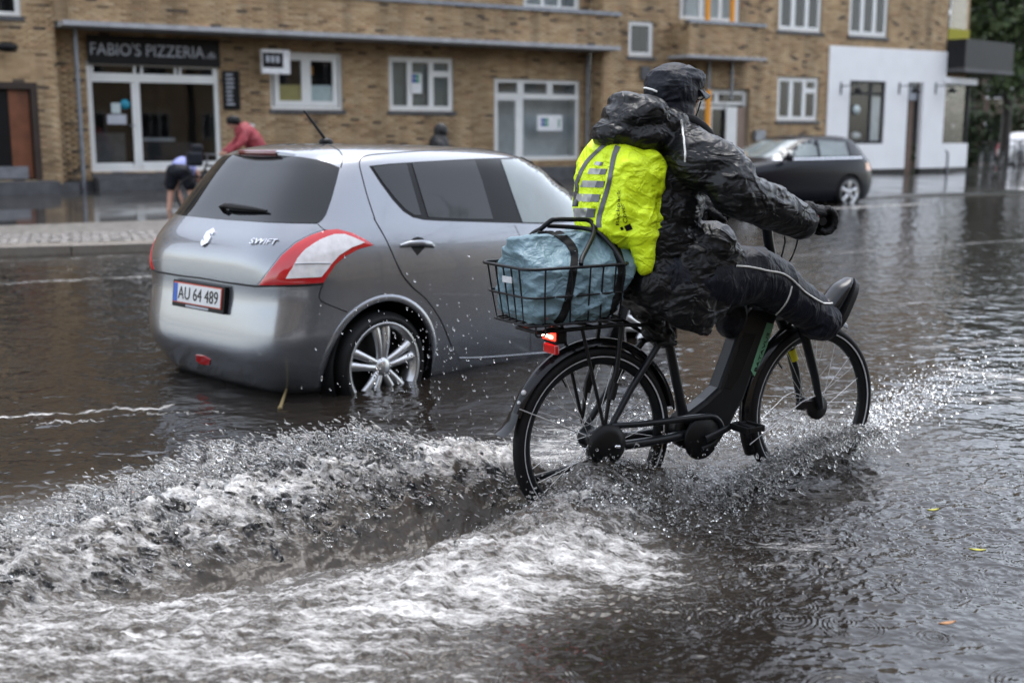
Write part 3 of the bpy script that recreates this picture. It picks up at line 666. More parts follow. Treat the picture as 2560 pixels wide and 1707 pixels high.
chbox(-0.3, Lc, -2, -0.22, zwin1 + 0.2, 6.6, 'upper_wall', 'brick_far'); chbox(-0.3, Lc, -2, -0.4, 6.6, 11.4, 'upper_wall', 'brick_far')
zb2, zb3 = fp(2400, 178)[1], fp(2400, 102)[1]
for i in range(27): chbox(0.05 + i * 0.125, 0.16 + i * 0.125, 0.62, 0.66, zb2 + 0.06, zb3, 'balcony_board', 'dark_metal')
for i in range(7): 
    cc = c0 + dv * 0.02 + nv * (0.0 + i * 0.105); q = MB(); q.box((cc[0], cc[1], (zb2 + zb3) / 2 + 0.03), (0.03, 0.095, zb3 - zb2 - 0.06), ang); q.build('balcony_board', M['dark_metal'], bld)
chbox(0.0, 3.45, -0.2, 0.68, zb2 - 0.06, zb2 + 0.05, 'balcony_floor', 'plinth')
chbox(0.0, 0.6, -0.215, -0.205, zb3, zb3 + 1.5, 'balcony_door', 'white_paint'); chbox(0.08, 0.5, -0.2, -0.19, zb3 + 0.1, zb3 + 0.85, 'pane', 'sign_black'); chbox(0.08, 0.5, -0.2, -0.19, zb3 + 1.0, zb3 + 1.4, 'pane', 'sign_black')
chbox(0.62, 1.6, -0.2, -0.19, zb3, zb3 + 1.4, 'pane', 'glass'); chbox(0.1, 1.5, -0.1, 0.0, zb3 - 0.1, zb3 + 0.38, 'drying_towel', 'yellow_cloth')

# projecting sign before the second window
sx, sz = fp(690, 155, RC - 0.5); ps = empty('projecting_sign', tuple(BF.o + BF.u * sx + BF.v * (RC - 0.5) + np.array([0, 0, sz])), BF.a)
tag(ps, 'small white box sign with dark lettering hanging beside the pizzeria window', 'sign')
q = MB(); q.bx(-0.34, 0.33, -0.03, 0.10, -0.27, 0.27); q.build('box', M['paper'], ps)
q = MB(); q.bx(-0.33, 0.16, -0.036, -0.031, -0.14, 0.20); q.build('panel', M['sign_black'], ps)
for k_ in range(3): q = MB(); q.bx(-0.25 + k_ * 0.12, -0.17 + k_ * 0.12, -0.040, -0.037, -0.02, 0.13); q.build('print', M['letter'], ps)
q = MB(); q.bx(-0.02, 0.02, 0.1, 0.5, 0.2, 0.24); q.build('bracket', M['dark_metal'], ps)
# rack hoop before the corner shop
hx = on_z(2356, 432, PAVE_Z - 0.03); q = MB(); q.tube([(-0.2, 0, 0)] + [(-0.2 * math.cos(t), 0, 0.55 + 0.2 * math.sin(t)) for t in np.linspace(0, math.pi, 9)] + [(0.2, 0, 0)], 0.03, 8)
o = q.build('cycle_hoop', M['zinc']); o.location = hx; o.rotation_euler = (0, 0, 0.4); tag(o, 'grey steel cycle hoop on the pavement before the white shop', 'bike rack')
# ------------------------------------------------------------------ cars
def paint(name, col, metal=0.6, rough=0.3):
    m = mat(name, col, rough, metal, var=0.03, scale=300, coat=1.0)
    # rain beads standing on the wet lacquer
    n, l = m.node_tree.nodes, m.node_tree.links; tc = n.new('ShaderNodeTexCoord'); vo = n.new('ShaderNodeTexVoronoi'); vo.inputs['Scale'].default_value = 75; l.new(tc.outputs['Object'], vo.inputs['Vector'])
    mr = n.new('ShaderNodeMapRange'); mr.inputs['From Min'].default_value = 0.0; mr.inputs['From Max'].default_value = 0.32; mr.inputs['To Min'].default_value = 1.0; mr.inputs['To Max'].default_value = 0.0; l.new(vo.outputs['Distance'], mr.inputs['Value'])
    bp = n.new('ShaderNodeBump'); bp.inputs['Strength'].default_value = 0.35; bp.inputs['Distance'].default_value = 0.0012; l.new(mr.outputs[0], bp.inputs['Height']); l.new(bp.outputs[0], n['Principled BSDF'].inputs['Coat Normal'])
    return m
M['silver'] = paint('silver_grey_paint', (0.24, 0.252, 0.275), 0.75, 0.25)
M['dark_blue'] = mat('dark_blue_paint', (0.005, 0.006, 0.010), 0.2, 0.0, var=0.03, spec=0.28)
M['red_paint'] = paint('red_paint', (0.35, 0.02, 0.03), 0.2, 0.3)
M['white_car'] = paint('white_car_paint', (0.6, 0.6, 0.62), 0.0, 0.3)
M['tint'] = mat('tinted_glass', (0.008, 0.009, 0.010), 0.03, var=0, spec=0.6)
M['grey_glass'] = mat('car_side_glass', (0.16, 0.19, 0.19), 0.06, var=0.25, scale=3, coat=0.6)  # opaque panes: light reflected and seen through is put into the grey
M['rubber'] = mat('rubber', (0.008, 0.008, 0.0085), 0.6, var=0.2, spec=0.25)
M['alloy'] = mat('alloy', (0.52, 0.53, 0.54), 0.28, 0.85, var=0.05)
M['red_lens'] = mat('red_lens', (0.50, 0.008, 0.012), 0.12, var=0.1, coat=1.0)
M['clear_lens'] = mat('clear_lens', (0.68, 0.66, 0.66), 0.12, var=0.12, scale=25, coat=1.0)
M['orange_lens'] = mat('orange_lens', (0.55, 0.2, 0.05), 0.2, coat=1.0)
M['chrome'] = mat('chrome', (0.75, 0.76, 0.78), 0.15, 0.95, var=0.05)
M['plate_white'] = mat('plate_white', (0.68, 0.68, 0.68), 0.35, var=0.05)
M['plate_red'] = mat('plate_red', (0.45, 0.06, 0.03), 0.4)
M['plate_blue'] = mat('plate_blue', (0.02, 0.10, 0.45), 0.4)
M['seam'] = mat('panel_gap', (0.01, 0.01, 0.011), 0.6)

class Car:
    def __init__(s, o, deg, pitch=0.0):
        s.mtx = Matrix.Translation(Vector(o)) @ Matrix.Rotation(math.radians(deg), 4, 'Z') @ Matrix.Rotation(math.radians(pitch), 4, 'Y')
        s.inv = s.mtx.inverted(); s.root = None
    def ray(s, x, y):
        a = s.inv @ Vector(CAMP); b = s.inv @ Vector(CAMP + ray(x, y)); return a, (b - a).normalized()
    def px(s, p):      # where a local point shows in the photograph
        w = s.mtx @ Vector(p) - Vector(CAMP); d = Vector((w.x, w.y * _cp - w.z * _sp, w.y * _sp + w.z * _cp))
        return (CX + FPX * d.x / d.y, CY - FPX * d.z / d.y)
    def shell(s, levels, nq=40, sub=4):
        L = np.array(levels, float); T = np.arange(len(L))
        fine = np.array(catmull(list(L), sub)); rings = []
        for z, w, xr, xf, nr, nf in fine:
            xm = xr + (xf - xr) * 0.5; ring = []
            for k in range(4 * nq):
                ph = 2 * math.pi * (k + 0.5) / (4 * nq); c, q = math.cos(ph), math.sin(ph)
                # denser near the corners
                n = nf if c > 0 else nr
                r = (abs(c) ** n + abs(q) ** n) ** (-1 / n)
                ring.append((xm + (xf - xm) * c * r, w * q * r, z))
            rings.append(ring)
        V = [p for r in rings for p in r]; m = 4 * nq; Fq = []
        for i in range(len(rings) - 1):
            for k in range(m): Fq.append((i * m + k, i * m + (k + 1) % m, (i + 1) * m + (k + 1) % m, (i + 1) * m + k))
        Fq.append(tuple(range(m - 1, -1, -1))); Fq.append(tuple((len(rings) - 1) * m + k for k in range(m)))
        mbx = MB(); mbx.v = V; mbx.f = Fq; mbx.smooth = [True] * len(Fq)
        return mbx.mesh('body')
    def make_body(s, name, levels, arches, m, nq=40, sub=4):
        """shell with wheel openings cut by cylinders"""
        me = s.shell(levels, nq, sub)
        s.bvh_full = BVHTree.FromPolygons([v.co[:] for v in me.vertices], [tuple(p.vertices) for p in me.polygons])
        tmp = bpy.data.objects.new('tmp', me); COL.objects.link(tmp); cut = []
        for (x, z, r) in arches:
            for sd in (-1, 1):
                c = MB(); c.prism([(x + r * math.cos(t), z + r * math.sin(t)) for t in np.linspace(0, 2 * math.pi, 49)[:-1]], sd * 0.52, sd * 1.2)
                co = c.build('cut', None, None, fix=True); cut.append(co); md = tmp.modifiers.new('b', 'BOOLEAN'); md.operation = 'DIFFERENCE'; md.solver = 'EXACT'; md.object = co
        bpy.context.view_layer.update()
        res = bpy.data.meshes.new_from_object(tmp.evaluated_get(bpy.context.evaluated_depsgraph_get()))
        bpy.data.objects.remove(tmp)
        for c in cut: bpy.data.objects.remove(c)
        res.polygons.foreach_set('use_smooth', np.ones(len(res.polygons), bool)); res.set_sharp_from_angle(angle=math.radians(35))
        res.materials.clear()
        o = link_mesh(name, res, m, s.root); return o
    def cast(s, x, y):
        a, d = s.ray(x, y); h, n, i, dd = s.bvh_full.ray_cast(a, d)
        if h is None:
            # past the outline: the nearest point of the skin
            t = (0 - a.y) / d.y if abs(d.y) > 1e-6 else 6.0
            best = None
            for q in np.linspace(4, 12, 60):
                p = a + d * q; hh, nn, ii, d2 = s.bvh_full.find_nearest(p)
                if best is None or d2 < best[2]: best = (hh, nn, d2)
            h, n = best[0], best[1]
        if n.dot(d) > 0: n = -n
        return h, n
    def side(s, x, z, sd=-1):
        h, n, i, dd = s.bvh_full.ray_cast(Vector((x, 3 * sd, z)), Vector((0, -sd, 0)))
        if h is None: h, n, i, dd = s.bvh_full.find_nearest(Vector((x, 0.7 * sd, z)))
        return h, n
    def panel(s, name, poly, m, off=0.004, thick=0.012, step=9.0, parent=None, mirror=False, caster=None, bulge=0.0):
        caster = caster or s.cast
        P = [Vector(p) for p in poly]; Q = []
        for i, p in enumerate(P):                      # resample outline
            q = P[(i + 1) % len(P)]; k = max(1, int((q - p).length / step))
            Q += [p.lerp(q, t / k) for t in range(k)]
        n = len(Q); xs = [p.x for p in Q]; ys = [p.y for p in Q]; inner = []
        for x in np.arange(min(xs), max(xs), step):
            for y in np.arange(min(ys), max(ys), step):
                # inside and not too near the rim
                ins = False; near = 1e9
                for i in range(n):
                    a, b = Q[i], Q[(i + 1) % n]
                    if (a.y > y) != (b.y > y) and x < (b.x - a.x) * (y - a.y) / (b.y - a.y) + a.x: ins = not ins
                    near = min(near, (a.x - x) ** 2 + (a.y - y) ** 2)
                if ins and near > (0.45 * step) ** 2: inner.append(Vector((x, y)))
        vs, es, fs, *_ = delaunay_2d_cdt(Q + inner, [(i, (i + 1) % n) for i in range(n)], [], 1, 1e-4)
        top, bot = [], []
        for i, p in enumerate(vs):
            h, nn = caster(p.x, p.y); bl = 0.0
            if bulge:
                dm = min((p - q).length for q in Q); bl = bulge * (1 - math.exp(-dm / (step * 2)))
            top.append(h + nn * (off + bl)); bot.append(h - nn * thick)
        mbp = MB(); mbp.add(top, [tuple(f) for f in fs], True)
        cnt = {}
        for f in fs:
            for a, b in zip(f, list(f[1:]) + [f[0]]): cnt[(a, b)] = 1
        bl = [(a, b) for (a, b) in cnt if (b, a) not in cnt]
        for a, b in bl: mbp.add([top[a], top[b], bot[b], bot[a]], [(0, 1, 2, 3)])
        objs = []
        if mirror == 'join':
            me = mbp.mesh(name); bm = bmesh.new(); bm.from_mesh(me)
            for v in bm.verts:
                if v.co.y > -0.035:
                    hh, nn, ii, dd_ = s.bvh_full.ray_cast(Vector((-3, 0, v.co.z)), Vector((1, 0, 0)))
                    hb, nb, ib, db = s.bvh_full.find_nearest(v.co)
                    depth = (v.co - hb).dot(nb if nb.dot(v.co - Vector((1.2, 0, 0.8))) > 0 else -nb)
                    v.co.y = 0.0
                    if hh: v.co.x = hh.x - depth * 1.05
            bmesh.ops.delete(bm, geom=[f for f in bm.faces if all(abs(v.co.y) < 1e-6 for v in f.verts)], context='FACES')
            g = bmesh.ops.duplicate(bm, geom=bm.verts[:] + bm.edges[:] + bm.faces[:])
            for e in g['geom']:
                if isinstance(e, bmesh.types.BMVert): e.co.y = -e.co.y
            bmesh.ops.reverse_faces(bm, faces=[e for e in g['geom'] if isinstance(e, bmesh.types.BMFace)])
            bmesh.ops.remove_doubles(bm, verts=bm.verts, dist=0.004); bmesh.ops.recalc_face_normals(bm, faces=bm.faces)
            sm = sum(f.normal.dot(f.calc_center_median() - Vector((1.2, 0, 0.8))) * f.calc_area() for f in bm.faces if f.smooth)
            if sm < 0: bmesh.ops.reverse_faces(bm, faces=bm.faces)
            bm.to_mesh(me); bm.free(); me.set_sharp_from_angle(angle=math.radians(50)); return [link_mesh(name, me, m, parent or s.root)]
        for sgn in ((1, -1) if mirror else (1,)):
            me = mbp.mesh(name); bm = bmesh.new(); bm.from_mesh(me)
            if sgn < 0:
                for v in bm.verts: v.co.y = -v.co.y
            bmesh.ops.recalc_face_normals(bm, faces=bm.faces)
            # make sure the skin looks outwards
            sm = sum(f.normal.dot(f.calc_center_median() - Vector((1.2, 0, 0.8))) * f.calc_area() for f in bm.faces if f.smooth)
            if sm < 0: bmesh.ops.reverse_faces(bm, faces=bm.faces)
            bm.to_mesh(me); bm.free(); objs.append(link_mesh(name, me, m, parent or s.root))
        return objs
    def seam(s, pts, r=0.004, m=None, name='seam', parent=None, n=4, mirror=False, off=0.0):
        P = []
        for p in catmull([(x, y, 0) for x, y in pts], n):
            h, nn = s.cast(p[0], p[1]); P.append(h + nn * off)
        for sgn in ((1, -1) if mirror else (1,)):
            q = MB(); q.tube([(p.x, p.y * sgn, p.z) for p in P], r, 6); q.build(name, m or M['seam'], parent or s.root)
    def wheel(s, x, y, z, r, rr, sd, kind=0):
        """wheel > tyre, rim, spokes"""
        w = empty('wheel', (x, y, z), 0, s.root)
        q = MB(); hw = 0.095
        q.lathe([(rr - 0.01, -hw * sd * -0.8), (rr + 0.012, hw * 0.96 * sd), ((r + rr) / 2, hw * 1.05 * sd), (r - 0.025, hw * 0.95 * sd), (r, hw * 0.7 * sd), (r + 0.001, 0), (r, -hw * 0.7 * sd), (r - 0.03, -hw * sd), (rr, -hw * sd)], 'y', seg=56)
        q.build('tyre', M['rubber'], w)
        q = MB(); q.lathe([(rr - 0.006, hw * 0.90 * sd), (rr + 0.008, hw * 0.98 * sd), (rr + 0.008, hw * 0.88 * sd), (rr - 0.022, hw * 0.78 * sd), (rr - 0.03, -hw * sd), (rr, -hw * sd)], 'y', seg=56); q.build('rim', M['alloy'], w)
        q = MB(); q.lathe([(0, hw * 0.15 * sd), (rr * 0.92, -0.02 * sd)], 'y', seg=32); q.build('brake_disc', M['black'], w)
        yo = hw * 0.78 * sd
        for k in range(5):
            a = 2 * math.pi * k / 5 + 0.35
            for da in ((-0.17, 0.17) if kind == 0 else (0.0,)):
                q = MB(); wd = 0.026 if kind == 0 else 0.05
                a2 = a + da; p0 = np.array([math.cos(a + da * 1.9), math.sin(a + da * 1.9)]) * 0.045; p1 = np.array([math.cos(a2), math.sin(a2)]) * (rr - 0.008)
                d = (p1 - p0) / np.linalg.norm(p1 - p0); nrm = np.array([-d[1], d[0]]); rows = []
                for t in np.linspace(0, 1, 7):
                    c = p0 + (p1 - p0) * t; wdt = wd * (0.75 + 0.45 * t ** 2); yy = yo + sd * (0.012 * math.sin(math.pi * t) - 0.004)
                    rows.append([(c[0] - nrm[0] * wdt, yy - 0.02 * sd, c[1] - nrm[1] * wdt), (c[0] - nrm[0] * wdt * 0.8, yy, c[1] - nrm[1] * wdt * 0.8), (c[0], yy + 0.005 * sd, c[1]), (c[0] + nrm[0] * wdt * 0.8, yy, c[1] + nrm[1] * wdt * 0.8), (c[0] + nrm[0] * wdt, yy - 0.02 * sd, c[1] + nrm[1] * wdt)])
                q.grid(rows); q.build('spoke', M['alloy'], w, fix=False)
        q = MB(); q.lathe([(0, yo + 0.012 * sd), (0.03, yo + 0.010 * sd), (0.055, yo), (0.06, yo - 0.03 * sd)], 'y', seg=24); q.build('hub_cap', M['alloy'], w)
        return w

def fr(c, y, z, sd): h, n, i, d = c.bvh_full.ray_cast(Vector((6 * sd, y, z)), Vector((-sd, 0, 0))); return (h, n) if h else (Vector((2 * sd, y, z)), Vector((sd, 0, 0)))
# ---- the silver hatchback in the flood
sc_ = Car((-1.309, 7.364, -0.168), 46, 1.4)
sc_.root = empty('parked_car'); sc_.root.matrix_world = sc_.mtx
sc_.root.name = 'hatchback_car'
tag(sc_.root, 'silver grey five-door hatchback standing in the flood with its tail light towards the bicycle', 'car')
LV = [(0.14, .74, -.56, 3.05, 6, 4), (0.19, .78, -.63, 3.12, 6, 4), (0.30, .815, -.70, 3.2, 6.5, 4), (0.385, .835, -.735, 3.24, 6.5, 4), (0.48, .845, -.732, 3.25, 7, 4), (0.60, .85, -.715, 3.24, 7, 4), (0.70, .852, -.70, 3.2, 7, 4), (0.80, .85, -.705, 3.12, 7, 4),
      (0.90, .842, -.70, 2.98, 6.5, 3.6), (0.99, .825, -.665, 2.75, 6.2, 3.4), (1.07, .80, -.60, 2.42, 6, 3.2), (1.13, .778, -.55, 2.24, 5.8, 3.2), (1.22, .745, -.485, 2.08, 5.6, 3.2), (1.31, .71, -.42, 1.93, 5.4, 3.2), (1.40, .67, -.35, 1.78, 5.2, 3.2), (1.46, .63, -.30, 1.66, 5, 3.2), (1.50, .57, -.24, 1.55, 4.5, 3.2), (1.53, .46, -.12, 1.4, 4, 3), (1.548, .30, 0.1, 1.2, 3.5, 3), (1.555, .12, 0.4, 0.9, 3, 3), (1.556, .03, 0.58, 0.7, 3, 3)]
WX, WZ, WR = -0.035, 0.285, 0.318
body = sc_.make_body('body', LV, [(WX, WZ + 0.01, 0.372), (WX + 2.45, WZ + 0.01, 0.372)], M['silver'], 44, 4)
k5 = lambda L: [(360 + x * .4336, 300 + y * .4336) for x, y in L]
k6 = lambda L: [(800 + x * .4337, 320 + y * .4337) for x, y in L]
# dark wheel wells
for wx in (WX, WX + 2.45):
    for sd in (-1, 1):
        q = MB(); q.lathe([(0.371, 0.83 * sd), (0.371, 0.525 * sd), (0.0, 0.525 * sd)], 'y', (wx, 0, WZ + 0.01), 40); q.build('wheel_well', M['black'], sc_.root)
        q = MB(); rows = []
        for a in np.linspace(-0.25, math.pi + 0.25, 33):
            row = []
            for rr, of in ((0.370, -0.02), (0.371, 0.003), (0.378, 0.007), (0.404, 0.006), (0.412, -0.003)):
                xx, zz = wx + rr * math.cos(a), WZ + 0.01 + rr * math.sin(a); h, nn = sc_.side(xx, zz, sd); row.append((xx, h.y + of * sd, zz))
            rows.append(row)
        q.grid(rows); q.build('arch_lip', M['silver'], sc_.root)
        sc_.wheel(wx, sd * 0.745, WZ, WR, 0.252, sd)
# side glass: gloss black surround, then panes
ext = [sc_.px((1.75, -0.66, 1.47)), sc_.px((2.28, -0.79, 1.09))]
dlo = k6([(284, 220), (395, 208), (560, 197), (760, 186), (900, 179), (1100, 172), (1300, 168)]) + ext + k6([(1280, 553), (1000, 545), (700, 536), (600, 530), (535, 515), (480, 480), (420, 415), (350, 320)])
sc_.panel('window_surround', dlo, M['sign_black'], 0.0025, 0.01, 12, mirror=True)
sc_.panel('quarter_glass', k6([(302, 228), (400, 216), (496, 208), (530, 330), (580, 505), (540, 503), (490, 470), (430, 405), (360, 315)]), M['tint'], 0.006, 0.004, 9, mirror=True)
sc_.panel('rear_door_glass', k6([(528, 205), (700, 195), (890, 190), (930, 300), (995, 527), (800, 525), (622, 515), (575, 360)]), M['tint'], 0.006, 0.004, 10, mirror=True)
fd = k6([(1040, 186), (1200, 182), (1400, 182)]) + [sc_.px((1.70, -0.665, 1.455)), sc_.px((2.2, -0.785, 1.11))] + k6([(1300, 548), (1165, 545), (1110, 390)])
sc_.panel('front_door_glass', fd, M['grey_glass'], 0.006, 0.004, 12, mirror=True)
# doors
rd = k6([(232, 185), (250, 172), (330, 160), (600, 140), (930, 122), (965, 175), (1000, 270), (1070, 440), (1140, 620), (1185, 800), (1203, 1000), (1203, 1200), (1198, 1292), (1000, 1308), (810, 1316), (785, 1300), (760, 1255), (730, 1175), (690, 1090), (620, 990), (540, 920), (480, 850), (440, 770), (400, 680), (360, 600), (318, 530), (275, 400), (245, 290), (229, 215)])
def ring_panel(poly, hole): return poly
dr = sc_.panel('rear_door', [p for p in k6([(318, 530), (535, 530), (700, 547), (1000, 556), (1112, 560), (1140, 620), (1185, 800), (1203, 1000), (1203, 1200), (1198, 1292), (1000, 1308), (810, 1316), (785, 1300), (760, 1255), (730, 1175), (690, 1090), (620, 990), (540, 920), (480, 850), (440, 770), (400, 680), (360, 600)])], M['silver'], 0.003, 0.012, 10, mirror=True)
frontd = k6([(1122, 560), (1280, 564)]) + [sc_.px((2.12, -0.8, 1.05)), sc_.px((2.12, -0.845, 0.7)), sc_.px((1.98, -0.845, 0.30)), sc_.px((1.6, -0.83, 0.265))] + k6([(1213, 1290), (1213, 1000), (1195, 800), (1150, 620)])
fdo = sc_.panel('front_door', frontd, M['silver'], 0.003, 0.012, 14, mirror=True)
sc_.seam(k6([(318, 530), (275, 400), (245, 290), (228, 215), (232, 185), (260, 165), (330, 152), (600, 133), (800, 124), (930, 120), (1100, 119), (1300, 130), (1420, 158)]), 0.0035, mirror=True)
sc_.seam(k6([(310, 520), (340, 572), (384, 650), (430, 752), (472, 842), (530, 915), (612, 985), (684, 1086), (724, 1170), (756, 1256)]), 0.004, mirror=True)
sc_.seam(k6([(800, 1325), (900, 1324), (1060, 1314), (1200, 1302), (1330, 1292)]), 0.007, M['silver'], 'sill_edge')
# door handle
hp = [sc_.cast(*p) for p in k6([(460, 682), (500, 672), (560, 668), (620, 672), (655, 684)])]
for sg in (1, -1):
    q = MB(); q.tube([((h + n * o).x, (h + n * o).y * sg, (h + n * o).z) for (h, n), o in zip(hp, (0.004, 0.028, 0.036, 0.028, 0.004))], [0.010, 0.017, 0.018, 0.017, 0.010], 10, flat=0.6); q.build('handle', M['silver'], dr[0 if sg > 0 else 1])
sc_.panel('recess_shade', k6([(522, 650), (535, 636), (562, 628), (590, 636), (603, 652), (602, 690), (560, 735), (525, 690)]), M['sign_black'], 0.005, 0.004, 5, parent=dr[0])  # shade of the hand recess put on as a black panel
# tail lamps
lamp = k5([(668, 952), (720, 880), (800, 780), (880, 712), (960, 668), (1050, 638), (1115, 632), (1200, 655), (1270, 690), (1320, 722), (1235, 745), (1160, 785), (1100, 835), (1062, 890), (1032, 938), (900, 947), (780, 951)])
tl = sc_.panel('tail_light', lamp, M['red_lens'], 0.008, 0.012, 6, mirror=True, bulge=0.006)
white = k5([(820, 915), (850, 862), (885, 800), (930, 748), (1010, 695), (1090, 664), (1150, 662), (1210, 684), (1265, 710), (1190, 738), (1120, 782), (1075, 830), (1045, 872), (1018, 905)])
for t_, o in zip(tl, sc_.panel('clear_lens', white, M['clear_lens'], 0.0165, 0.004, 6, mirror=True)): o.parent = t_
sc_.seam(k5([(868, 832), (960, 828), (1066, 828)]), 0.004, M['letter'], 'lens_divider', tl[0], off=0.018)
# rear window, centre to the right edge, mirrored
glass_r = k5([(640, 204), (690, 205), (800, 208), (900, 216), (1000, 232), (1070, 252), (1128, 278), (1108, 360), (1080, 460), (1050, 545), (1030, 575), (1000, 597), (850, 595), (700, 590), (560, 580), (462, 574), (400, 566)])
def half_poly(L): return L
rg = sc_.panel('rear_window', glass_r, M['tint'], 0.004, 0.008, 9, mirror='join')
# tailgate
gate = k5([(400, 576), (461, 583), (560, 590), (700, 600), (1003, 608), (1035, 632), (960, 660), (870, 706), (790, 775), (710, 878), (655, 948), (620, 948), (480, 932), (362, 914), (310, 906), (300, 810), (310, 700), (350, 620)])
tg = sc_.panel('tailgate', gate, M['silver'], 0.003, 0.012, 9, mirror='join')
sc_.seam(k5([(1003, 603), (1035, 632), (1060, 636)]), 0.004, mirror=True)
sc_.seam(k5([(330, 911), (362, 916), (480, 937), (620, 956), (668, 958), (900, 955), (1032, 945)]), 0.006, mirror=True)
sc_.seam(k5([(1032, 945), (1012, 1000), (1020, 1040), (1080, 1070), (1170, 1105)]), 0.004, mirror=True)
sc_.seam(k5([(1135, 275), (1145, 220), (1125, 178), (1060, 140)]), 0.0035, mirror=True)
sc_.seam(k5([(1235, 215), (1260, 330), (1310, 500), (1330, 580), (1390, 680), (1430, 780), (1476, 900)]), 0.003) if False else None
# spoiler over the rear window
q = MB(); rows = []
for t in np.linspace(-1, 1, 33):
    y = 0.60 * t; dz = -0.075 * abs(t) ** 2.2; dx = 0.20 * abs(t) ** 2.4
    rows.append([(0.05 + dx * 0.3, y * 0.97, 1.525 + dz), (-0.15 + dx * 0.8, y, 1.523 + dz), (-0.30 + dx, y, 1.505 + dz), (-0.325 + dx, y, 1.490 + dz), (-0.30 + dx, y, 1.462 + dz), (-0.20 + dx * 0.7, y * 0.98, 1.445 + dz)])
q.grid(rows); sp_ = q.build('spoiler', M['silver'], sc_.root)
q = MB(); rows = []
for t in np.linspace(-1, 1, 12):
    y = 0.19 * t; dx = 0.20 * abs(y / 0.6) ** 2.4
    rows.append([(-0.318 + dx, y, 1.503), (-0.332 + dx, y, 1.495), (-0.328 + dx, y, 1.474), (-0.305 + dx, y, 1.465)])
q.grid(rows); q.build('brake_light', mat('dark_red_lens', (0.12, 0.004, 0.006), 0.2, coat=1), sp_)
# badge, lettering, plate, wiper, aerial
def on_car(x, y, off=0.006): h, n = sc_.cast(x, y); return h + n * off
(bx_, by_), = k5([(371, 680)]); h, n = sc_.cast(bx_, by_)
xd = Vector((0, -1, 0)); yd = n.cross(xd); yd = yd if yd.z > 0 else -yd
S = [(-.5, .55), (.1, 1.0), (.5, .62), (.5, .3), (.05, .45), (-.15, .6), (.5, .05), (.5, -.55), (-.1, -1.0), (-.5, -.62), (-.5, -.3), (-.05, -.45), (.15, -.6), (-.5, -.05)]
q = MB(); q.add([h + n * 0.010 + xd * (a * 0.072) + yd * (b * 0.062) for a, b in S] + [h + n * 0.001 + xd * (a * 0.072) + yd * (b * 0.062) for a, b in S], [tuple(range(14))] + [(i, (i + 1) % 14, 14 + (i + 1) % 14, 14 + i) for i in range(14)]); q.build('badge', M['chrome'], tg[0])
p0, p1 = on_car(*k5([(615, 722)])[0]), on_car(*k5([(778, 728)])[0]); h, n = sc_.cast(*k5([(695, 710)])[0]); xd = (p1 - p0).normalized(); yd = n.cross(xd); yd = yd if yd.z > 0 else -yd
text_obj('lettering', 'SWIFT', M['chrome'], tg[0], (p1 - p0).length * 0.95, 0.036, face_mtx(p0 + n * 0.008, xd, yd), 0.008, shear=0.2)
# plate in its dark recess
rec = k5([(362, 925), (480, 942), (590, 962), (612, 968), (572, 1040), (520, 1135), (460, 1132), (350, 1108)])
sc_.panel('plate_recess', rec, M['silver'], -0.004, 0.004, 9, mirror=True) if False else None
pc = Vector((-0.722, 0.0, 0.672)); pl = empty('number_plate', pc, 0, sc_.root); pl.rotation_euler = (0, 0.10, 0)
q = MB(); q.bx(-0.012, 0.03, -0.275, 0.275, -0.085, 0.07); q.build('holder', M['black'], pl, bevel=0.004)
q = MB(); q.bx(-0.018, -0.0121, -0.255, 0.255, -0.060, 0.060); q.build('border', M['plate_red'], pl)
q = MB(); q.bx(-0.021, -0.0181, -0.248, 0.248, -0.053, 0.053); q.build('face', M['plate_white'], pl)
q = MB(); q.bx(-0.0225, -0.0211, 0.205, 0.248, -0.053, 0.053); q.build('blue_band', M['plate_blue'], pl)
text_obj('lettering', 'AU 64 489', M['sign_black'], pl, 0.42, 0.072, face_mtx((-0.0225, 0.195, -0.036), (0, -1, 0), (0, 0, 1)), 0.002)
q = MB(); q.bx(-0.0145, -0.0121, -0.12, 0.12, -0.078, -0.066); q.build('dealer_strip', M['letter'], pl)
a, b = on_car(*k5([(490, 512)])[0], 0.03), on_car(*k5([(722, 536)])[0], 0.02)
q = MB(); q.tube([a, a.lerp(b, 0.15), a.lerp(b, 0.6), b], [0.016, 0.022, 0.018, 0.006], 8); q.tube([on_car(*k5([(470, 530)])[0], 0.0), on_car(*k5([(470, 520)])[0], 0.035), a], 0.016, 8); q.build('wiper', M['black'], rg[0])
h, n = sc_.cast(815, 346); q = MB(); q.ball(h + n * 0.008, (0.05, 0.038, 0.028), 14, 8); ao = q.build('aerial_base', M['black'], sc_.root)
tip = sc_.ray(760, 277); L_ = (h - tip[0]).length * 0.985; q = MB(); q.tube([h + n * 0.02, tip[0] + tip[1] * L_], [0.010, 0.0065], 8); q.build('aerial', M['black'], ao)
# rear fog lamp and dark lower lip
sc_.panel('fog_lamp', k5([(302, 1352), (345, 1358), (384, 1380), (380, 1410), (330, 1404), (305, 1385)]), M['red_lens'], 0.006, 0.004, 5)
for yy in (-0.74, 0.74):
    sg = 1 if yy > 0 else -1
    sc_.panel('headlight', [(sg * 0.42, 0.74), (sg * 0.74, 0.80), (sg * 0.70, 0.93), (sg * 0.50, 0.88)], M['clear_lens'], 0.006, 0.006, 0.05, caster=lambda y, z: fr(sc_, y, z, 1))
for sd in (-1, 1):
    q = MB(); q.ball((1.98, sd * 0.93, 1.08), (0.07, 0.11, 0.08), 14, 10); q.tube([(1.98, sd * 0.78, 1.04), (1.98, sd * 0.90, 1.06)], 0.03, 8); q.build('wing_mirror', M['silver'], sc_.root)

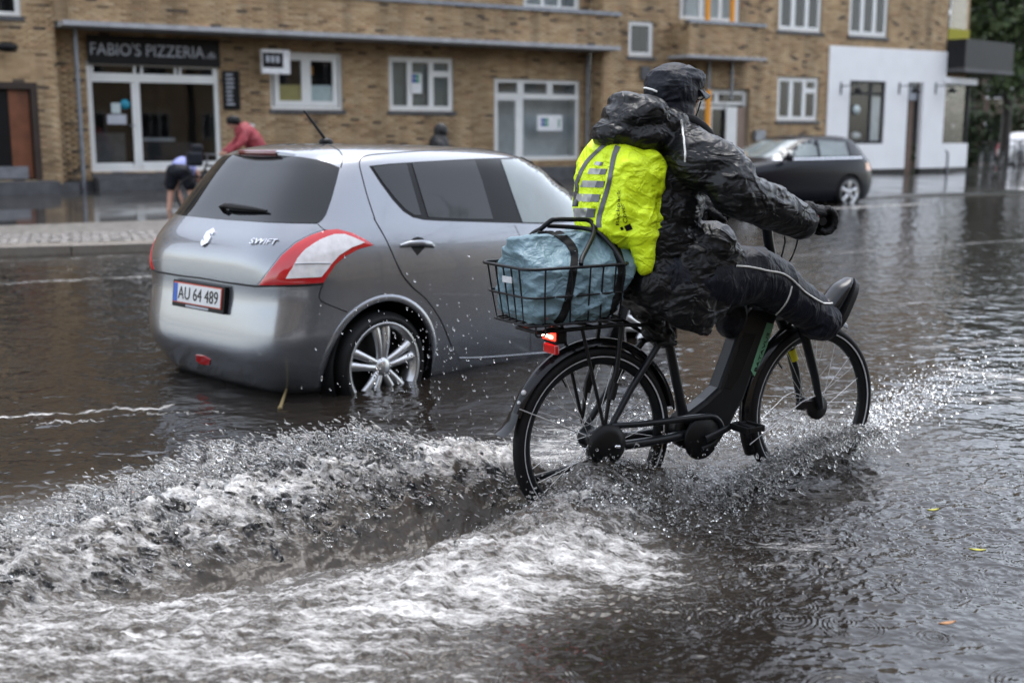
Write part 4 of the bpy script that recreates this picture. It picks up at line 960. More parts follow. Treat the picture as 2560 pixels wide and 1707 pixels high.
# ---- the dark car in the far lane
def hatch(name, loc, deg, m, label, LVs, wheels, panels, cat='car', nq=24, sub=3, kindw=1, group=None, size=1.0):
    c = Car(loc, deg); c.mtx = c.mtx @ Matrix.Scale(size, 4); c.inv = c.mtx.inverted(); c.root = empty(name); c.root.matrix_world = c.mtx; tag(c.root, label, cat, group)
    c.make_body('body', LVs, [(x, 0.33, 0.36) for x in wheels], m, nq, sub)
    for x in wheels:
        for sd in (-1, 1):
            q = MB(); q.lathe([(0.359, 0.84 * sd), (0.359, 0.53 * sd), (0.0, 0.53 * sd)], 'y', (x, 0, 0.33), 28); q.build('wheel_well', M['black'], c.root)
            c.wheel(x, sd * 0.79, 0.32, 0.325, 0.23, sd, kindw)
    for sd in (-1, 1):
        for nm, poly, mm in panels:
            cs = (lambda x, z, sd=sd: c.side(x, z, sd)); c.panel(nm, poly, M[mm], 0.004 if nm != 'trim_strip' else 0.008, 0.006, 0.12, caster=cs)
    return c
DL = [(0.16, .80, -.78, 3.3, 6, 4), (0.30, .86, -.83, 3.42, 6, 4), (0.50, .885, -.84, 3.46, 7, 4), (0.70, .89, -.82, 3.42, 7, 4), (0.82, .88, -.80, 3.25, 6, 3.5), (0.92, .86, -.76, 2.7, 6, 3.2), (0.98, .83, -.70, 2.3, 6, 3), (1.08, .79, -.66, 1.95, 5, 3), (1.20, .74, -.56, 1.65, 5, 3), (1.32, .69, -.42, 1.35, 4.5, 3), (1.39, .62, -.30, 1.15, 4, 3), (1.425, .47, -.1, .95, 3.5, 3), (1.44, .2, .3, .7, 3, 3), (1.441, .03, .5, .6, 3, 3)]
dp = on_z(2128, 505)
dcar = hatch('estate_car', (dp[0] - 0.62, dp[1] + 0.45, -0.12), FA + 180 - 2, M['dark_blue'], 'dark blue hatchback driving through the flood in front of the white shop', DL, (0.0, 2.6), [
    ('rear_quarter_glass', [(-0.46, 1.03), (-0.05, 1.03), (-0.06, 1.29), (-0.26, 1.26)], 'tint'),
    ('rear_door_glass', [(0.0, 1.03), (0.75, 1.03), (0.72, 1.34), (0.0, 1.31)], 'grey_glass'), ('front_door_glass', [(0.83, 1.03), (1.85, 1.02), (1.40, 1.26), (1.15, 1.33), (0.80, 1.34)], 'grey_glass'),
    ('trim_strip', [(-0.38, 0.985), (1.9, 0.965), (1.9, 0.99), (-0.38, 1.01)], 'chrome')], size=1.09)
# windscreen, rear lamps, mirror, headlights with their light
dcar.panel('windscreen', [(-0.62, 1.02), (0.62, 1.02), (0.55, 1.34), (-0.55, 1.34)], M['grey_glass'], 0.005, 0.006, 0.12, caster=lambda y, z: fr(dcar, y, z, 1))
for sg in (-1, 1):
    dcar.panel('tail_light', [(sg * 0.5, 0.72), (sg * 0.84, 0.74), (sg * 0.8, 0.90), (sg * 0.5, 0.88)], M['orange_lens'], 0.006, 0.006, 0.05, caster=lambda y, z: fr(dcar, y, z, -1))
    hl_ = dcar.panel('headlight', [(sg * 0.5, 0.64), (sg * 0.84, 0.66), (sg * 0.82, 0.78), (sg * 0.5, 0.74)], M['grey_glass'], 0.006, 0.006, 0.05, caster=lambda y, z: fr(dcar, y, z, 1))[0]
    dcar.panel('bulb', [(sg * 0.62, 0.68), (sg * 0.70, 0.68), (sg * 0.70, 0.73), (sg * 0.62, 0.73)], mat('lit_headlight', (0.9, 0.85, 0.7), 0.2, emit=((1, 0.85, 0.6), 2.0)), 0.010, 0.006, 0.05, parent=hl_, caster=lambda y, z: fr(dcar, y, z, 1))
    q = MB(); q.ball((1.72, sg * 0.98, 1.02), (0.07, 0.11, 0.075), 12, 8); q.tube([(1.72, sg * 0.8, 1.0), (1.72, sg * 0.95, 1.0)], 0.03, 8); q.build('wing_mirror', M['dark_blue'], dcar.root)
# cars parked in the side street at the far right
for (px_, py_, D_, m_, nm, lab) in ((2560, 388, 50, 'white_car', 'saloon_car', 'white car parked in the side street beyond the bicycles'), (2548, 368, 58, 'red_paint', 'compact_car', 'red car parked behind the white car in the side street')):
    p = CAMP + ray(px_, py_) * D_
    hatch(nm, (p[0], p[1], 0.2), 20, M[m_], lab, DL, (0.0, 2.6), [('rear_door_glass', [(0.0, 1.03), (0.75, 1.03), (0.72, 1.33), (0.05, 1.30)], 'tint'), ('front_door_glass', [(0.83, 1.03), (1.85, 1.02), (1.40, 1.26), (1.15, 1.33), (0.80, 1.34)], 'tint')], nq=16, sub=2)
# ------------------------------------------------------------------ the bicycle
K = Car((0.312, 4.468, -0.074), 30.6)            # the bicycle's frame; also maps measured points
KF = Frame((0.312, 4.468, -0.074), 30.6)
def c1(x, y, l=0.0): return KF.side(1200 + x * .3571, 760 + y * .3571, l)
def c2(x, y, l=0.0): return KF.side(1660 + x * .37, 740 + y * .37, l)
def c3(x, y, l=0.0): return KF.side(1200 + x * .2295, 500 + y * .2295, l)
def c7(x, y, l=0.0): return KF.side(1200 + x * .4082, 120 + y * .4082, l)
def c8(x, y, l=0.0): return KF.side(1600 + x * .3061, 420 + y * .3061, l)
p3_ = lambda L: [(1200 + x * .2295, 500 + y * .2295) for x, y in L]
p7_ = lambda L: [(1200 + x * .4082, 120 + y * .4082) for x, y in L]
p8_ = lambda L: [(1600 + x * .3061, 420 + y * .3061) for x, y in L]
bike = empty('bicycle'); bike.matrix_world = KF.matrix()
tag(bike, 'black electric city bicycle splashing through the flood under the rider in the raincoat', 'bicycle')
M['frame'] = mat('matt_black_frame', (0.009, 0.0105, 0.0125), 0.32, 0.0, var=0.15, scale=30, spec=0.35)
M['fender'] = mat('black_mudguard', (0.007, 0.007, 0.008), 0.16, var=0.1, spec=0.45)
M['steel'] = mat('steel_spoke', (0.55, 0.55, 0.55), 0.3, 0.9, var=0.05)
M['reflex'] = mat('reflective_stripe', (0.55, 0.56, 0.57), 0.4, var=0.15, scale=40)
M['wire'] = mat('black_wire', (0.007, 0.007, 0.008), 0.4, var=0.2, spec=0.3)
M['mint'] = mat('mint_stripe', (0.14, 0.33, 0.20), 0.45)
M['yellow_st'] = mat('yellow_sticker', (0.6, 0.55, 0.02), 0.5)
M['led_red'] = mat('lit_red_led', (0.8, 0.02, 0.01), 0.2, emit=((1, 0.02, 0.01), 2.5))
M['led_core'] = mat('lit_led_core', (1, 0.5, 0.4), 0.2, emit=((1, 0.30, 0.22), 9.0))
RW, FW, RR = (0.0, 0.355), (1.128, 0.355), 0.3555
def cyc_wheel(x, z, phase):
    w = empty('wheel', (x, 0, z), 0, bike)
    q = MB(); q.lathe([(0.334 + 0.0225 * math.cos(t), 0.0235 * math.sin(t)) for t in np.linspace(0, 2 * math.pi, 17)], 'y', seg=96); q.build('tyre', M['rubber'], w)
    q = MB(); q.lathe([(0.318, 0.013), (0.300, 0.0125), (0.289, 0.007), (0.289, -0.007), (0.300, -0.0125), (0.318, -0.013)], 'y', seg=96); q.build('rim', M['frame'], w)
    for sd in (-1, 1):
        q = MB(); q.lathe([(0.3185, sd * 0.0222), (0.3205, sd * 0.0232), (0.3235, sd * 0.0245), (0.3225, sd * 0.0228)], 'y', seg=96); q.build('reflective_stripe', M['reflex'], w)
    q = MB(); hr = 0.045 if x < 0.5 else 0.03
    q.lathe([(0.0, -0.062), (0.010, -0.062), (0.010, -0.05), (hr, -0.045), (hr, -0.035), (hr * 0.7, -0.03), (hr * 0.7, 0.03), (hr, 0.035), (hr, 0.045), (0.010, 0.05), (0.010, 0.062), (0, 0.062)], 'y', seg=28); q.build('hub', M['frame'], w)
    for k in range(32):
        a = 2 * math.pi * k / 32 + phase; sd = 1 if k % 2 else -1; da = 0.85 * (1 if (k // 2) % 2 else -1)
        q = MB(); q.tube([(hr * math.cos(a + da), sd * 0.040, hr * math.sin(a + da)), (0.290 * math.cos(a), sd * 0.004, 0.290 * math.sin(a))], 0.0013, 5, cap=False); q.build('spoke', M['steel'], w)
    q = MB(); a = phase + 2.0; q.tube([(0.300 * math.cos(a), 0, 0.300 * math.sin(a)), (0.25 * math.cos(a), 0, 0.25 * math.sin(a))], 0.004, 6); q.build('valve', M['black'], w)
    return w
cyc_wheel(*RW, 0.1); fwh = cyc_wheel(*FW, 0.33)
def guard(c, a0, a1, name='mudguard', r=0.378, w=0.031):
    q = MB(); rows = []
    for a in np.linspace(math.radians(a0), math.radians(a1), 40):
        row = []
        for t in np.linspace(-1, 1, 9):
            rr = r + 0.014 * (1 - abs(t) ** 2.2) - 0.010 * abs(t) ** 4; row.append((c[0] + rr * math.cos(a), w * t, c[1] + rr * math.sin(a)))
        for t in np.linspace(1, -1, 9):
            rr = r - 0.0025 + 0.014 * (1 - abs(t) ** 2.2) - 0.010 * abs(t) ** 4; row.append((c[0] + rr * math.cos(a), w * t * 0.97, c[1] + rr * math.sin(a)))
        row.append(row[0]); rows.append(row)
    q.grid(rows); return q.build(name, M['fender'], bike)
gr = guard(RW, 12, 160); gf = guard(FW, 62, 206)
# mud flap on the rear mudguard
q = MB(); pf = [(RW[0] + r * math.cos(math.radians(a)), RW[1] + r * math.sin(math.radians(a))) for r, a in ((0.383, 158), (0.384, 163), (0.40, 168), (0.425, 171))]
q.grid([[(p[0], -0.034 - i * 0.003, p[1]), (p[0] - 0.012, 0.0, p[1] + 0.004), (p[0], 0.034 + i * 0.003, p[1])] for i, p in enumerate(pf)]); q.build('mud_flap', M['fender'], gr)
for a, rr in ((146, 0.010), (152, 0.007)):
    q = MB(); q.ball((RW[0] + 0.391 * math.cos(math.radians(a)), -0.02, RW[1] + 0.391 * math.sin(math.radians(a))), rr, 10, 6); q.build('reflector', M['reflex'], gr)
# stays of the mudguards
for sd in (-1, 1):
    q = MB(); q.tube([(FW[0] + 0.383 * math.cos(math.radians(198)), sd * 0.03, FW[1] + 0.383 * math.sin(math.radians(198))), (FW[0] - 0.1, sd * 0.055, FW[1] + 0.04), (FW[0] - 0.02, sd * 0.06, FW[1] + 0.06)], 0.0025, 6); q.build('mudguard_stay', M['steel'], gf)
    q = MB(); q.tube([(RW[0] + 0.383 * math.cos(math.radians(155)), sd * 0.03, RW[1] + 0.383 * math.sin(math.radians(155))), (RW[0], sd * 0.066, RW[1])], 0.0025, 6); q.build('mudguard_stay', M['steel'], gr)
# main frame
def prism_px(name, pts, hw, m, bev=0.012, parent=None):
    q = MB(); q.prism([(p[0], p[2]) for p in pts], -hw, hw); return q.build(name, m, parent or bike, bevel=bev, fix=True)
dt = prism_px('down_tube', [c2(*p) for p in ((475, 215), (420, 380), (335, 610), (250, 690), (130, 780), (95, 850), (150, 905), (300, 925), (400, 880), (455, 770), (500, 690), (560, 520), (640, 320), (730, 130), (745, 80), (560, 60), (510, 120))], 0.040, M['frame'], 0.016)
prism_px('battery', [c2(*p) for p in ((500, 235), (585, 245), (470, 540), (410, 625), (365, 610))], 0.0425, M['black'], 0.004, dt)
prism_px('mint_panel', [c2(*p) for p in ((650, 170), (696, 182), (646, 338), (566, 530), (542, 490), (592, 335))], 0.0418, M['mint'], 0.0, dt)
a, b = Vector(c2(574, 500)), Vector(c2(668, 228)); a.y = b.y = -0.0418; dd = (b - a)
text_obj('lettering', 'BATAVUS', M['sign_black'], dt, dd.length * 0.95, 0.013, face_mtx(a + Vector((0.002, -0.0012, 0.0)), dd, Vector((-dd.z, 0, dd.x))), 0.002)
q = MB(); q.tube([c1(1420, 790), c1(1395, 640), c1(1340, 360), (0.325, 0, 0.80)], [0.024, 0.02, 0.019, 0.018], 14); q.tube([(0.33, 0, 0.78), (0.305, 0, 0.905)], 0.0145, 12); q.build('seat_tube', M['frame'], bike)
q = MB(); q.lathe([(0, 0.0)] + [(0.078, -0.04), (0.082, 0.0), (0.078, 0.045), (0.06, 0.052), (0, 0.052)], 'y', (0.465, 0, 0.335), 32); q.build('motor', M['black'], bike)
for sd in (-1, 1):
    q = MB(); q.tube([c1(1250, 285, -0.05)[0::1] if sd < 0 else (c1(1250, 285, -0.05)[0], 0.05, c1(1250, 285, -0.05)[2]), (0.13, sd * 0.062, 0.55), (0.012, sd * 0.07, 0.385)], [0.0135, 0.0135, 0.012], 10); q.build('seat_stay', M['frame'], bike)
    q = MB(); q.tube([(0.0, sd * 0.068, 0.355), (0.10, sd * 0.062, 0.33), (0.25, sd * 0.055, 0.325), (0.42, sd * 0.05, 0.33)], [0.016, 0.019, 0.019, 0.02], 10); q.build('chain_stay', M['frame'], bike)
q = MB(); q.tube([(0.36, -0.03, 0.70), (0.30, -0.05, 0.71), (0.25, -0.05, 0.704)], 0.013, 8); q.tube([(0.36, 0.03, 0.70), (0.30, 0.05, 0.71), (0.25, 0.05, 0.704)], 0.013, 8); q.build('stay_bridge', M['frame'], bike)
# belt case, gear hub housing
cc = [(-0.055, 0.395), (0.0, 0.425), (0.2, 0.405), (0.46, 0.395), (0.545, 0.38), (0.575, 0.335), (0.545, 0.295), (0.46, 0.28)]
q = MB(); q.tube(catmull([(x, -0.082, z) for x, z in [(0.02, 0.42), (0.2, 0.408), (0.45, 0.402), (0.53, 0.39), (0.565, 0.34), (0.53, 0.29), (0.46, 0.272)]], 6), 0.013, 8); q.build('belt_guard', M['frame'], bike)
q = MB(); q.lathe([(0, -0.105), (0.045, -0.104), (0.078, -0.095), (0.082, -0.08), (0.075, -0.066), (0, -0.066)], 'y', (0.005, 0, 0.35), 32); gh = q.build('gear_hub_cover', M['black'], bike)
for k, (x, z) in enumerate(((0.028, 0.345), (0.04, 0.343))):
    q = MB(); q.ball((x, -0.11, z), 0.008, 10, 6); q.build('axle_nut', M['chrome'], gh)
q = MB(); q.lathe([(0.0, -0.088), (0.082, -0.088), (0.088, -0.08), (0.082, -0.072), (0, -0.072)], 'y', (0.465, 0, 0.315), 40); q.build('chainring', M['black'], bike)
# cranks and pedals: right one forward, left one back
ca, cb = (0.465, -0.105, 0.315), c2(505, 862, -0.125)
q = MB(); q.tube([ca, (cb[0], -0.118, cb[2])], [0.017, 0.012], 10, flat=0.6); q.build('crank', M['frame'], bike)
pd = Vector((cb[0] + 0.0, -0.175, cb[2]))
def pedal(p, name='pedal'):
    q = MB(); q.tube([p + Vector((0, 0.06, 0)), p + Vector((0, -0.05, 0))], 0.010, 8)
    for dx in (-0.042, 0.042): q.box(p + Vector((dx, 0, -0.004)), (0.014, 0.10, 0.026))
    for dy in (-0.046, 0.046): q.box(p + Vector((0, dy, -0.004)), (0.07, 0.010, 0.022))
    q.build(name, M['black'], bike, bevel=0.003)
pedal(pd)
q = MB(); q.tube([(0.465, 0.10, 0.315), (0.465 - (cb[0] - 0.465), 0.118, 0.315 - (cb[2] - 0.315))], [0.017, 0.012], 10, flat=0.6); q.build('crank', M['frame'], bike); pedal(Vector((0.465 - (cb[0] - 0.465), 0.175, 0.315 - (cb[2] - 0.315))))
# folded stand
q = MB(); a, b = c1(755, 1115, 0.06), c1(362, 1222, 0.10); q.tube([(0.02, 0.06, 0.30), a, b], [0.012, 0.012, 0.015], 8); q.build('kickstand', M['frame'], bike)
# fork, head tube, stem, handlebar
for sd in (-1, 1):
    q = MB(); q.tube([(0.985, sd * 0.055, 0.74), (1.03, sd * 0.058, 0.66), (1.09, sd * 0.058, 0.5), (1.128, sd * 0.062, 0.355)], [0.021, 0.021, 0.019, 0.014], 12); q.build('fork_leg', M['frame'], bike)
q = MB(); q.tube([(0.985, -0.06, 0.745), (0.975, 0, 0.76), (0.985, 0.06, 0.745)], 0.022, 10); q.tube([(0.98, 0, 0.75), (0.90, 0, 0.95)], 0.026, 12); q.build('fork_crown', M['frame'], bike)
q = MB(); s0 = c2(822, 380, 0.06); q.tube([(1.055, 0.058, 0.60), (1.075, 0.058, 0.55)], 0.0225, 12, cap=False); q.build('yellow_sticker', M['yellow_st'], bike)
q = MB(); q.tube([(0.955, 0, 0.80), (0.875, 0, 1.0)], 0.03, 14); q.tube([(0.85, 0, 0.76), (0.92, 0, 0.86)], 0.035, 12); q.build('head_tube', M['frame'], bike)
st = c8(1030, 530); q = MB(); q.tube([(0.885, 0, 0.97), (0.855, 0, 1.08), (0.84, 0, 1.16), (0.80, 0, 1.20)], [0.021, 0.021, 0.022, 0.018], 12); q.build('stem', M['frame'], bike)
HG = Vector(c8(1440, 425, -0.30))                 # right grip
hb = [(HG.x - 0.03, -0.36, HG.z - 0.0), (HG.x, -0.28, HG.z + 0.0), (HG.x + 0.05, -0.20, HG.z + 0.01), (HG.x + 0.04, -0.10, HG.z + 0.02), (0.80, 0, 1.20)]
hb = hb + [(p[0], -p[1], p[2]) for p in hb[-2::-1]]
q = MB(); q.tube([Vector(p) for p in catmull(hb, 5)], 0.011, 10); q.build('handlebar', M['frame'], bike)
for sd in (-1, 1):
    q = MB(); q.tube([(HG.x - 0.03, sd * 0.365, HG.z), (HG.x - 0.003, sd * 0.255, HG.z)], 0.017, 12); q.build('grip', M['rubber'], bike)
    q = MB(); q.tube([(HG.x + 0.03, sd * 0.22, HG.z - 0.005), (HG.x + 0.05, sd * 0.27, HG.z - 0.03), (HG.x + 0.035, sd * 0.34, HG.z - 0.04)], 0.007, 8); q.build('brake_lever', M['black'], bike)
q = MB(); q.box((0.84, 0, 1.235), (0.05, 0.07, 0.03)); q.build('display', M['black'], bike, bevel=0.008)
for pts in (((1178, 555, -0.2), (1185, 600, -0.18), (1165, 690, -0.12), (1160, 765, -0.06)), ((1290, 565, -0.22), (1275, 640, -0.2), (1240, 730, -0.12), (1180, 860, -0.05))):
    q = MB(); q.tube(catmull([c8(*p) for p in pts] + [(0.95, -0.03, 0.82)], 5), 0.0035, 6); q.build('cable', M['wire'], bike)
# front hub brake arm and disc
q = MB(); q.lathe([(0.0, -0.05), (0.052, -0.048), (0.052, -0.03), (0, -0.03)], 'y', (1.128, 0, 0.355), 28); q.box((1.06, -0.045, 0.375), (0.11, 0.012, 0.03)); q.build('hub_brake', M['black'], bike)
# saddle
rows = []
for t in np.linspace(0, 1, 14):
    w = 0.115 * (1 - t) ** 0.7 * (0.35 + 0.65 * min(1, t * 6) ** 0.5) + 0.022; x = 0.155 + 0.27 * t; z = 0.925 + 0.02 * (1 - t) ** 2
    rows.append([(x, w * math.cos(a), z + 0.028 * math.sin(a) * (1 if math.sin(a) > 0 else 1.3)) for a in np.linspace(0, 2 * math.pi, 17)])
q = MB(); q.grid(rows); q.add(rows[0], [tuple(range(17))]); q.add(rows[-1], [tuple(range(16, -1, -1))]); q.build('saddle', M['rubber'], bike)
# rack
ZR = 0.80
rk = MB()
for l in (-0.07, 0.07): rk.tube([(0.29, l * 0.6, 0.72), (0.18, l, ZR - 0.01), (0.05, l, ZR), (-0.30, l, ZR)], 0.008, 8)
for s in (-0.30, -0.18, -0.05, 0.06): rk.tube([(s, -0.07, ZR), (s, 0.07, ZR)], 0.007, 8)
rko = rk.build('rack', M['wire'], bike)
for sd in (-1, 1):
    q = MB(); q.tube([(c1(640, 220)[0], sd * 0.07, ZR), (0.0, sd * 0.075, 0.40)], 0.007, 8); q.build('rack_strut', M['wire'], rko)
    q = MB(); q.tube([(0.075, sd * 0.07, ZR), (0.045, sd * 0.078, 0.62), (0.02, sd * 0.078, 0.56), (0.0, sd * 0.076, 0.42)], [0.008, 0.011, 0.010, 0.006], 8); q.build('rack_strut', M['wire'], rko)
    q = MB(); q.tube([(0.04, sd * 0.08, 0.585), (0.02, sd * 0.082, 0.52)], 0.016, 8); q.build('strut_clamp', M['black'], rko)
# tail lamp under the basket
L0 = Vector(c3(810, 1500, -0.02)); lm = empty('rear_lamp', (-0.195, -0.02, 0.772), 0, bike)
q = MB(); q.box((0.005, 0, 0), (0.05, 0.095, 0.05)); q.build('housing', M['black'], lm, bevel=0.01)
q = MB(); q.box((-0.023, 0, 0.004), (0.008, 0.088, 0.030)); q.build('lens', M['led_red'], lm, bevel=0.003)
q = MB(); q.box((-0.0285, 0.018, 0.004), (0.004, 0.034, 0.010)); q.build('led', M['led_core'], lm); q = MB(); q.box((-0.0285, -0.022, 0.002), (0.004, 0.022, 0.010)); q.build('led', M['led_core'], lm)
q = MB(); q.box((-0.012, 0, -0.045), (0.02, 0.085, 0.038)); q.build('reflector', M['red_lens'], lm, bevel=0.006)

# ------------------------------------------------------------------ wire basket on the rack (lifts off)
bk_ = empty('wire_basket'); bk_.matrix_world = KF.matrix(); tag(bk_, 'black wire basket on the bicycle rack holding a blue bag', 'basket')
W1, W0 = 0.175, 0.145
def ring(z, s0, s1, w, zf=None, n=5):
    P = [(s0, -w, z), (s1, -w, z), (s1 + 0.02, 0, (zf or z)), (s1, w, z), (s0, w, z)]; out = []; rr = 0.05
    C = [(s0 + rr, -w), (s1 - rr, -w), (s1 - rr, w), (s0 + rr, w)]
    def arc(cx, cy, a0, a1): return [(cx + rr * math.cos(t), cy + rr * math.sin(t), z) for t in np.linspace(a0, a1, n)]
    out += arc(s1 - rr, -w + rr, -math.pi / 2, 0); out += arc(s1 - rr, w - rr, 0, math.pi / 2); out += arc(s0 + rr, w - rr, math.pi / 2, math.pi); out += arc(s0 + rr, -w + rr, math.pi, 1.5 * math.pi); out.append(out[0])
    return out
def tilt(P, drop=0.0): return [(x, y, z - drop * max(0, (x + 0.02) / 0.06)) for x, y, z in P]
top, midr, bot = ring(1.040, -0.40, 0.045, W1), ring(0.938, -0.385, 0.045, W1 - 0.012), ring(0.836, -0.37, 0.045, W0)
for nm, P, r in (('rim', top, 0.0058), ('middle_ring', midr, 0.0042), ('bottom_ring', bot, 0.0045)):
    q = MB(); q.tube(P, r, 8); q.build(nm, M['wire'], bk_)
def bar(s, sd): return [(s, sd * W1, 1.04), (s * 0.985, sd * (W1 - 0.012), 0.938), (s * 0.96 + 0.004, sd * W0, 0.836)]
for sd in (-1, 1):
    for s in (-0.33, -0.22, -0.14, -0.085, -0.03, 0.005):
        q = MB(); q.tube(bar(s, sd) + [(s * 0.96, 0, 0.833)], 0.0032, 6); q.build('bar', M['wire'], bk_)
for l in (-0.11, -0.055, 0.0, 0.055, 0.11):
    q = MB(); q.tube([(-0.40, l, 1.04), (-0.385, l * 0.95, 0.938), (-0.37, l * 0.85, 0.836), (0.045, l * 0.85, 0.836), (0.045, l * 0.95, 0.938), (0.045, l, 1.04)], 0.0032, 6); q.build('bar', M['wire'], bk_)
q = MB(); q.tube(catmull([(-0.335, -0.12, 0.834), (-0.335, -0.12, 0.80), (-0.315, -0.12, 0.793), (-0.295, -0.12, 0.80), (-0.295, -0.12, 0.834)], 4), 0.0035, 6); q.build('hook', M['wire'], bk_)
q = MB(); q.box((-0.403, -0.035, 0.995), (0.004, 0.065, 0.022)); q.build('maker_tag', M['reflex'], bk_)
# two folding carrying handles
h1 = [c3(1100, 700, -0.175), c3(1110, 640, -0.16), c3(1170, 520, -0.12), c3(1235, 380, -0.07), c3(1240, 290, -0.03), c3(1180, 222, 0.0), c3(1000, 213, 0.0), c3(820, 212, 0.0), c3(760, 235, 0.02), c3(670, 310, 0.06), c3(560, 380, 0.10), c3(470, 520, 0.14), c3(400, 640, 0.165)]
h2 = [c3(1570, 715, -0.175), c3(1540, 660, -0.16), c3(1460, 530, -0.12), c3(1330, 390, -0.07), c3(1230, 330, -0.03), c3(1100, 306, 0.01), c3(900, 290, 0.03), c3(740, 282, 0.04)]
for h in (h1, h2):
    q = MB(); q.tube(catmull(h, 5), 0.0088, 10); q.build('handle', M['wire'], bk_)

# ------------------------------------------------------------------ blue roll-top bag in the basket
M['bag'] = mat('blue_grey_fabric', (0.150, 0.235, 0.275), 0.42, var=0.10, scale=6, bump=0.1, bscale=150, spec=0.4)
crinkle(M['bag'], 9, 0.5, 0.006, (1, 1, 1.4))
M['webbing'] = mat('black_webbing', (0.007, 0.007, 0.0075), 0.7, spec=0.2, var=0.2, scale=60)
def bag_mesh():
    nv, nu = 60, 150; V = np.zeros((nv, nu, 3))
    for i in range(nv):
        v = i / (nv - 1); z = 0.842 + 0.290 * v
        e = smooth01(0.0, 0.10, v)
        wid = (0.140 + 0.016 * math.sin(math.pi * min(1, v * 1.2))) * (0.85 + 0.15 * e); wid *= 1 - 0.62 * smooth01(0.6, 1.0, v) ** 1.2
        s0 = -0.352 + 0.02 * (1 - e) - 0.012 * v - 0.012 * smooth01(0.75, 1, v); s1 = 0.03 - 0.02 * (1 - e) + 0.105 * smooth01(0.1, 0.8, v)
        cx, hx = (s0 + s1) / 2, (s1 - s0) / 2; n = 6.0 - 2.5 * smooth01(0.75, 1, v)
        for k in range(nu):
            ph = 2 * math.pi * k / nu; c, s = math.cos(ph), math.sin(ph); r = (abs(c) ** n + abs(s) ** n) ** (-1 / n)
            V[i, k] = (cx + hx * c * r, wid * s * r, z + 0.016 * math.sin(math.pi * (c * 0.5 + 0.5)) * smooth01(0.8, 1, v))
    x, y, z = V[..., 0], V[..., 1], V[..., 2]
    # folds: diagonal, running down from the strap and the corners
    f = np.clip(fbm(x * 7 + z * 6, y * 5, z * 10 - x * 6, 2, 0.45, ridge=True), 0, 1) ** 2.2 * 0.017 + np.clip(fbm(x * 16 + z * 12, y * 8, z * 13 - x * 15, 2, 0.45, ridge=True), 0, 1) ** 2 * 0.008 - 0.004
    cen = np.array([-0.15, 0, 1.0]); nrm = V - cen; nrm[..., 0] *= 0.35; nrm[..., 2] *= 0.4; nrm /= np.linalg.norm(nrm, axis=2, keepdims=True)
    V = V + nrm * f[..., None]
    q = MB(); q.grid([[tuple(p) for p in V[i]] + [tuple(V[i][0])] for i in range(nv)]); q.add([tuple(p) for p in V[-1]], [tuple(range(nu))], True); q.add([tuple(p) for p in V[0]], [tuple(range(nu - 1, -1, -1))])
    return q
bg = empty('roll_top_bag'); bg.matrix_world = KF.matrix(); tag(bg, 'blue grey roll-top bag with black straps in the wire basket', 'bag')
bago = bag_mesh().build('bag_body', M['bag'], bg, fix=True); me = bago.data
for p in me.polygons: p.use_smooth = True
class Tracer(Car):
    def __init__(s, frame, me, root):
        s.mtx = frame.matrix(); s.inv = s.mtx.inverted(); s.root = root
        s.bvh_full = BVHTree.FromPolygons([v.co[:] for v in me.vertices], [tuple(p.vertices) for p in me.polygons])
def band(path, w):
    """outline of a band of width w (photo px) round a path"""
    P = [np.array(p, float) for p in catmull([(x, y, 0) for x, y in path], 4)]; Lf, Rt = [], []
    for i, p in enumerate(P):
        t = P[min(i + 1, len(P) - 1)] - P[max(i - 1, 0)]; t /= np.linalg.norm(t) + 1e-9; n = np.array([-t[1], t[0], 0]); ww = w if not hasattr(w, '__len__') else np.interp(i / (len(P) - 1), np.linspace(0, 1, len(w)), w)
        Lf.append(tuple((p + n * ww / 2)[:2])); Rt.append(tuple((p - n * ww / 2)[:2]))
    return Lf + Rt[::-1]
T = Tracer(KF, me, bg)
T.panel('strap', band(p3_([(640, 320), (760, 330), (880, 390), (985, 490), (1030, 600), (1015, 760), (985, 950), (950, 1120), (900, 1260), (830, 1350)]), 19), M['webbing'], 0.003, 0.004, 5)
T.panel('strap', band(p3_([(1385, 330), (1440, 400), (1480, 520), (1530, 680), (1540, 800), (1510, 980), (1470, 1150), (1440, 1310)]), 19), M['webbing'], 0.003, 0.004, 5)
T.panel('buckle', p3_([(1420, 420), (1500, 400), (1512, 500), (1440, 520)]), M['black'], 0.008, 0.004, 5)
# ------------------------------------------------------------------ the rider
def fuse(mb_, voxel=0.008, smooth=6, fac=0.5):
    """one continuous skin round overlapping solids"""
    me = mb_.mesh('fuse'); bm = bmesh.new(); bm.from_mesh(me); bmesh.ops.remove_doubles(bm, verts=bm.verts, dist=1e-6); bmesh.ops.recalc_face_normals(bm, faces=bm.faces); bm.to_mesh(me); bm.free()
    o = bpy.data.objects.new('fuse', me); COL.objects.link(o)
    md = o.modifiers.new('r', 'REMESH'); md.mode = 'VOXEL'; md.voxel_size = voxel; md.use_smooth_shade = True
    if smooth: ms = o.modifiers.new('s', 'SMOOTH'); ms.factor = fac; ms.iterations = smooth
    bpy.context.view_layer.update()
    out = bpy.data.meshes.new_from_object(o.evaluated_get(bpy.context.evaluated_depsgraph_get())); bpy.data.objects.remove(o)
    out.materials.clear(); return out
def get_vn(me):
    V = np.empty(len(me.vertices) * 3, np.float32); me.vertices.foreach_get('co', V); N = np.empty(len(me.vertices) * 3, np.float32); me.vertices.foreach_get('normal', N)
    return V.reshape(-1, 3).astype(float), N.reshape(-1, 3).astype(float)
def put_v(me, V): me.vertices.foreach_set('co', np.ascontiguousarray(V, np.float32).ravel()); me.update()
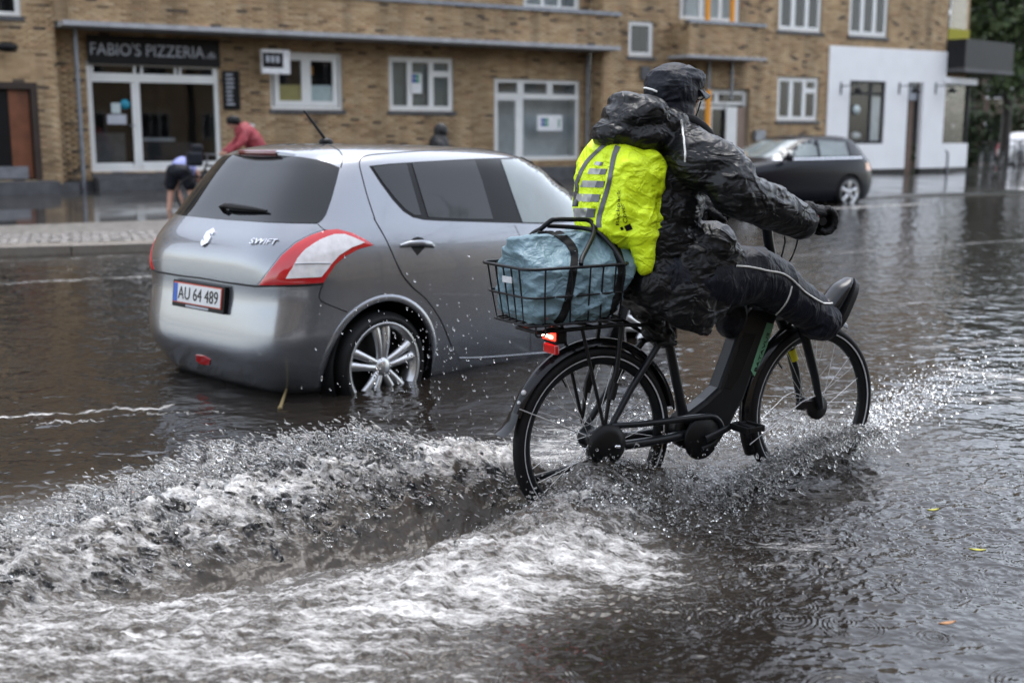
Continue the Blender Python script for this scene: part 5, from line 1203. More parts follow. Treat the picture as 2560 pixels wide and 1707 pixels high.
def creases(me, amp, scale, stretch=(1, 1, 1), seed=0.0, amp2=0.0, scale2=40, warp=0.35):
    V, N = get_vn(me); x, y, z = V[:, 0] * stretch[0], V[:, 1] * stretch[1], V[:, 2] * stretch[2]
    wx = fbm(x * scale * .6 + seed, y * scale * .6, z * scale * .6, 2) * warp; wz = fbm(x * scale * .6, y * scale * .6 + seed + 9, z * scale * .6, 2) * warp
    f = np.clip(fbm(x * scale + wx * 2 + seed, y * scale + wz, z * scale + wz * 2, 2, 0.45, ridge=True), 0, 1) ** 2.2 - 0.25
    d = amp * 1.5 * f
    if amp2: d = d + amp2 * (fbm(x * scale2 + wx * 3, y * scale2 + seed, z * scale2 + wz * 3, 2, ridge=True) - 0.4)
    put_v(me, V + N * d[:, None])
def limb(q, pts, rs, seg=16, n=5):
    P = catmull([tuple(p) for p in pts], n); R = np.interp(np.linspace(0, len(pts) - 1, len(P)), range(len(pts)), rs)
    q.tube(P, list(R), seg); q.ball(P[0], float(R[0]) * 0.98, 12, 8); q.ball(P[-1], float(R[-1]) * 0.98, 12, 8)

M['coat'] = mat('black_rain_coat', (0.007, 0.0076, 0.0086), 0.36, var=0.03, scale=9, bump=0.04, bscale=160, spec=0.36)
M['hood_fab'] = mat('navy_hood_fabric', (0.006, 0.0075, 0.0135), 0.55, var=0.2, spec=0.3, scale=10, bump=0.1, bscale=120)
M['trouser'] = mat('navy_rain_trousers', (0.006, 0.0075, 0.0135), 0.52, var=0.2, spec=0.3, scale=8, bump=0.12, bscale=120)
M['piping'] = mat('reflective_piping', (0.62, 0.62, 0.60), 0.45, var=0.1, scale=50)
M['boot'] = mat('black_rubber_boot', (0.010, 0.0115, 0.014), 0.22, var=0.2, scale=12, spec=0.45)
M['sole'] = mat('rubber_sole', (0.010, 0.010, 0.011), 0.55)
M['glove'] = mat('black_glove', (0.006, 0.006, 0.0065), 0.6, spec=0.2, var=0.3, scale=40, bump=0.4, bscale=120)
M['skin'] = mat('skin', (0.45, 0.25, 0.18), 0.5, var=0.06)
M['neon'] = mat('neon_yellow_cover', (0.74, 0.96, 0.015), 0.5, var=0.05, scale=5, bump=0.08, bscale=90)
M['silver_tape'] = mat('silver_reflective_tape', (0.42, 0.43, 0.42), 0.3, 0.3, var=0.35, scale=16)
M['grey_tape'] = mat('grey_tape', (0.12, 0.125, 0.13), 0.45, var=0.15, scale=30)
M['red_trim'] = mat('red_trim', (0.55, 0.012, 0.02), 0.5)

crinkle(M['coat'], 4.6, 0.62, 0.010, (1.0, 0.8, 1.5)); crinkle(M['trouser'], 7, 0.5, 0.006, (1.6, 0.8, 0.9)); crinkle(M['hood_fab'], 8, 0.35, 0.005); crinkle(M['neon'], 8, 0.6, 0.006, (1, 1, 1.3))
# joints, in the bicycle's frame
HIP = np.array([0.245, 0.0, 0.985]); CHE = np.array([0.285, 0.0, 1.30]); SHO = np.array([0.335, 0.0, 1.45])
SR_ = np.array(c7(1330, 680, -0.20)); EL = np.array(c8(800, 215, -0.33)); WR_ = np.array(c8(1310, 435, -0.315)); 
SLf = np.array([SR_[0], 0.20, SR_[2]]); ELl = np.array([EL[0] + 0.04, 0.34, EL[2] - 0.02]); WRl = np.array([WR_[0], 0.315, WR_[2]])
HEAD = np.array(c7(1175, 265)); NECK = np.array([0.335, 0, 1.53])
# the body itself: head with face, neck, trunk, arms, legs; nearly all of it under clothes
q = MB()
q.ball(HEAD + [0.01, 0, -0.015], (0.092, 0.078, 0.100), 20, 14); q.ball(HEAD + [0.055, 0, -0.075], (0.05, 0.052, 0.05), 14, 10)      # skull, jaw
q.tube([HEAD + [0.095, 0, 0.0], HEAD + [0.122, 0, -0.035], HEAD + [0.10, 0, -0.045]], [0.012, 0.016, 0.014], 10)             # nose
for sd in (-1, 1): q.ball(HEAD + [0.0, sd * 0.078, -0.02], (0.022, 0.012, 0.032), 10, 8)                                       # ears
q.ball(HEAD + [0.098, 0, -0.070], (0.012, 0.026, 0.010), 10, 6)                                                              # lips
limb(q, [HEAD + [0, 0, -0.05], NECK, SHO], [0.055, 0.055, 0.07]); limb(q, [SHO, CHE, HIP], [0.11, 0.12, 0.12])
for S, E, W in ((SR_, EL, WR_), (SLf, ELl, WRl)): limb(q, [SHO * 0.5 + S * 0.5, S, E, W], [0.06, 0.055, 0.045, 0.03])
KN = np.array(c8(960, 880, -0.15)); AN = np.array(c8(1440, 1200, -0.14)); HJ = np.array([0.26, -0.11, 0.965])
KNl = np.array(c8(930, 900, 0.09)); ANl = np.array(c8(1430, 1215, 0.10))
limb(q, [HIP, HJ, KN, AN], [0.1, 0.085, 0.06, 0.045]); limb(q, [HIP, HJ * [1, -1, 1], KNl, ANl], [0.1, 0.085, 0.06, 0.045])
pme = fuse(q, 0.008, 3)
person = link_mesh('person', pme, M['skin']); person.matrix_world = KF.matrix()
tag(person, 'cyclist in crinkled black raincoat and navy hood with legs stretched forward above the water', 'person')
for sd in (-1, 1):
    q = MB(); q.ball(HEAD + [0.094, sd * 0.033, 0.008], (0.010, 0.014, 0.009), 12, 8); q.build('eye', M['paper'], person)
# raincoat
q = MB()
def slab(p, r, rot=None): q.ball(p, r, 18, 12, rot)
slab(HIP + [0.0, 0, -0.01], (0.165, 0.20, 0.15)); slab(HIP + [0.015, 0, 0.12], (0.155, 0.19, 0.15)); slab(CHE + [0.01, 0, -0.06], (0.155, 0.195, 0.16)); slab(CHE + [0.03, 0, 0.05], (0.155, 0.205, 0.15)); slab(SHO + [-0.01, 0, -0.03], (0.13, 0.215, 0.10)); slab(SHO + [0.0, 0, 0.03], (0.12, 0.15, 0.10))
limb(q, [SHO + [0, -0.09, 0.0], SR_, (SR_ + EL) / 2 + [0.02, -0.01, 0.02], EL, (EL + WR_) / 2 + [0, 0, 0.005], WR_], [0.10, 0.106, 0.100, 0.090, 0.082, 0.070])
limb(q, [SHO + [0, 0.09, 0.0], SLf, (SLf + ELl) / 2, ELl, WRl], [0.10, 0.10, 0.092, 0.082, 0.066])
# bunched hood of the coat behind the neck
for x, y, l, r in ((820, 520, -0.02, (0.075, 0.10, 0.050)), (900, 430, -0.03, (0.085, 0.115, 0.065)), (890, 330, -0.02, (0.050, 0.09, 0.040)), (1000, 400, -0.06, (0.095, 0.11, 0.07)), (1130, 460, -0.08, (0.10, 0.08, 0.06)), (1190, 520, -0.07, (0.09, 0.08, 0.055)), (800, 560, 0.02, (0.055, 0.08, 0.04)), (1000, 540, -0.05, (0.13, 0.12, 0.07))):
    slab(np.array(c7(x, y, l)), r)
slab(np.array([0.39, 0, 1.50]), (0.07, 0.09, 0.06))
# skirts of the coat: over the thigh, hanging at the right, and over the saddle
for x, y, l, r in ((560, 640, -0.13, (0.10, 0.12, 0.10)), (640, 780, -0.15, (0.11, 0.10, 0.12)), (450, 850, -0.14, (0.14, 0.10, 0.13)), (300, 1000, -0.13, (0.12, 0.09, 0.11)), (450, 1050, -0.19, (0.12, 0.05, 0.11)), (520, 1180, -0.20, (0.06, 0.032, 0.09)), (545, 1260, -0.20, (0.034, 0.022, 0.05)), (620, 1060, -0.19, (0.06, 0.04, 0.10)), (690, 900, -0.17, (0.07, 0.07, 0.12)), (150, 950, -0.10, (0.12, 0.10, 0.11)), (60, 1060, -0.03, (0.10, 0.12, 0.06)), (380, 1130, -0.18, (0.10, 0.05, 0.09)), (470, 1190, -0.19, (0.07, 0.04, 0.07)), (220, 1090, -0.12, (0.10, 0.08, 0.07)), (80, 1180, -0.03, (0.07, 0.08, 0.05)), (110, 1290, -0.02, (0.045, 0.05, 0.06)), (190, 1380, -0.02, (0.05, 0.045, 0.045))):
    slab(np.array(c8(x, y, l)), r)
slab(np.array([0.45, 0.12, 1.0]), (0.16, 0.12, 0.10))
cme = fuse(q, 0.0075, 5)
creases(cme, 0.0060, 4.2, (1.0, 0.8, 1.8), 3.1, 0.0012, 18, 0.7); creases(cme, 0.0036, 12, (1.0, 0.6, 2.0), 8.2, 0.0007, 40, 0.7)
coat = link_mesh('raincoat', cme, M['coat'], person)
# tight navy hood with peaked cap under it
q = MB()
q.ball(HEAD + [-0.002, 0, 0.0], (0.114, 0.098, 0.107), 22, 14); q.ball(HEAD + [0.055, 0, 0.03], (0.075, 0.085, 0.066), 18, 12); q.ball(HEAD + [0.092, 0, 0.035], (0.045, 0.072, 0.052), 16, 10)
q.ball(HEAD + [-0.01, 0, -0.075], (0.10, 0.095, 0.085), 18, 12); q.ball(HEAD + [0.01, 0, -0.13], (0.09, 0.09, 0.07), 16, 10); q.ball(HEAD + [0.04, 0, -0.16], (0.075, 0.085, 0.06), 16, 10)
hme = fuse(q, 0.006, 5); V, N = get_vn(hme)
# open the hood where the face looks out
face = (V[:, 0] > HEAD[0] + 0.075) & (V[:, 2] < HEAD[2] + 0.012) & (V[:, 2] > HEAD[2] - 0.115) & (np.abs(V[:, 1]) < 0.068)
V[face, 0] -= 0.055; put_v(hme, V)
creases(hme, 0.006, 9, (1, 1, 1.3), 1.7, 0.002, 30); hood = link_mesh('rain_hood', hme, M['hood_fab'], person)
rows = []
for t in np.linspace(-1, 1, 13):
    yy = 0.078 * t; r0 = HEAD + [0.098 - 0.03 * t * t, yy, 0.022]; k = 0.075 * (1 - 0.55 * t * t)
    rows.append([tuple(r0 + [-0.03, 0, 0.004]), tuple(r0 + [0.4 * k, 0, -0.010 - 0.016 * t * t]), tuple(r0 + [k, 0, -0.032 - 0.02 * t * t]), tuple(r0 + [k, 0, -0.037 - 0.02 * t * t]), tuple(r0 + [0.4 * k, 0, -0.017 - 0.016 * t * t]), tuple(r0 + [-0.03, 0, -0.004])])
q = MB(); q.grid(rows); q.build('cap_peak', M['hood_fab'], hood)
q = MB()
for sd in (-1, 1):
    q.tube([HEAD + [0.0, sd * 0.082, 0.0], HEAD + [0.09, sd * 0.066, -0.002]], 0.0025, 6)
    q.tube([HEAD + [0.108 + 0.004 * math.cos(a), sd * (0.034 + 0.026 * math.cos(a)), -0.012 + 0.020 * math.sin(a)] for a in np.linspace(0, 2 * math.pi, 17)], 0.0022, 6, cap=False)
q.tube([HEAD + [0.112, -0.01, -0.008], HEAD + [0.112, 0.01, -0.008]], 0.0022, 6); q.build('glasses', M['black'], person)
q = MB(); q.tube(catmull([c7(1352, 330, -0.07), c7(1330, 400, -0.08), c7(1300, 470, -0.08), c7(1285, 500, -0.07)], 5), 0.003, 6); q.build('hood_cord', M['black'], hood)
# trousers
q = MB()
limb(q, [HJ + [-0.02, 0.03, -0.01], (HJ + KN) / 2 + [0, -0.01, -0.005], KN, (KN + AN) / 2, AN + [-0.02, 0, 0.01], AN + [0.03, 0, -0.025]], [0.13, 0.122, 0.112, 0.094, 0.078, 0.084])
limb(q, [HJ * [1, -1, 1], (HJ * [1, -1, 1] + KNl) / 2, KNl + [0, 0, -0.02], (KNl + ANl) / 2, ANl], [0.13, 0.122, 0.112, 0.092, 0.08])
q.ball(np.array(c8(740, 1200, 0.0)), (0.07, 0.07, 0.09), 14, 10); q.ball(np.array(c8(720, 1280, 0.02)), (0.05, 0.06, 0.05), 14, 10); q.ball(np.array(c8(1430, 1310, -0.14)), (0.06, 0.07, 0.045), 14, 10)
tme = fuse(q, 0.0075, 5); creases(tme, 0.0065, 6, (1.6, 0.8, 1.0), 5.5, 0.0008, 22); trs = link_mesh('rain_trousers', tme, M['trouser'], person)
# boots: toes up, soles to the front
def boot(l, ds=0.0, dz=0.0):
    he, to = np.array(c8(1560, 1290, l)), np.array(c8(1715, 935, l)); he = he + [ds, 0, dz]; to = to + [ds, 0, dz]
    ax = (to - he) / np.linalg.norm(to - he); nr = np.array([ax[2], 0, -ax[0]])         # nr points out of the sole
    Lf = np.linalg.norm(to - he); qq = MB()
    top = []
    for t in np.linspace(-0.08, 1.08, 15):
        wv = 0.052 * (1 - abs((t - 0.5) / 0.62) ** 3.2) ** 0.5 if abs(t - 0.5) < 0.62 else 0.004
        hgt = np.interp(t, [-0.1, 0.15, 0.45, 0.8, 1.1], [0.085, 0.115, 0.090, 0.066, 0.02]); top.append((he + ax * Lf * t, max(wv, 0.006), hgt))
    rows = []
    for c, wv, hgt in top:
        rows.append([tuple(c + np.array([0, 1, 0]) * wv * math.cos(a) - nr * (hgt * (0.5 + 0.5 * math.sin(a)) ** 0.8 if True else 0)) for a in np.linspace(-math.pi / 2, 1.5 * math.pi, 21)])
    qq.grid(rows); qq.add(rows[0], [tuple(range(21))]); qq.add(rows[-1], [tuple(range(20, -1, -1))])
    an = he + ax * Lf * 0.12 - nr * 0.05; limb(qq, [an + nr * 0.02, an - nr * 0.06 , an - nr * 0.13 + ax * 0.0], [0.05, 0.052, 0.058])
    bme = fuse(qq, 0.006, 4); bo_ = link_mesh('boot', bme, M['boot'], person)
    qs = MB(); rows = []
    for c, wv, hgt in top:
        w2 = wv + 0.005; rows.append([tuple(c + [0, w2 * s, 0] + nr * o) for s, o in ((-1, -0.012), (-1, 0.014), (-0.6, 0.018), (0.6, 0.018), (1, 0.014), (1, -0.012), (-1, -0.012))])
    qs.grid(rows, smooth=False); qs.add(rows[0][:6], [tuple(range(6))]); qs.add(rows[-1][:6], [tuple(range(5, -1, -1))]); qs.build('sole', M['sole'], bo_, fix=True)
    return bo_
boot(-0.14); boot(0.10, -0.02, -0.02)
# gloved hands round the grips
def glove(sd):
    g = np.array([HG.x - 0.016, sd * 0.312, HG.z]); w = WR_ if sd < 0 else WRl; qq = MB()
    limb(qq, [w + (g - w) * -0.1, w + (g - w) * 0.5 + [0, 0, 0.008], g + [-0.035, 0, 0.022]], [0.048, 0.044, 0.040])
    qq.ball(g + [-0.012, 0, 0.024], (0.046, 0.048, 0.026), 16, 10)
    for k, (dy, ln) in enumerate(((-0.036, 0.9), (-0.013, 1.0), (0.010, 0.97), (0.032, 0.82))):
        y = dy * sd * -1; A = [g + [0.008, y, 0.036], g + [0.040 * ln, y * 1.02, 0.024], g + [0.050 * ln, y * 1.03, -0.006], g + [0.034 * ln, y, -0.030], g + [0.006, y * 0.95, -0.036], g + [-0.012, y * 0.9, -0.026]]
        qq.tube(catmull([tuple(p) for p in A], 4), list(np.linspace(0.0135, 0.0105, 21)), 10)
    A = [g + [-0.035, -sd * 0.03, 0.012], g + [-0.022, -sd * 0.055, -0.006], g + [0.0, -sd * 0.062, -0.022], g + [0.020, -sd * 0.058, -0.026]]
    qq.tube(catmull([tuple(p) for p in A], 4), list(np.linspace(0.016, 0.012, 13)), 10)
    qq.v = [tuple(g + (np.array(p) - g) * 1.22) for p in qq.v]
    gme = fuse(qq, 0.004, 2); creases(gme, 0.003, 30, seed=2.2); o = link_mesh('glove', gme, M['glove'], person)
    return o, gme
gl, gme = glove(-1); glove(1)
# sleeve cuff, piping and marks traced on the garments
Tc, Tt, Th, Tg = Tracer(KF, cme, coat), Tracer(KF, tme, trs), Tracer(KF, hme, hood), Tracer(KF, gme, gl)
Tc.seam(p7_([(1228, 445), (1240, 500), (1252, 570), (1258, 640), (1259, 700)]), 0.0042, M['piping'], 'piping', coat, off=0.003)
Th.seam(p7_([(980, 252), (1010, 247), (1050, 255), (1088, 270)]), 0.0042, M['piping'], 'piping', hood, off=0.003)
Tt.seam(p8_([(785, 803), (880, 810), (960, 822), (1050, 843), (1130, 855), (1190, 878), (1260, 930), (1340, 1010), (1420, 1065), (1490, 1105)]), 0.0040, M['piping'], 'piping', trs, off=0.003)
Tt.seam(p8_([(1490, 1107), (1540, 1110), (1588, 1108)]), 0.0045, M['piping'], 'piping', trs, off=0.003)
Tt.seam(p8_([(1235, 965), (1220, 1030), (1190, 1100), (1150, 1155), (1112, 1193)]), 0.0035, M['piping'], 'piping', trs, off=0.003)
Tg.panel('red_mark', p8_([(1396, 420), (1412, 400), (1455, 388), (1460, 398), (1425, 412)]), M['red_trim'], 0.002, 0.003, 3, parent=gl)

# ------------------------------------------------------------------ backpack under a neon cover
pack = empty('backpack'); pack.matrix_world = KF.matrix(); tag(pack, 'backpack under a neon yellow reflective rain cover on the cyclist\'s back', 'backpack')
q = MB(); 
pc_ = np.array([0.095, 0.015, 1.255])
R = Matrix.Rotation(math.radians(3), 3, 'Y')
def sup(q, c, r, n=3.2, nu=72, nv=44, rot=None):
    P = []
    for i in range(nv + 1):
        th = math.pi * i / nv - math.pi / 2; row = []
        for k in range(nu):
            ph = 2 * math.pi * k / nu; d = np.array([math.cos(th) * math.cos(ph), math.cos(th) * math.sin(ph), math.sin(th)]); s = (np.abs(d) ** n).sum() ** (-1 / n)
            p = Vector(d * s * np.array(r)); row.append((rot @ p if rot is not None else p) + Vector(c))
        P.append(row + [row[0]])
    q.grid(P)
sup(q, pc_ + [0, 0, 0.02], (0.115, 0.175, 0.215), 3.0, rot=R); sup(q, pc_ + [0.10, 0.0, -0.08], (0.055, 0.155, 0.19), 3.0, rot=R)
q.ball(pc_ + [0.115, -0.125, -0.20], (0.045, 0.045, 0.085), 16, 10); q.ball(pc_ + [0.06, -0.13, 0.10], (0.07, 0.05, 0.10), 16, 10)
q.ball(c7(995, 1130, -0.14), (0.06, 0.05, 0.11), 16, 10); q.ball(c7(1008, 1240, -0.145), (0.042, 0.045, 0.085), 16, 10); q.ball(c7(1000, 1300, -0.145), (0.03, 0.035, 0.05), 14, 10)
bme = fuse(q, 0.007, 5); creases(bme, 0.010, 6, (1, 1, 1.3), 4.4, 0.0015, 20, 0.6)
cov = link_mesh('rain_cover', bme, M['neon'], pack)
Tb = Tracer(KF, bme, cov)
Tb.panel('grey_stripe', band(p7_([(768, 592), (700, 650), (640, 720), (595, 820), (565, 920), (545, 1040)]), 9), M['grey_tape'], 0.0022, 0.003, 4)
Tb.panel('grey_stripe', band(p7_([(845, 602), (822, 660), (806, 740), (785, 850), (755, 950), (730, 1040), (728, 1100)]), [14, 12, 11, 11, 12, 12, 13]), M['grey_tape'], 0.0022, 0.003, 4)
for (x0, x1, y0, y1, sk) in ((700, 752, 697, 718, 10), (660, 775, 738, 772, 14), (615, 762, 812, 852, 14), (585, 735, 893, 940, 12), (565, 705, 980, 1035, 10)):
    Tb.panel('silver_bar', p7_([(x0 + sk, y0), (x1 + sk * 0.4, y0 + 4), (x1 - sk * 0.4, y1 + 4), (x0, y1)]), M['silver_tape'], 0.0022, 0.003, 5)
    Tb.panel('grey_bar', p7_([(x0 + 0.62 * (x1 - x0) + sk, y0 + 3), (x1 + sk * 0.4, y0 + 4), (x1 - sk * 0.4, y1 + 4), (x0 + 0.62 * (x1 - x0), y1 + 3)]), M['grey_tape'], 0.0032, 0.003, 5)
Tb.panel('black_mark', p7_([(882, 1092), (920, 1076), (934, 1110), (898, 1124)]), M['sign_black'], 0.0022, 0.003, 4); Tb.panel('black_mark', p7_([(858, 1100), (872, 1094), (880, 1112), (864, 1118)]), M['sign_black'], 0.0022, 0.003, 4)
def text_on(tr, s, path0, path1, hpx, m, parent):
    """text laid on a surface along a measured line"""
    me = text_mesh(s, 1.0, 0.0); V = np.array([v.co[:] for v in me.vertices]); lo, hi = V.min(0), V.max(0); a, b = np.array(path0), np.array(path1); d = b - a; n = np.array([d[1], -d[0]]) / np.linalg.norm(d)
    out = []
    for v in V:
        t = (v[0] - lo[0]) / (hi[0] - lo[0]); u = (v[1] - lo[1]) / (hi[1] - lo[1]); p = a + d * t + n * u * hpx; h, nn = tr.cast(p[0], p[1]); out.append(h + nn * 0.0022)
    me.vertices.foreach_set('co', np.array(out, np.float32).ravel()); me.update(); link_mesh('lettering', me, m, parent)
text_on(Tb, 'Backpack', p7_([(858, 1085)])[0], p7_([(868, 868)])[0], 11, M['sign_black'], cov)
text_on(Tb, 'Cover', p7_([(905, 1068)])[0], p7_([(880, 950)])[0], 11, M['sign_black'], cov)
# straps over the shoulders
for sd in (-1, 1):
    q = MB(); q.tube(catmull([pc_ + [0.10, sd * 0.10, 0.22], SHO + [-0.02, sd * 0.11, 0.11], SHO + [0.12, sd * 0.11, 0.03], CHE + [0.15, sd * 0.13, 0.0]], 5), 0.022, 8, flat=0.35); q.build('shoulder_strap', M['webbing'], pack)
# ------------------------------------------------------------------ flood water: one sheet, waves and wake as real relief
def to_sl(X, Y): dx, dy = X - KF.o[0], Y - KF.o[1]; return dx * KF.u[0] + dy * KF.u[1], dx * KF.v[0] + dy * KF.v[1]
def from_sl(s, l): return KF.o[0] + s * KF.u[0] + l * KF.v[0], KF.o[1] + s * KF.u[1] + l * KF.v[1]
def bump1(x, c, w): return np.exp(-((x - c) / w) ** 2)
def wake(s, l):
    """height of the wake of the bicycle in its own frame (s ahead of the rear hub, l to the left)"""
    A = np.interp(s, [-2.9, -2.3, -1.8, -1.3, -0.9, -0.5, -0.25, -0.05, 0.10], [0.03, 0.085, 0.12, 0.175, 0.205, 0.215, 0.18, 0.09, 0.0])
    lc = np.interp(s, [-2.4, -1.8, -1.2, -0.8, -0.4, 0.0], [0.22, 0.34, 0.42, 0.40, 0.27, 0.14])
    wl = np.where(l < lc, lc * 0.58, 0.30)
    h = A * np.exp(-(np.abs(l - lc) / wl) ** 2.2)
    tr = np.interp(s, [-2.6, -1.2, -0.5, -0.3, -0.1], [0.015, 0.05, 0.07, 0.05, 0.0]); h = h - tr * bump1(l, 0.0, 0.10)
    # mound thrown to the right of the rear wheel
    B = np.interp(s, [-1.7, -1.1, -0.7, -0.35, -0.05, 0.18, 0.40], [0.02, 0.06, 0.10, 0.145, 0.135, 0.06, 0.0]); rc = np.interp(s, [-1.5, -0.7, -0.1, 0.3], [-0.46, -0.36, -0.20, -0.10])
    h = h + B * np.exp(-(np.abs(l - rc) / np.where(l > rc, 0.16, 0.24)) ** 2)
    # piled up round both wheels and between them
    h = h + 0.12 * bump1(s, -0.05, 0.30) * bump1(l, -0.05, 0.11) + 0.085 * bump1(s, 0.45, 0.35) * bump1(l, -0.02, 0.15)
    h = h + 0.09 * bump1(s, 1.20, 0.24) * bump1(l, -0.02, 0.11) + 0.07 * bump1(s, 0.5, 0.5) * bump1(l, 0.35, 0.22)
    h = h + 0.035 * bump1(s, -0.3, 0.5) * bump1(l, 0.95, 0.3)
    return h
def turb(s, l):
    """how torn the surface is"""
    m = 1.0 * smooth01(0.25, -0.25, s) * smooth01(-1.15, -0.45, l) * smooth01(1.55, 0.7, l)
    m = np.maximum(m, 0.85 * smooth01(-0.35, -0.9, s - 0.35 * l) * smooth01(-1.6, -0.9, l) * smooth01(1.7, 1.0, l))
    m = np.maximum(m, 0.8 * bump1(s, 0.7, 0.75) * bump1(l, 0.45, 0.5)); m = np.maximum(m, 0.7 * bump1(s, 1.5, 0.6) * bump1(l, 0.25, 0.35)); m = np.maximum(m, 0.75 * bump1(s, 0.25, 0.3) * bump1(l, -0.2, 0.25))
    return m
def foamy(s, l):
    f = 0.95 * bump1(l, -0.56, 0.32) * smooth01(0.06, -0.22, s) * smooth01(-2.6, -1.0, s)            # flat foam on the near side
    f = np.maximum(f, 0.92 * smooth01(0.0, 0.22, l - np.interp(s, [-1.3, -0.8, -0.4], [0.20, 0.14, 0.05])) * smooth01(1.35, 0.55, l) * smooth01(0.6, -0.3, s))   # outside the left wave
    f = np.maximum(f, 0.72 * smooth01(-0.6, -1.3, s) * smooth01(-1.5, -0.7, l) * smooth01(1.4, 0.9, l))
    f = np.maximum(f, 0.78 * bump1(s, 0.45, 0.8) * bump1(l, 0.75, 0.55)); f = np.maximum(f, 0.5 * bump1(s, 1.9, 0.8) * bump1(l, 0.7, 0.5)); f = np.maximum(f, 0.80 * bump1(s, -0.18, 0.36) * bump1(l, -0.27, 0.19)); f = np.maximum(f, 0.62 * bump1(s, 0.45, 0.3) * bump1(l, -0.12, 0.14)); f = np.maximum(f, 0.6 * bump1(s, 1.15, 0.3) * bump1(l, -0.08, 0.12))
    f = np.maximum(f, 0.40 * bump1(s, 0.35, 0.5) * bump1(l, -0.75, 0.35)); f = np.maximum(f, 0.34 * bump1(s, 1.6, 0.9) * bump1(l, -0.5, 0.5))
    tr = bump1(l, 0.0, 0.11) * smooth01(-0.2, -0.5, s) * smooth01(-1.9, -1.3, s); return f * (1 - 0.85 * tr)
yy = np.r_[np.linspace(2300, 1960, 20)[:-1], np.arange(1960, 620, -2.0), np.arange(620, 400, -1.5), np.array([396, 390, 382, 374])]
rad = CAM_H * FPX / (yy - YH); rad = np.r_[0.25, 0.8, 1.5, rad, 170.0, 240.0]
ta = np.arange(-1520, 1521, 3.1) / FPX; ang = np.arctan(ta); ang = np.r_[np.linspace(-math.pi, ang[0], 40)[:-1], ang, np.linspace(ang[-1], math.pi, 40)[1:-1]]
nr_, na_ = len(rad), len(ang)
RR_, AA_ = np.meshgrid(rad, ang, indexing='ij'); X = RR_ * np.sin(AA_); Y = RR_ * np.cos(AA_)
s_, l_ = to_sl(X, Y); dist = RR_
near = smooth01(16, 5, dist)
Z = wake(s_, l_); TB = turb(s_, l_); FO = foamy(s_, l_)
# turbulence, drawn out along the ride
t1 = fbm(s_ * 5.0, l_ * 8.5, 0.3, 4, 0.55, ridge=True); t2 = fbm(s_ * 12, l_ * 30, 1.7, 3, 0.5, ridge=True); t3 = fbm(s_ * 26, l_ * 70, 4.7, 2, 0.5)
Z = Z + TB * (0.042 * (t1 - 0.3) + 0.015 * (t2 - 0.3) + 0.004 * t3) * (0.75 + 2.6 * np.clip(wake(s_, l_), 0, 0.2))
Z = Z + FO * 0.008 * fbm(s_ * 16, l_ * 46, 12.1, 3, 0.6, ridge=True)
# the left wave is fluted along the flight of the water and frayed at its crest
wm = np.clip(wake(s_, l_) / 0.2, 0, 1) * smooth01(0.03, 0.12, l_) * smooth01(0.0, -0.3, s_)
fa2, fb2 = -s_ * 0.82 + l_ * 0.57, s_ * 0.57 + l_ * 0.82
Z = Z + wm * (0.075 * (fbm(fa2 * 4.0, fb2 * 11, 5.5, 3, 0.5)) + 0.036 * (fbm(fa2 * 5, fb2 * 26, 7.7, 4, 0.6, ridge=True) - 0.25) + 0.006 * fbm(fa2 * 14, fb2 * 70, 2.4, 2))
FO = np.clip(FO + wm * 0.38 * smooth01(0.0, 0.12, l_ - np.interp(s_, [-1.3, -0.8, -0.4], [0.10, 0.08, 0.03])), 0, 1.1)
# wind waves and rain pocks everywhere
w1 = fbm(X * 1.6 + Y * 0.5, Y * 2.6 - X * 0.4, 2.2, 3); w2 = fbm(X * 7 + 3, Y * 11, 6.1, 3); w3 = fbm(X * 24, Y * 30, 8.3, 2)
calm = smooth01(-0.9, -1.6, l_) * smooth01(-0.9, 0.2, s_)
Z = Z + near * ((0.012 * w1 + 0.0078 * w2 * (1 - 0.6 * calm)) + 0.0017 * w3 * (1 - 0.75 * calm)) + (1 - near) * (0.010 * w1 + 0.012 * w2)
# small chop spreading from the bicycle
chop = bump1(l_, -0.6, 0.8) * bump1(s_, 0.6, 1.6); Z = Z + near * chop * 0.009 * fbm(X * 15 + 7, Y * 19, 3.3, 2, ridge=True)
for i in range(70):                                  # rings of rain drops
    px_, py_ = rng.uniform(1300, 2700), rng.uniform(1150, 1800); c = on_z(px_, py_); r0 = rng.uniform(0.01, 0.11); wv = rng.uniform(0.010, 0.020)
    sel = np.where((np.abs(X - c[0]) < 0.25) & (np.abs(Y - c[1]) < 0.25)); d = np.hypot(X[sel] - c[0], Y[sel] - c[1])
    Z[sel] += 0.0016 * np.cos((d - r0) / wv * 2 * math.pi) * np.exp(-((d - r0) / (wv * 1.6)) ** 2)
# drifting foam lines, and bright sky reflections painted in as foam
def foam_glint_line(a, b, w, f, br=0.5):
    global FO
    A, B = on_z(*a)[:2], on_z(*b)[:2]; d = B - A; L2 = d @ d; t = ((X - A[0]) * d[0] + (Y - A[1]) * d[1]) / L2; tc_ = np.clip(t, 0, 1)
    wob = 0.03 * np.sin(t * 17 + a[1]) + 0.02 * np.sin(t * 41 + a[0]) + 0.012 * np.sin(t * 97); px__, py__ = A[0] + tc_ * d[0], A[1] + tc_ * d[1]
    dd = np.hypot(X - px__, Y - py__ - wob); FO = np.maximum(FO, f * np.exp(-(dd / w) ** 2))
foam_glint_line((-60, 1045), (415, 1016), 0.04, 0.95); foam_glint_line((60, 1062), (250, 1050), 0.03, 0.8); foam_glint_line((330, 1030), (560, 1030), 0.03, 0.6); foam_glint_line((-60, 712), (390, 690), 0.10, 0.75); foam_glint_line((-60, 655), (400, 636), 0.12, 0.6)  # left: floating foam, and the pale reflection along the kerb painted as foam
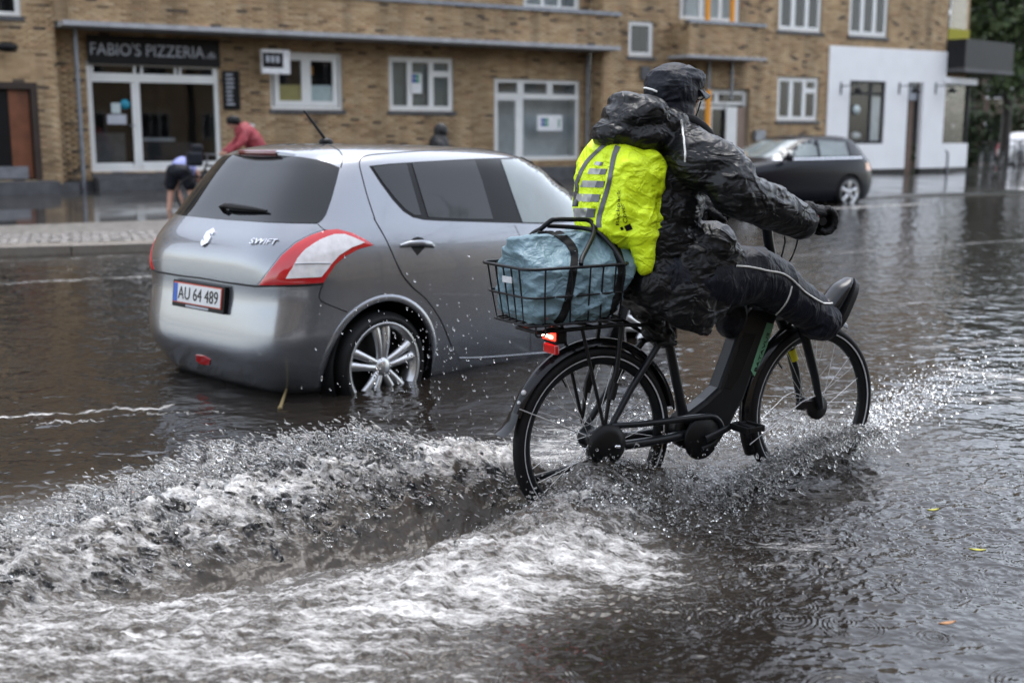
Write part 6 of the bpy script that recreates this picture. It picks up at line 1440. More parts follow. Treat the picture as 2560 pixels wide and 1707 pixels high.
foam_glint_line((2380, 925), (2600, 955), 0.10, 0.9); foam_glint_line((2420, 1000), (2600, 985), 0.07, 0.8); foam_glint_line((2300, 870), (2560, 850), 0.10, 0.6); foam_glint_line((2250, 760), (2600, 740), 0.10, 0.55); foam_glint_line((1980, 640), (2560, 600), 0.14, 0.55); foam_glint_line((1900, 530), (2300, 510), 0.35, 0.9)  # right: silvery sky reflections painted in as pale foam streaks
# waves round the two cars
for P, w in ((on_z(960, 960), 0.5), (on_z(2100, 505), 1.0)):
    d = np.hypot(X - P[0], Y - P[1]); Z += 0.012 * np.cos(d / 0.16) * np.exp(-d / w) * 0.6
Z = np.where(dist > 60, np.minimum(Z, 0), Z)
idx = np.arange(nr_ * na_).reshape(nr_, na_); i1 = np.roll(idx, -1, axis=1)
Fq = np.stack([idx[:-1, :], idx[1:, :], i1[1:, :], i1[:-1, :]], -1)[:, :-1].reshape(-1, 4)
Fq = np.r_[Fq, np.stack([idx[:-1, -1], idx[1:, -1], idx[1:, 0], idx[:-1, 0]], -1)]
V = np.stack([X, Y, Z], -1).reshape(-1, 3)
wme = numpy_mesh('flood_water', V, Fq[:, ::-1]); attr(wme, 'foam', FO.ravel()); attr(wme, 'torn', TB.ravel())  # the foam attribute also carries the painted reflection streaks
wme.flip_normals() if wme.polygons[len(wme.polygons) // 2].normal.z < 0 else None
def water_mat():
    m, n, l, b = new_mat('flood_water')
    b.inputs['Base Color'].default_value = (0.014, 0.0115, 0.0095, 1); b.inputs['Roughness'].default_value = 0.045; b.inputs['IOR'].default_value = 1.33; b.inputs['Specular IOR Level'].default_value = 0.5
    g = n.new('ShaderNodeNewGeometry')
    mp = n.new('ShaderNodeMapping'); mp.inputs['Rotation'].default_value = (0, 0, -KF.a + 0.16); l.new(g.outputs['Position'], mp.inputs['Vector'])
    mp.vector_type = 'POINT'; mp.inputs['Scale'].default_value = (0.62, 2.1, 1)
    def nz(scale, det, rough=0.55, src=None, kind='FBM'):
        t = n.new('ShaderNodeTexNoise'); t.inputs['Scale'].default_value = scale; t.inputs['Detail'].default_value = det; t.inputs['Roughness'].default_value = rough; l.new(src or mp.outputs[0], t.inputs['Vector']); return t.outputs['Fac']
    def math_(op, a, c, clamp=False):
        k = n.new('ShaderNodeMath'); k.operation = op; k.use_clamp = clamp
        for i, v in ((0, a), (1, c)):
            if isinstance(v, (int, float)): k.inputs[i].default_value = v
            else: l.new(v, k.inputs[i])
        return k.outputs[0]
    fa = n.new('ShaderNodeAttribute'); fa.attribute_name = 'foam'; ta_ = n.new('ShaderNodeAttribute'); ta_.attribute_name = 'torn'
    # lacy foam: islands of noise let through by the mask
    def nzd(scale, det, rough, dis):
        t = n.new('ShaderNodeTexNoise'); t.inputs['Scale'].default_value = scale; t.inputs['Detail'].default_value = det; t.inputs['Roughness'].default_value = rough; t.inputs['Distortion'].default_value = dis; l.new(mp.outputs[0], t.inputs['Vector']); return t.outputs['Fac']
    n1, n2 = nzd(7, 8, 0.62, 0.5), nzd(30, 5, 0.66, 0.3)
    rid = math_('POWER', math_('SUBTRACT', 1.0, math_('ABSOLUTE', math_('MULTIPLY', math_('SUBTRACT', nzd(13, 5, 0.6, 1.2), 0.5), 2.6), 0)), 5.0)
    mixn = math_('ADD', math_('ADD', math_('MULTIPLY', n1, 0.9), math_('MULTIPLY', n2, 0.75)), math_('MULTIPLY', rid, 0.16))
    thr = math_('SUBTRACT', 1.13, math_('MULTIPLY', fa.outputs['Fac'], 0.42))
    fm = math_('MULTIPLY', math_('SUBTRACT', mixn, thr), 2.6, True)
    fmask = math_('MULTIPLY', fm, math_('MULTIPLY', fa.outputs['Fac'], 3.0, True), True)
    cr = n.new('ShaderNodeMix'); cr.data_type = 'RGBA'; cr.inputs[6].default_value = (0.014, 0.0115, 0.0095, 1); cr.inputs[7].default_value = (0.74, 0.725, 0.70, 1); l.new(fmask, cr.inputs[0])
    # stirred-up water is paler and browner
    st = n.new('ShaderNodeMix'); st.data_type = 'RGBA'; st.inputs[7].default_value = (0.066, 0.056, 0.045, 1); l.new(math_('MULTIPLY', ta_.outputs['Fac'], 0.8), st.inputs[0]); st.inputs[6].default_value = (0.014, 0.0115, 0.0095, 1)
    l.new(st.outputs[2], cr.inputs[6]); l.new(cr.outputs[2], b.inputs['Base Color'])
    l.new(math_('ADD', 0.045, math_('MULTIPLY', fmask, 0.33)), b.inputs['Roughness'])
    # fine relief
    h1 = nz(14, 3, 0.5, g.outputs['Position']); h2 = nz(60, 4, 0.6); h3 = nz(3.2, 3, 0.5, g.outputs['Position'])
    hh = math_('ADD', math_('ADD', math_('MULTIPLY', h1, 0.0050), math_('MULTIPLY', h3, 0.020)), math_('MULTIPLY', math_('MULTIPLY', h2, 0.0022), math_('ADD', ta_.outputs['Fac'], 0.10)))
    hh = math_('ADD', hh, math_('MULTIPLY', fmask, 0.004))
    bp = n.new('ShaderNodeBump'); bp.inputs['Strength'].default_value = 1.0; bp.inputs['Distance'].default_value = 1.0; l.new(hh, bp.inputs['Height']); l.new(bp.outputs[0], b.inputs['Normal'])
    return m
M['water'] = water_mat()
wo_ = link_mesh('flood_water', wme, M['water']); tag(wo_, kind='structure')

# ------------------------------------------------------------------ spray: torn sheets and drops
def drop_mat():
    m, n, l, b = new_mat('water_drops'); b.inputs['Base Color'].default_value = (0.95, 0.95, 0.94, 1); b.inputs['Roughness'].default_value = 0.0; b.inputs['IOR'].default_value = 1.33; b.inputs['Transmission Weight'].default_value = 1.0
    return m
def sheet_mat():
    m, n, l, b = new_mat('white_water'); b.inputs['Base Color'].default_value = (0.46, 0.44, 0.41, 1); b.inputs['Roughness'].default_value = 0.10; b.inputs['IOR'].default_value = 1.33; b.inputs['Transmission Weight'].default_value = 0.45
    tc = n.new('ShaderNodeTexCoord'); t = n.new('ShaderNodeTexNoise'); t.inputs['Scale'].default_value = 45; t.inputs['Detail'].default_value = 6; l.new(tc.outputs['Object'], t.inputs['Vector'])
    bp = n.new('ShaderNodeBump'); bp.inputs['Strength'].default_value = 0.8; bp.inputs['Distance'].default_value = 0.012; l.new(t.outputs['Fac'], bp.inputs['Height']); l.new(bp.outputs[0], b.inputs['Normal'])
    r = n.new('ShaderNodeValToRGB'); r.color_ramp.elements[0].position = 0.38; r.color_ramp.elements[0].color = (0.22, 0.19, 0.155, 1); r.color_ramp.elements[1].position = 0.62; r.color_ramp.elements[1].color = (0.72, 0.71, 0.69, 1); l.new(t.outputs['Fac'], r.inputs[0]); l.new(r.outputs[0], b.inputs['Base Color'])
    return m
M['drops'] = drop_mat(); M['sheet'] = sheet_mat()
M['aerated'] = mat('aerated_water', (0.80, 0.79, 0.77), 0.08, var=0.12, scale=20, trans=0.6, ior=1.33)
_ico = None
def ico(sub):
    bm = bmesh.new(); bmesh.ops.create_icosphere(bm, subdivisions=sub, radius=1.0); V = np.array([v.co[:] for v in bm.verts]); Fc = np.array([[v.index for v in f.verts] for f in bm.faces]); bm.free(); return V, Fc
ICO = {1: ico(1), 2: ico(2)}
def drops(name, P, R, D, el, label, sub=1, m='drops'):
    """P centres, R radii, D direction of flight, el elongation: thousands of drops nobody could count, one object"""
    U, Fc = ICO[sub]; n = len(P); D = D / (np.linalg.norm(D, axis=1, keepdims=True) + 1e-9)
    base = U[None] * R[:, None, None]; dot = (base * D[:, None, :]).sum(2, keepdims=True); V = base + D[:, None, :] * dot * (el[:, None, None] - 1)
    if sub == 2: V = V * (1 + 0.22 * noise3(U[None, :, 0] * 1.3 + np.arange(n)[:, None] * 3.1, U[None, :, 1] * 1.3 + np.arange(n)[:, None] * 1.7, U[None, :, 2] * 1.3))[..., None]
    V = V + P[:, None, :]; Fq_ = Fc[None] + (np.arange(n) * len(U))[:, None, None]
    o = link_mesh(name, numpy_mesh(name, V.reshape(-1, 3), Fq_.reshape(-1, 3)), M[m]); tag(o, label, 'water spray', kind='stuff'); return o
def w_sl(s, l, z): x, y = from_sl(s, l); return np.stack([x, y, z], -1)
def logr(n, mean, sig, lo, hi): return np.clip(np.exp(rng.normal(math.log(mean), sig, n)), lo, hi)
def sheet(name, P, keep, thick, label):
    """P (a,b,3) surface, keep (a,b) mask of what is not torn away"""
    a, b = P.shape[:2]; idx = np.arange(a * b).reshape(a, b); q = np.stack([idx[:-1, :-1], idx[1:, :-1], idx[1:, 1:], idx[:-1, 1:]], -1).reshape(-1, 4)
    k = keep.ravel(); q = q[(k[q].sum(1) >= 3)]
    used = np.unique(q); mp_ = np.full(a * b, -1); mp_[used] = np.arange(len(used))
    o = link_mesh(name, numpy_mesh(name, P.reshape(-1, 3)[used], mp_[q]), M['sheet']); md = o.modifiers.new('thick', 'SOLIDIFY'); md.thickness = thick; md.offset = 0
    sm = o.modifiers.new('smooth', 'SMOOTH'); sm.factor = 0.5; sm.iterations = 1
    tag(o, label, 'water spray', kind='stuff'); return o
# front wheel: clear sheet curling out towards the near side
tt, ww = np.meshgrid(np.linspace(0, 1, 260), np.linspace(0, 1, 60), indexing='ij')
inner = np.array([np.interp(tt, [0, 1], [1.40, 0.42]), np.interp(tt, [0, 1], [-0.03, -0.06]), tt * 0 + 0.0])
outer = np.array([np.interp(tt, [0, .25, .5, .75, 1], [1.52, 1.20, 0.90, 0.62, 0.36]), np.interp(tt, [0, .25, .5, .75, 1], [-0.10, -0.17, -0.22, -0.27, -0.31]), np.interp(tt, [0, .2, .4, .6, .8, 1], [0.12, 0.19, 0.19, 0.155, 0.09, 0.0])])
arc = np.sin(ww * math.pi * 0.5); S3 = inner[0] + (outer[0] - inner[0]) * ww; L3 = inner[1] + (outer[1] - inner[1]) * ww; Z3 = (outer[2]) * arc + 0.015 * fbm(S3 * 10, L3 * 14, 0.4, 3) * ww
keep = (fbm(S3 * 9 - ww * 3, ww * 6, 2.2, 4, 0.6) * 0.9 + 0.5) > 0.12 + 0.45 * smooth01(0.55, 1, ww)
sf_ = sheet('splash_sheet', w_sl(S3, L3, Z3), keep, 0.004, 'clear sheet of water curling off the front wheel towards the open road')
sf_.data.materials.clear(); sf_.data.materials.append(M['drops'])
# drops of the left wave
def along_left(n, zlo, zhi, spread):
    s = rng.uniform(-2.3, -0.12, n); w = np.clip(rng.beta(2.2, 1.5, n) * 1.15, 0, 1.2); A = np.interp(s, [-2.3, -1.8, -1.3, -0.9, -0.5, -0.22], [0.08, 0.13, 0.20, 0.26, 0.27, 0.20]); lc = np.interp(s, [-2.4, -1.8, -1.2, -0.8, -0.4, 0.0], [0.28, 0.42, 0.52, 0.50, 0.36, 0.18])
    cl = fbm(s * 5, w * 3, 1.1, 3); s2 = s - 0.22 * w ** 1.4 + rng.normal(0, spread, n); l = 0.06 + lc * w + rng.normal(0, spread, n) + 0.05 * cl; z = A * (1 - (1 - np.clip(w, 0, 1)) ** 1.7) * (1 + 0.5 * cl) + np.abs(rng.normal(0, zhi, n)) + zlo
    P = w_sl(s2, l, np.maximum(z, 0.005)); D = np.tile(np.array(-KF.u * 0.9 + KF.v * 0.4 + np.array([0, 0, 0.5])), (n, 1)) + rng.normal(0, 0.35, (n, 3)); return P, D
P, D = along_left(5200, -0.01, 0.018, 0.03); drops('splash_drops', P, logr(5200, 0.0050, 0.5, 0.0018, 0.014), D, rng.uniform(1.3, 4.2, 5200), 'coarse drops flying off the wave behind the rear wheel', 2)
P, D = along_left(6000, 0.0, 0.035, 0.05); drops('splash_drops', P, logr(6000, 0.0021, 0.4, 0.001, 0.0045), D, rng.uniform(1.5, 5.0, 6000), 'fine spray over the wave behind the rear wheel', 1, 'aerated')
# front wheel arc
n = 900; t = rng.beta(1.4, 1.3, n); w = np.clip(rng.normal(1.0, 0.16, n), 0.4, 1.5); so_ = np.interp(t, [0, .25, .5, .75, 1], [1.52, 1.20, 0.90, 0.62, 0.36]); lo_ = np.interp(t, [0, .25, .5, .75, 1], [-0.10, -0.17, -0.22, -0.27, -0.31]) * w; zo_ = np.interp(t, [0, .2, .4, .6, .8, 1], [0.12, 0.19, 0.19, 0.155, 0.09, 0.01]) - 0.35 * np.clip(w - 1, 0, 1) * rng.random(n) + rng.normal(0, 0.012, n)
drops('splash_drops', w_sl(so_ + rng.normal(0, 0.03, n), lo_ - 0.1 * np.clip(w - 1, 0, 1), np.maximum(zo_, 0.004)), logr(n, 0.0043, 0.45, 0.0015, 0.010), np.tile(np.array([0, 0, 1.0]) - 0.2 * KF.u, (n, 1)) + rng.normal(0, 0.25, (n, 3)), rng.uniform(1.1, 1.9, n), 'bead-like drops along the arc off the front wheel', 2)
# spray thrown ahead of the front wheel
n = 2600; a = rng.gamma(2.0, 0.42, n); P = w_sl(1.38 + a * 0.95, 0.02 + a * 0.36 + rng.normal(0, 0.07 + 0.05 * a, n), np.maximum(0.005, 0.07 + 0.10 * a * np.exp(-a * 0.9) * 2 + rng.normal(0, 0.035, n)))
drops('splash_drops', P, logr(n, 0.0028, 0.5, 0.001, 0.008), np.tile(KF.u + KF.v * 0.4 + np.array([0, 0, 0.2]), (n, 1)) + rng.normal(0, 0.2, (n, 3)), rng.uniform(1.1, 2.4, n), 'spray thrown forward past the front wheel', 1)
# splash on the far side of the bicycle
n = 3000; s = rng.normal(0.9, 0.5, n); l = 0.20 + rng.gamma(2.0, 0.16, n); P = w_sl(s, l, np.abs(rng.normal(0, 0.13, n)) * np.exp(-((s - 0.8) / 0.7) ** 2) + 0.01)
drops('splash_drops', P, logr(n, 0.0034, 0.5, 0.0012, 0.009), np.tile(KF.v + np.array([0, 0, 0.6]), (n, 1)) + rng.normal(0, 0.4, (n, 3)), rng.uniform(1.0, 1.8, n), 'spray leaping up on the far side of the bicycle', 1)
# over the crank and round the rear wheel
n = 1500; s = np.r_[rng.normal(0.42, 0.16, n // 2), rng.normal(-0.2, 0.25, n - n // 2)]; l = np.r_[rng.normal(-0.16, 0.07, n // 2), rng.normal(-0.30, 0.12, n - n // 2)]; P = w_sl(s, l, np.abs(rng.normal(0.03, 0.06, n)) + np.maximum(wake(s, l), 0))
drops('splash_drops', P, logr(n, 0.0026, 0.5, 0.001, 0.008), rng.normal(0, 1, (n, 3)), rng.uniform(1.0, 1.8, n), 'spatter round the crank and the rear wheel', 1)
n = 3200; t = rng.beta(1.4, 1.3, n); w = np.clip(rng.beta(2, 1.2, n) * 1.1, 0.1, 1.2); so_ = np.interp(t, [0, .25, .5, .75, 1], [1.52, 1.20, 0.90, 0.62, 0.36]); lo_ = np.interp(t, [0, .25, .5, .75, 1], [-0.10, -0.17, -0.22, -0.27, -0.31]) * w; zo_ = np.interp(t, [0, .2, .4, .6, .8, 1], [0.12, 0.19, 0.19, 0.155, 0.09, 0.02]) * np.sin(np.clip(w, 0, 1) * 1.57) + rng.normal(0, 0.010, n)
drops('splash_drops', w_sl(so_ + rng.normal(0, 0.02, n), lo_, np.maximum(zo_, 0.004)), logr(n, 0.0022, 0.45, 0.001, 0.006), np.tile(-KF.u * 0.9 - KF.v * 0.3 + np.array([0, 0, 0.55]), (n, 1)) + rng.normal(0, 0.18, (n, 3)), rng.uniform(2.0, 8.0, n), 'fine white streaks in the sheet off the front wheel', 1, 'aerated')
n = 2600; s = rng.normal(-0.15, 0.28, n); l = rng.normal(-0.20, 0.13, n); P = w_sl(s, l, np.maximum(wake(s, l), 0) + np.abs(rng.normal(0, 0.018, n)))
drops('splash_drops', P, logr(n, 0.0024, 0.45, 0.001, 0.006), np.tile(-KF.u * 0.9 - KF.v * 0.5 + np.array([0, 0, 0.25]), (n, 1)) + rng.normal(0, 0.2, (n, 3)), rng.uniform(2.0, 7.0, n), 'streaks of water pouring off the mound beside the rear wheel', 1)
# single drops in the air before the silver car, and falling rain
n = 260; px_, py_ = rng.normal(1060, 120, n), rng.normal(900, 120, n); P = np.array([CAMP + ray(x, min(max(y, 640), 1120)) * d for x, y, d in zip(px_, py_, rng.uniform(4.6, 5.6, n))]); P = P[P[:, 2] > 0.02]; n = len(P)
drops('flying_drops', P, logr(n, 0.0024, 0.35, 0.0012, 0.005), np.tile(np.array([-0.4, 0, 0.8]), (n, 1)) + rng.normal(0, 0.3, (n, 3)), rng.uniform(1.2, 3.0, n), 'loose drops in the air before the silver car', 1)
n = 420; px_, py_ = rng.uniform(1650, 2600, n), rng.uniform(1050, 1500, n); P = np.array([on_z(x, y) * [1, 1, 0] + [0, 0, h] for x, y, h in zip(px_, py_, np.abs(rng.normal(0, 0.03, n)) + 0.006)])
drops('rebound_drops', P, logr(n, 0.0022, 0.35, 0.001, 0.004), np.tile(np.array([0, 0, 1.0]), (n, 1)) + rng.normal(0, 0.1, (n, 3)), rng.uniform(1.3, 3.2, n), 'drops jumping off the water beside the bicycle', 1)
# wash at the wheels of the dark car
n = 900; P0 = on_z(2000, 500); s = rng.normal(0, 0.55, n); P = np.array([P0]) + s[:, None] * UF + rng.normal(0, 0.12, n)[:, None] * NF - NF * 0.35; P[:, 2] = np.abs(rng.normal(0.0, 0.13, n))
drops('car_wash', P, logr(n, 0.016, 0.5, 0.006, 0.05), rng.normal(0, 1, (n, 3)), rng.uniform(1, 1.8, n), 'wash thrown up by the wheels of the dark car', 2, 'sheet')
# leaves and a twig afloat
M['leaf'] = mat('yellow_leaf', (0.42, 0.40, 0.06), 0.5, var=0.2, scale=60); M['leaf_brown'] = mat('brown_leaf', (0.35, 0.17, 0.07), 0.5, var=0.2, scale=60); M['twig'] = mat('twig', (0.16, 0.12, 0.05), 0.7)
for (x, y, sz, rz, mm, lab) in ((2332, 1286, 0.026, 0.3, 'leaf', 'narrow yellow leaf afloat beyond the rain rings'), (2443, 1387, 0.028, -0.2, 'leaf', 'pale yellow leaf afloat among the ripples'), (2367, 1572, 0.03, 0.3, 'leaf_brown', 'small brown leaf afloat on the calm water')):
    p = on_z(x, y); q = MB(); P = [(sz * t, sz * 0.30 * math.sin(math.pi * (t * 0.5 + 0.5)) * k, 0.004 + 0.006 * abs(k) + 0.004 * t * t) for t in np.linspace(-1, 1, 7) for k in (-1, 0, 1)]
    q.grid([P[i * 3:i * 3 + 3] for i in range(7)]); o = q.build('leaf', M[mm]); md = o.modifiers.new('t', 'SOLIDIFY'); md.thickness = 0.0006; o.location = (p[0], p[1], 0.010); o.rotation_euler = (0, 0, rz); tag(o, lab, 'leaf')
a, b = on_z(700, 1020, 0.005), on_z(732, 948, 0.02); q = MB(); q.tube([a, (a + b) / 2 + [0, 0, 0.02], b + [0, 0, 0.06]], [0.010, 0.007, 0.004], 6); q.ball(tuple(a), 0.014, 8, 6); tag(q.build('twig', M['twig']), 'thin brown twig sticking out of the water by the silver car', 'twig')
# ------------------------------------------------------------------ trees, side street, passers-by
M['leaf_dark'] = mat('dark_foliage', (0.030, 0.050, 0.016), 0.6, var=0.5, scale=3); M['leaf_mid'] = mat('mid_foliage', (0.055, 0.085, 0.028), 0.6, var=0.5, scale=3)
M['bark'] = mat('wet_bark', (0.028, 0.022, 0.018), 0.6, var=0.4, scale=10, bump=0.5)
def tree(name, loc, h, rad, n, m, label, leaf=0.16, seed=1, crown0=0.3, bare=False, group=None):
    r = np.random.default_rng(seed); root = empty(name, loc); tag(root, label, 'tree', group)
    q = MB(); tips = []
    q.tube(catmull([(0, 0, -0.3), (0.05, 0.02, h * 0.25), (-0.05, 0.06, h * 0.5), (0.04, 0.0, h * 0.8)], 4), list(np.linspace(0.22, 0.05, 13)) if not bare else list(np.linspace(0.24, 0.06, 13)), 10)
    for k in range(22 if bare else 12):
        z0 = h * r.uniform(0.3, 0.8); a = r.uniform(0, 6.28); L = rad * r.uniform(0.6, 1.1); e = np.array([math.cos(a) * L, math.sin(a) * L, z0 + L * r.uniform(0.3, 0.9)])
        mid = np.array([e[0] * 0.45, e[1] * 0.45, z0 + (e[2] - z0) * 0.6]); q.tube(catmull([(0, 0, z0), tuple(mid), tuple(e)], 4), list(np.linspace(0.07, 0.012, 9)), 6); tips.append(e)
        if bare:
            for j in range(7):
                t = r.uniform(0.3, 1.0); b0 = mid + (e - mid) * t; e2 = b0 + r.normal(0, 0.5, 3) + [0, 0, 0.5]; q.tube([b0, (b0 + e2) / 2 + r.normal(0, 0.08, 3), e2], [0.022, 0.014, 0.005], 5); 
                for i in range(4): e3 = b0 + (e2 - b0) * r.uniform(0.4, 1) ; q.tube([e3, e3 + r.normal(0, 0.25, 3) + [0, 0, 0.25]], [0.008, 0.003], 4)
    q.build('trunk', M['bark'], root)
    if bare: return root
    C = np.r_[np.array(tips), r.normal(0, 1, (30, 3)) * [rad * 0.5, rad * 0.5, h * 0.16] + [0, 0, h * (crown0 + 1) * 0.5]]
    c = C[r.integers(0, len(C), n)] + r.normal(0, 1, (n, 3)) * rad * 0.20
    a, b = r.normal(0, 1, (n, 3)), r.normal(0, 1, (n, 3)); a /= np.linalg.norm(a, axis=1)[:, None]; b -= a * (a * b).sum(1)[:, None]; b /= np.linalg.norm(b, axis=1)[:, None]; sz = leaf * r.uniform(0.6, 1.3, n)[:, None]
    V = np.stack([c - a * sz, c + b * sz * 0.5, c + a * sz, c - b * sz * 0.5], 1).reshape(-1, 3); Fq_ = np.arange(4 * n).reshape(-1, 4)
    o = link_mesh('crown', numpy_mesh('crown', V, Fq_, False), M[m], root); return root
def gp(x, y, D): p = CAMP + ray(x, y) * (D / ray(x, y)[1]); return p
for (x, D, h, rad, n, m, sd, lab) in ((2505, 47, 9, 2.3, 5200, 'leaf_mid', 3, 'leafy tree with dark trunk just beyond the white corner shop'), (2700, 56, 10, 3.2, 5200, 'leaf_dark', 5, 'broad dark tree behind the parked cars in the side street'), (2420, 64, 12, 3.4, 5200, 'leaf_dark', 9, 'tall dark tree showing past the balcony of the corner house'), (2580, 72, 13, 4.5, 6200, 'leaf_dark', 12, 'dense dark tree closing the side street')):
    p = gp(x, 420, D); tree('street_tree', (p[0], p[1], 0.2), h, rad, n, m, lab, 0.20, sd)
# clipped hedge, and a block of flats added to block the sky
p = gp(2540, 400, 62); q = MB(); r_ = np.random.default_rng(5); n = 6000; c = np.stack([r_.uniform(-9, 9, n), r_.normal(0, 0.5, n), r_.uniform(0, 2.6, n)], -1)
a, b = r_.normal(0, 1, (n, 3)), r_.normal(0, 1, (n, 3)); a /= np.linalg.norm(a, axis=1)[:, None]; b /= np.linalg.norm(b, axis=1)[:, None]
V = np.stack([c - a * .2, c + b * .12, c + a * .2, c - b * .12], 1).reshape(-1, 3)
o = link_mesh('hedge', numpy_mesh('hedge', V, np.arange(4 * n).reshape(-1, 4), False), M['leaf_dark']); o.location = (p[0], p[1], 0.1); o.rotation_euler = (0, 0, -0.4); tag(o, 'long dark hedge behind the cars in the side street', 'hedge')
p = gp(2600, 400, 90); fb = empty('apartment_block', (p[0], p[1], 0.0), -0.45); tag(fb, 'dim grey-brown block of flats added to block the sky behind the side street trees', 'building')
M['dim_brick'] = mat('dim_brick', (0.10, 0.07, 0.055), 0.85, var=0.3, scale=1.0)
q = MB(); q.bx(-26, 30, 0, 8, 0, 15); q.build('wall', M['dim_brick'], fb); q = MB(); q.bx(-26.4, 30.4, -0.4, 8.4, 15.01, 15.6); q.build('roof', M['plinth'], fb)
for z in (1.2, 4.2, 7.2, 10.2):
    for k in range(13):
        q = MB(); q.bx(-24 + k * 4, -22.2 + k * 4, -0.05, 0.06, z, z + 1.5); w_ = q.build('window', M['white_paint'], fb); q = MB(); q.bx(-23.9 + k * 4, -22.3 + k * 4, -0.08, -0.051, z + 0.1, z + 1.4); q.build('pane', M['sign_black'], w_)
# unseen side of the street behind the photographer: houses added to darken reflections
ob = empty('opposite_house', (0, 0, 0), BF.a); ob.location = tuple(NF * -15.0 + UF * 0.0); tag(ob, 'unseen row of brick houses added on the near side of the street', 'building')
q = MB(); q.bx(-45, 50, -9, 0, 0, 10.5); q.build('wall', M['brick_far'], ob); q = MB(); q.prism([(-9.4, 10.52), (0.4, 10.52), (-4.5, 13.5)], -45.3, 50.3, 'x'); q.build('roof', M['plinth'], ob)
for z in (1.3, 4.4, 7.5):
    for k in range(26):
        s = -43 + k * 3.6; q = MB(); q.bx(s, s + 1.7, -0.05, 0.05, z, z + 1.5); w_ = q.build('window', M['white_paint'], ob)
        for i in range(3): q = MB(); q.bx(s + 0.08 + i * 0.54, s + 0.54 + i * 0.54, 0.051, 0.06, z + 0.08, z + 1.42); q.build('pane', M['sign_black'], w_)
for i, (s, d) in enumerate(((-9, -7.8), (1.0, -8.0), (19.0, -7.8), (26.0, -7.8))):
    p = UF * s + NF * d; tree('bare_tree', (p[0], p[1], 0.0), (9.0, 9.0, 12.0, 13.5)[i], (3.8, 3.8, 5.0, 5.5)[i], 0, None, ('bare street tree at the back end of the near pavement', 'bare street tree on the pavement behind the photographer', 'tall bare street tree mirrored in the side windows of the silver car', 'tallest bare street tree farther along the near pavement')[i], seed=20 + i, bare=True, group='bare trees along the near pavement')
q = MB(); rows = []
for y, z in ((-7.0, -0.3), (-7.0, 0.12), (-15.2, 0.2)): rows.append([UF * s + NF * y + np.array([0, 0, z]) for s in np.linspace(-60, 75, 20)])
q.grid(rows, smooth=False); tag(q.build('pavement', M['pavement']), kind='structure')

# bicycles leaning beyond the corner shop
def parked(loc, rz, label, m):
    root = empty('parked_bicycle', loc, rz); tag(root, label, 'bicycle', 'bicycles parked beyond the corner shop')
    for x in (0, 1.05):
        w = empty('wheel', (x, 0, 0.34), 0, root); q = MB(); q.lathe([(0.33 + 0.02 * math.cos(t), 0.02 * math.sin(t)) for t in np.linspace(0, 2 * math.pi, 9)], 'y', seg=32); q.build('tyre', M['rubber'], w)
        q = MB()
        for k in range(10): q.tube([(0, 0, 0), (0.32 * math.cos(k * 0.628), 0, 0.32 * math.sin(k * 0.628))], 0.003, 4)
        q.build('spokes', M['steel'], w)
    q = MB()
    for a, b in (((0, 0, 0.34), (0.45, 0, 0.30)), ((0, 0, 0.34), (0.32, 0, 0.82)), ((0.45, 0, 0.30), (0.30, 0, 0.95)), ((0.45, 0, 0.30), (0.86, 0, 0.78)), ((0.34, 0, 0.80), (0.84, 0, 0.86)), ((0.83, 0, 0.92), (1.05, 0, 0.34))): q.tube([a, b], 0.018, 8)
    q.build('frame', M[m], root); q = MB(); q.tube([(0.70, -0.28, 1.05), (0.84, -0.1, 1.06), (0.84, 0.1, 1.06), (0.70, 0.28, 1.05)], 0.014, 6); q.tube([(0.83, 0, 0.9), (0.82, 0, 1.06)], 0.014, 6); q.build('handlebar', M['black'], root)
    q = MB(); q.ball((0.28, 0, 0.97), (0.13, 0.07, 0.04), 10, 6); q.build('saddle', M['black'], root)
for (x, y, D, rz, m, lab) in ((2452, 418, 42, 0.9, 'black', 'black bicycle parked right beside the corner of the white shop'), (2478, 416, 43, 1.1, 'dark_metal', 'grey-framed bicycle parked second from the white shop'), (2505, 418, 44, 0.7, 'black', 'black bicycle parked against the tree trunk beyond the white shop'), (2540, 416, 44.5, 1.0, 'dark_metal', 'grey-framed bicycle parked beside the white car')):
    p = gp(x, y, D); parked((p[0], p[1], 0.22), rz, lab, m)

# passers-by
def walker(name, label, F_, parts, seedc=1.0):
    pass
# the wader: bending forward with hands in the water, seen from behind
WB = Frame(tuple(on_z(452, 540) * [1, 1, 0]), 85)      # faces away and a little left
q = MB(); h0 = np.array([0.0, 0.0, 0.80])
limb(q, [h0 + [-0.02, 0.10, 0], [0.03, 0.17, 0.45], [-0.05, 0.20, 0.05], [0.06, 0.21, -0.05]], [0.095, 0.062, 0.040, 0.04]); limb(q, [h0 + [-0.02, -0.10, 0], [0.05, -0.19, 0.45], [-0.03, -0.24, 0.05], [0.08, -0.25, -0.05]], [0.095, 0.062, 0.040, 0.04])
limb(q, [h0, [0.22, 0, 0.86], [0.46, 0, 0.80]], [0.13, 0.13, 0.14]); limb(q, [[0.50, 0, 0.76], [0.60, 0.0, 0.68]], [0.055, 0.05]); q.ball((0.68, 0, 0.62), (0.095, 0.08, 0.11), 16, 12); q.ball((0.76, 0, 0.60), (0.02, 0.015, 0.02), 8, 6)
for sd in (-1, 1): limb(q, [[0.46, sd * 0.17, 0.78], [0.48, sd * 0.22, 0.50], [0.42, sd * 0.12, 0.25]], [0.05, 0.042, 0.032]); q.ball((0.42, sd * 0.11, 0.19), (0.03, 0.02, 0.05), 10, 8)
wm = fuse(q, 0.010, 4); wd = link_mesh('person', wm, mat('skin_pale', (0.50, 0.28, 0.20), 0.5)); wd.matrix_world = WB.matrix(); tag(wd, 'barelegged person in dark shorts and pale blue shirt bending down in the flood', 'person')
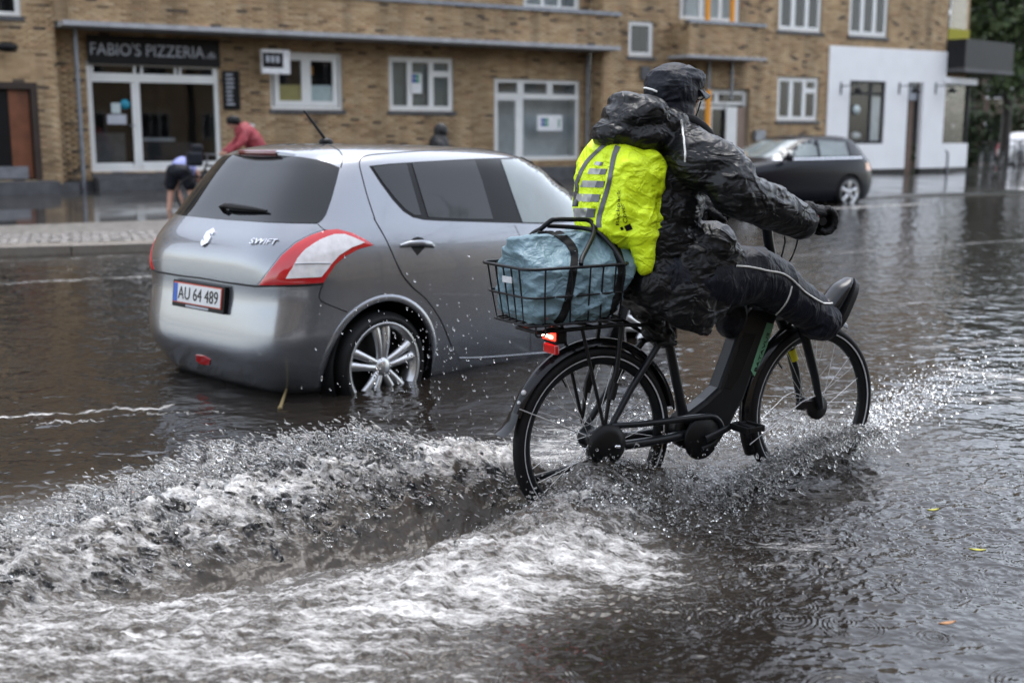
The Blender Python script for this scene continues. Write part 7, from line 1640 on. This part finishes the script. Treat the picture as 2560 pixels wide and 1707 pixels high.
q = MB(); q.ball(tuple(h0 + [0.0, 0, 0.0]), (0.165, 0.215, 0.15), 18, 12); limb(q, [h0 + [0, 0.10, 0], [0.02, 0.165, 0.56]], [0.13, 0.115]); limb(q, [h0 + [0, -0.10, 0], [0.03, -0.18, 0.56]], [0.13, 0.115]); sm_ = fuse(q, 0.01, 4); creases(sm_, 0.01, 7); link_mesh('shorts', sm_, M['hood_fab'], wd)
q = MB(); limb(q, [h0 + [0.08, 0, 0.04], [0.25, 0, 0.88], [0.48, 0, 0.80]], [0.175, 0.175, 0.17]); sm_ = fuse(q, 0.01, 4); creases(sm_, 0.012, 6); link_mesh('shirt', sm_, mat('pale_blue_shirt', (0.30, 0.33, 0.62), 0.8), wd)
q = MB(); q.ball((0.67, 0, 0.635), (0.105, 0.09, 0.115), 14, 10); link_mesh('hair', fuse(q, 0.01, 3), M['wood_dark'], wd)
# the cyclist in red stooping over a bicycle behind the silver car
RD = Frame((float(gp(640, 400, 22.5)[0]), 22.5, 0.05), 205)
q = MB(); hp = np.array([-0.10, 0, 0.98])
limb(q, [hp, [0.02, 0, 1.25], [0.20, 0, 1.45]], [0.14, 0.14, 0.15]); limb(q, [[0.26, 0, 1.50], [0.33, 0, 1.56]], [0.055, 0.05]); q.ball((0.40, 0, 1.62), (0.095, 0.08, 0.11), 16, 12); q.ball((0.50, 0, 1.60), (0.02, 0.015, 0.02), 8, 6)
for sd in (-1, 1):
    limb(q, [[0.20, sd * 0.18, 1.44], [0.34, sd * 0.24, 1.24], [0.55, sd * 0.20, 1.08]], [0.055, 0.045, 0.035]); q.ball((0.60, sd * 0.19, 1.06), (0.05, 0.03, 0.035), 10, 8); limb(q, [hp + [0, sd * 0.09, 0], [0.08, sd * 0.12, 0.52], [-0.05, sd * 0.13, 0.06], [0.1, sd * 0.13, 0.0]], [0.10, 0.065, 0.045, 0.04])
rm_ = fuse(q, 0.010, 4); rd = link_mesh('person', rm_, M['skin']); rd.matrix_world = RD.matrix(); tag(rd, 'person in a red jacket and dark helmet stooping over a bicycle behind the silver car', 'person')
q = MB(); limb(q, [hp + [0, 0, 0.02], [0.02, 0, 1.25], [0.20, 0, 1.46]], [0.175, 0.18, 0.18]); 
for sd in (-1, 1): limb(q, [[0.18, sd * 0.15, 1.46], [0.34, sd * 0.24, 1.24], [0.52, sd * 0.21, 1.10]], [0.095, 0.07, 0.055])
q.ball((0.20, 0, 1.56), (0.10, 0.11, 0.06), 12, 8); sm_ = fuse(q, 0.01, 4); creases(sm_, 0.014, 6); link_mesh('jacket', sm_, mat('red_jacket', (0.26, 0.035, 0.045), 0.6, var=0.2), rd)
q = MB(); limb(q, [hp, hp + [0.05, 0.1, -0.1], [0.08, 0.12, 0.52], [-0.05, 0.13, 0.1]], [0.14, 0.12, 0.09, 0.07]); limb(q, [hp, hp + [0.05, -0.1, -0.1], [0.08, -0.12, 0.52], [-0.05, -0.13, 0.1]], [0.14, 0.12, 0.09, 0.07]); link_mesh('trousers', fuse(q, 0.012, 4), M['trouser'], rd)
q = MB(); q.ball((0.39, 0, 1.655), (0.135, 0.105, 0.105), 18, 10); link_mesh('helmet', fuse(q, 0.01, 2), M['black'], rd)
hb_ = empty('city_bicycle', RD.matrix() @ Vector((0.15, 0.42, 0)), RD.a); tag(hb_, 'bicycle with dark blue front bag held by the person in red', 'bicycle')
for x in (0, 1.05):
    w = empty('wheel', (x, 0, 0.34), 0, hb_); q = MB(); q.lathe([(0.33 + 0.02 * math.cos(t), 0.02 * math.sin(t)) for t in np.linspace(0, 2 * math.pi, 9)], 'y', seg=32); q.build('tyre', M['rubber'], w)
q = MB()
for a, b in (((0, 0, 0.34), (0.45, 0, 0.30)), ((0, 0, 0.34), (0.32, 0, 0.82)), ((0.45, 0, 0.30), (0.30, 0, 0.95)), ((0.45, 0, 0.30), (0.86, 0, 0.78)), ((0.34, 0, 0.80), (0.84, 0, 0.86)), ((0.83, 0, 0.92), (1.05, 0, 0.34))): q.tube([a, b], 0.018, 8)
q.build('frame', M['black'], hb_); q = MB(); q.tube([(0.70, -0.28, 1.05), (0.84, -0.1, 1.06), (0.84, 0.1, 1.06), (0.70, 0.28, 1.05)], 0.014, 6); q.tube([(0.83, 0, 0.9), (0.82, 0, 1.06)], 0.014, 6); q.build('handlebar', M['zinc'], hb_)
q = MB(); q.box((1.05, 0, 0.98), (0.26, 0.36, 0.26)); q.box((1.0, 0, 1.16), (0.2, 0.26, 0.16)); q.build('front_bag', M['hood_fab'], hb_, bevel=0.05)
q = MB(); q.ball((0.28, 0, 0.97), (0.13, 0.07, 0.04), 10, 6); q.build('saddle', M['black'], hb_)
# hooded head over the car roof
HD = Frame((float(gp(1090, 330, 21.0)[0]), 21.0, 0.0), 10); hz = float(gp(1090, 330, 21.0)[2])
q = MB(); k = hz - 1.62; limb(q, [[0, 0, 0.95 + k], [0.03, 0, 1.2 + k], [0.05, 0, 1.42 + k]], [0.13, 0.13, 0.14]); limb(q, [[0.06, 0, 1.48 + k], [0.08, 0, 1.54 + k]], [0.055, 0.05]); q.ball((0.10, 0, 1.62 + k), (0.095, 0.08, 0.115), 16, 12); q.ball((0.20, 0, 1.60 + k), (0.02, 0.015, 0.02), 8, 6)
for sd in (-1, 1):
    limb(q, [[0.04, sd * 0.17, 1.40 + k], [0.02, sd * 0.24, 1.15 + k], [0.14, sd * 0.22, 0.95 + k]], [0.055, 0.045, 0.035]); q.ball((0.17, sd * 0.22, 0.92 + k), (0.035, 0.025, 0.05), 10, 8); limb(q, [[0, sd * 0.09, 0.95 + k], [0.03, sd * 0.1, 0.5 + k], [0, sd * 0.1, 0.02]], [0.10, 0.065, 0.045])
hd_ = link_mesh('person', fuse(q, 0.01, 4), M['skin']); hd_.matrix_world = HD.matrix(); tag(hd_, 'walker whose dark hood shows above the silver car roof', 'person')
q = MB(); limb(q, [[0, 0, 0.85 + k], [0.03, 0, 1.2 + k], [0.05, 0, 1.42 + k]], [0.18, 0.18, 0.18]); q.ball((0.085, 0, 1.635 + k), (0.125, 0.11, 0.14), 16, 10); q.ball((0.06, 0, 1.50 + k), (0.13, 0.14, 0.09), 14, 8)
for sd in (-1, 1): limb(q, [[0.04, sd * 0.17, 1.40 + k], [0.02, sd * 0.24, 1.15 + k], [0.12, sd * 0.22, 0.98 + k]], [0.085, 0.07, 0.06])
link_mesh('hooded_jacket', fuse(q, 0.012, 4), M['coat'], hd_)
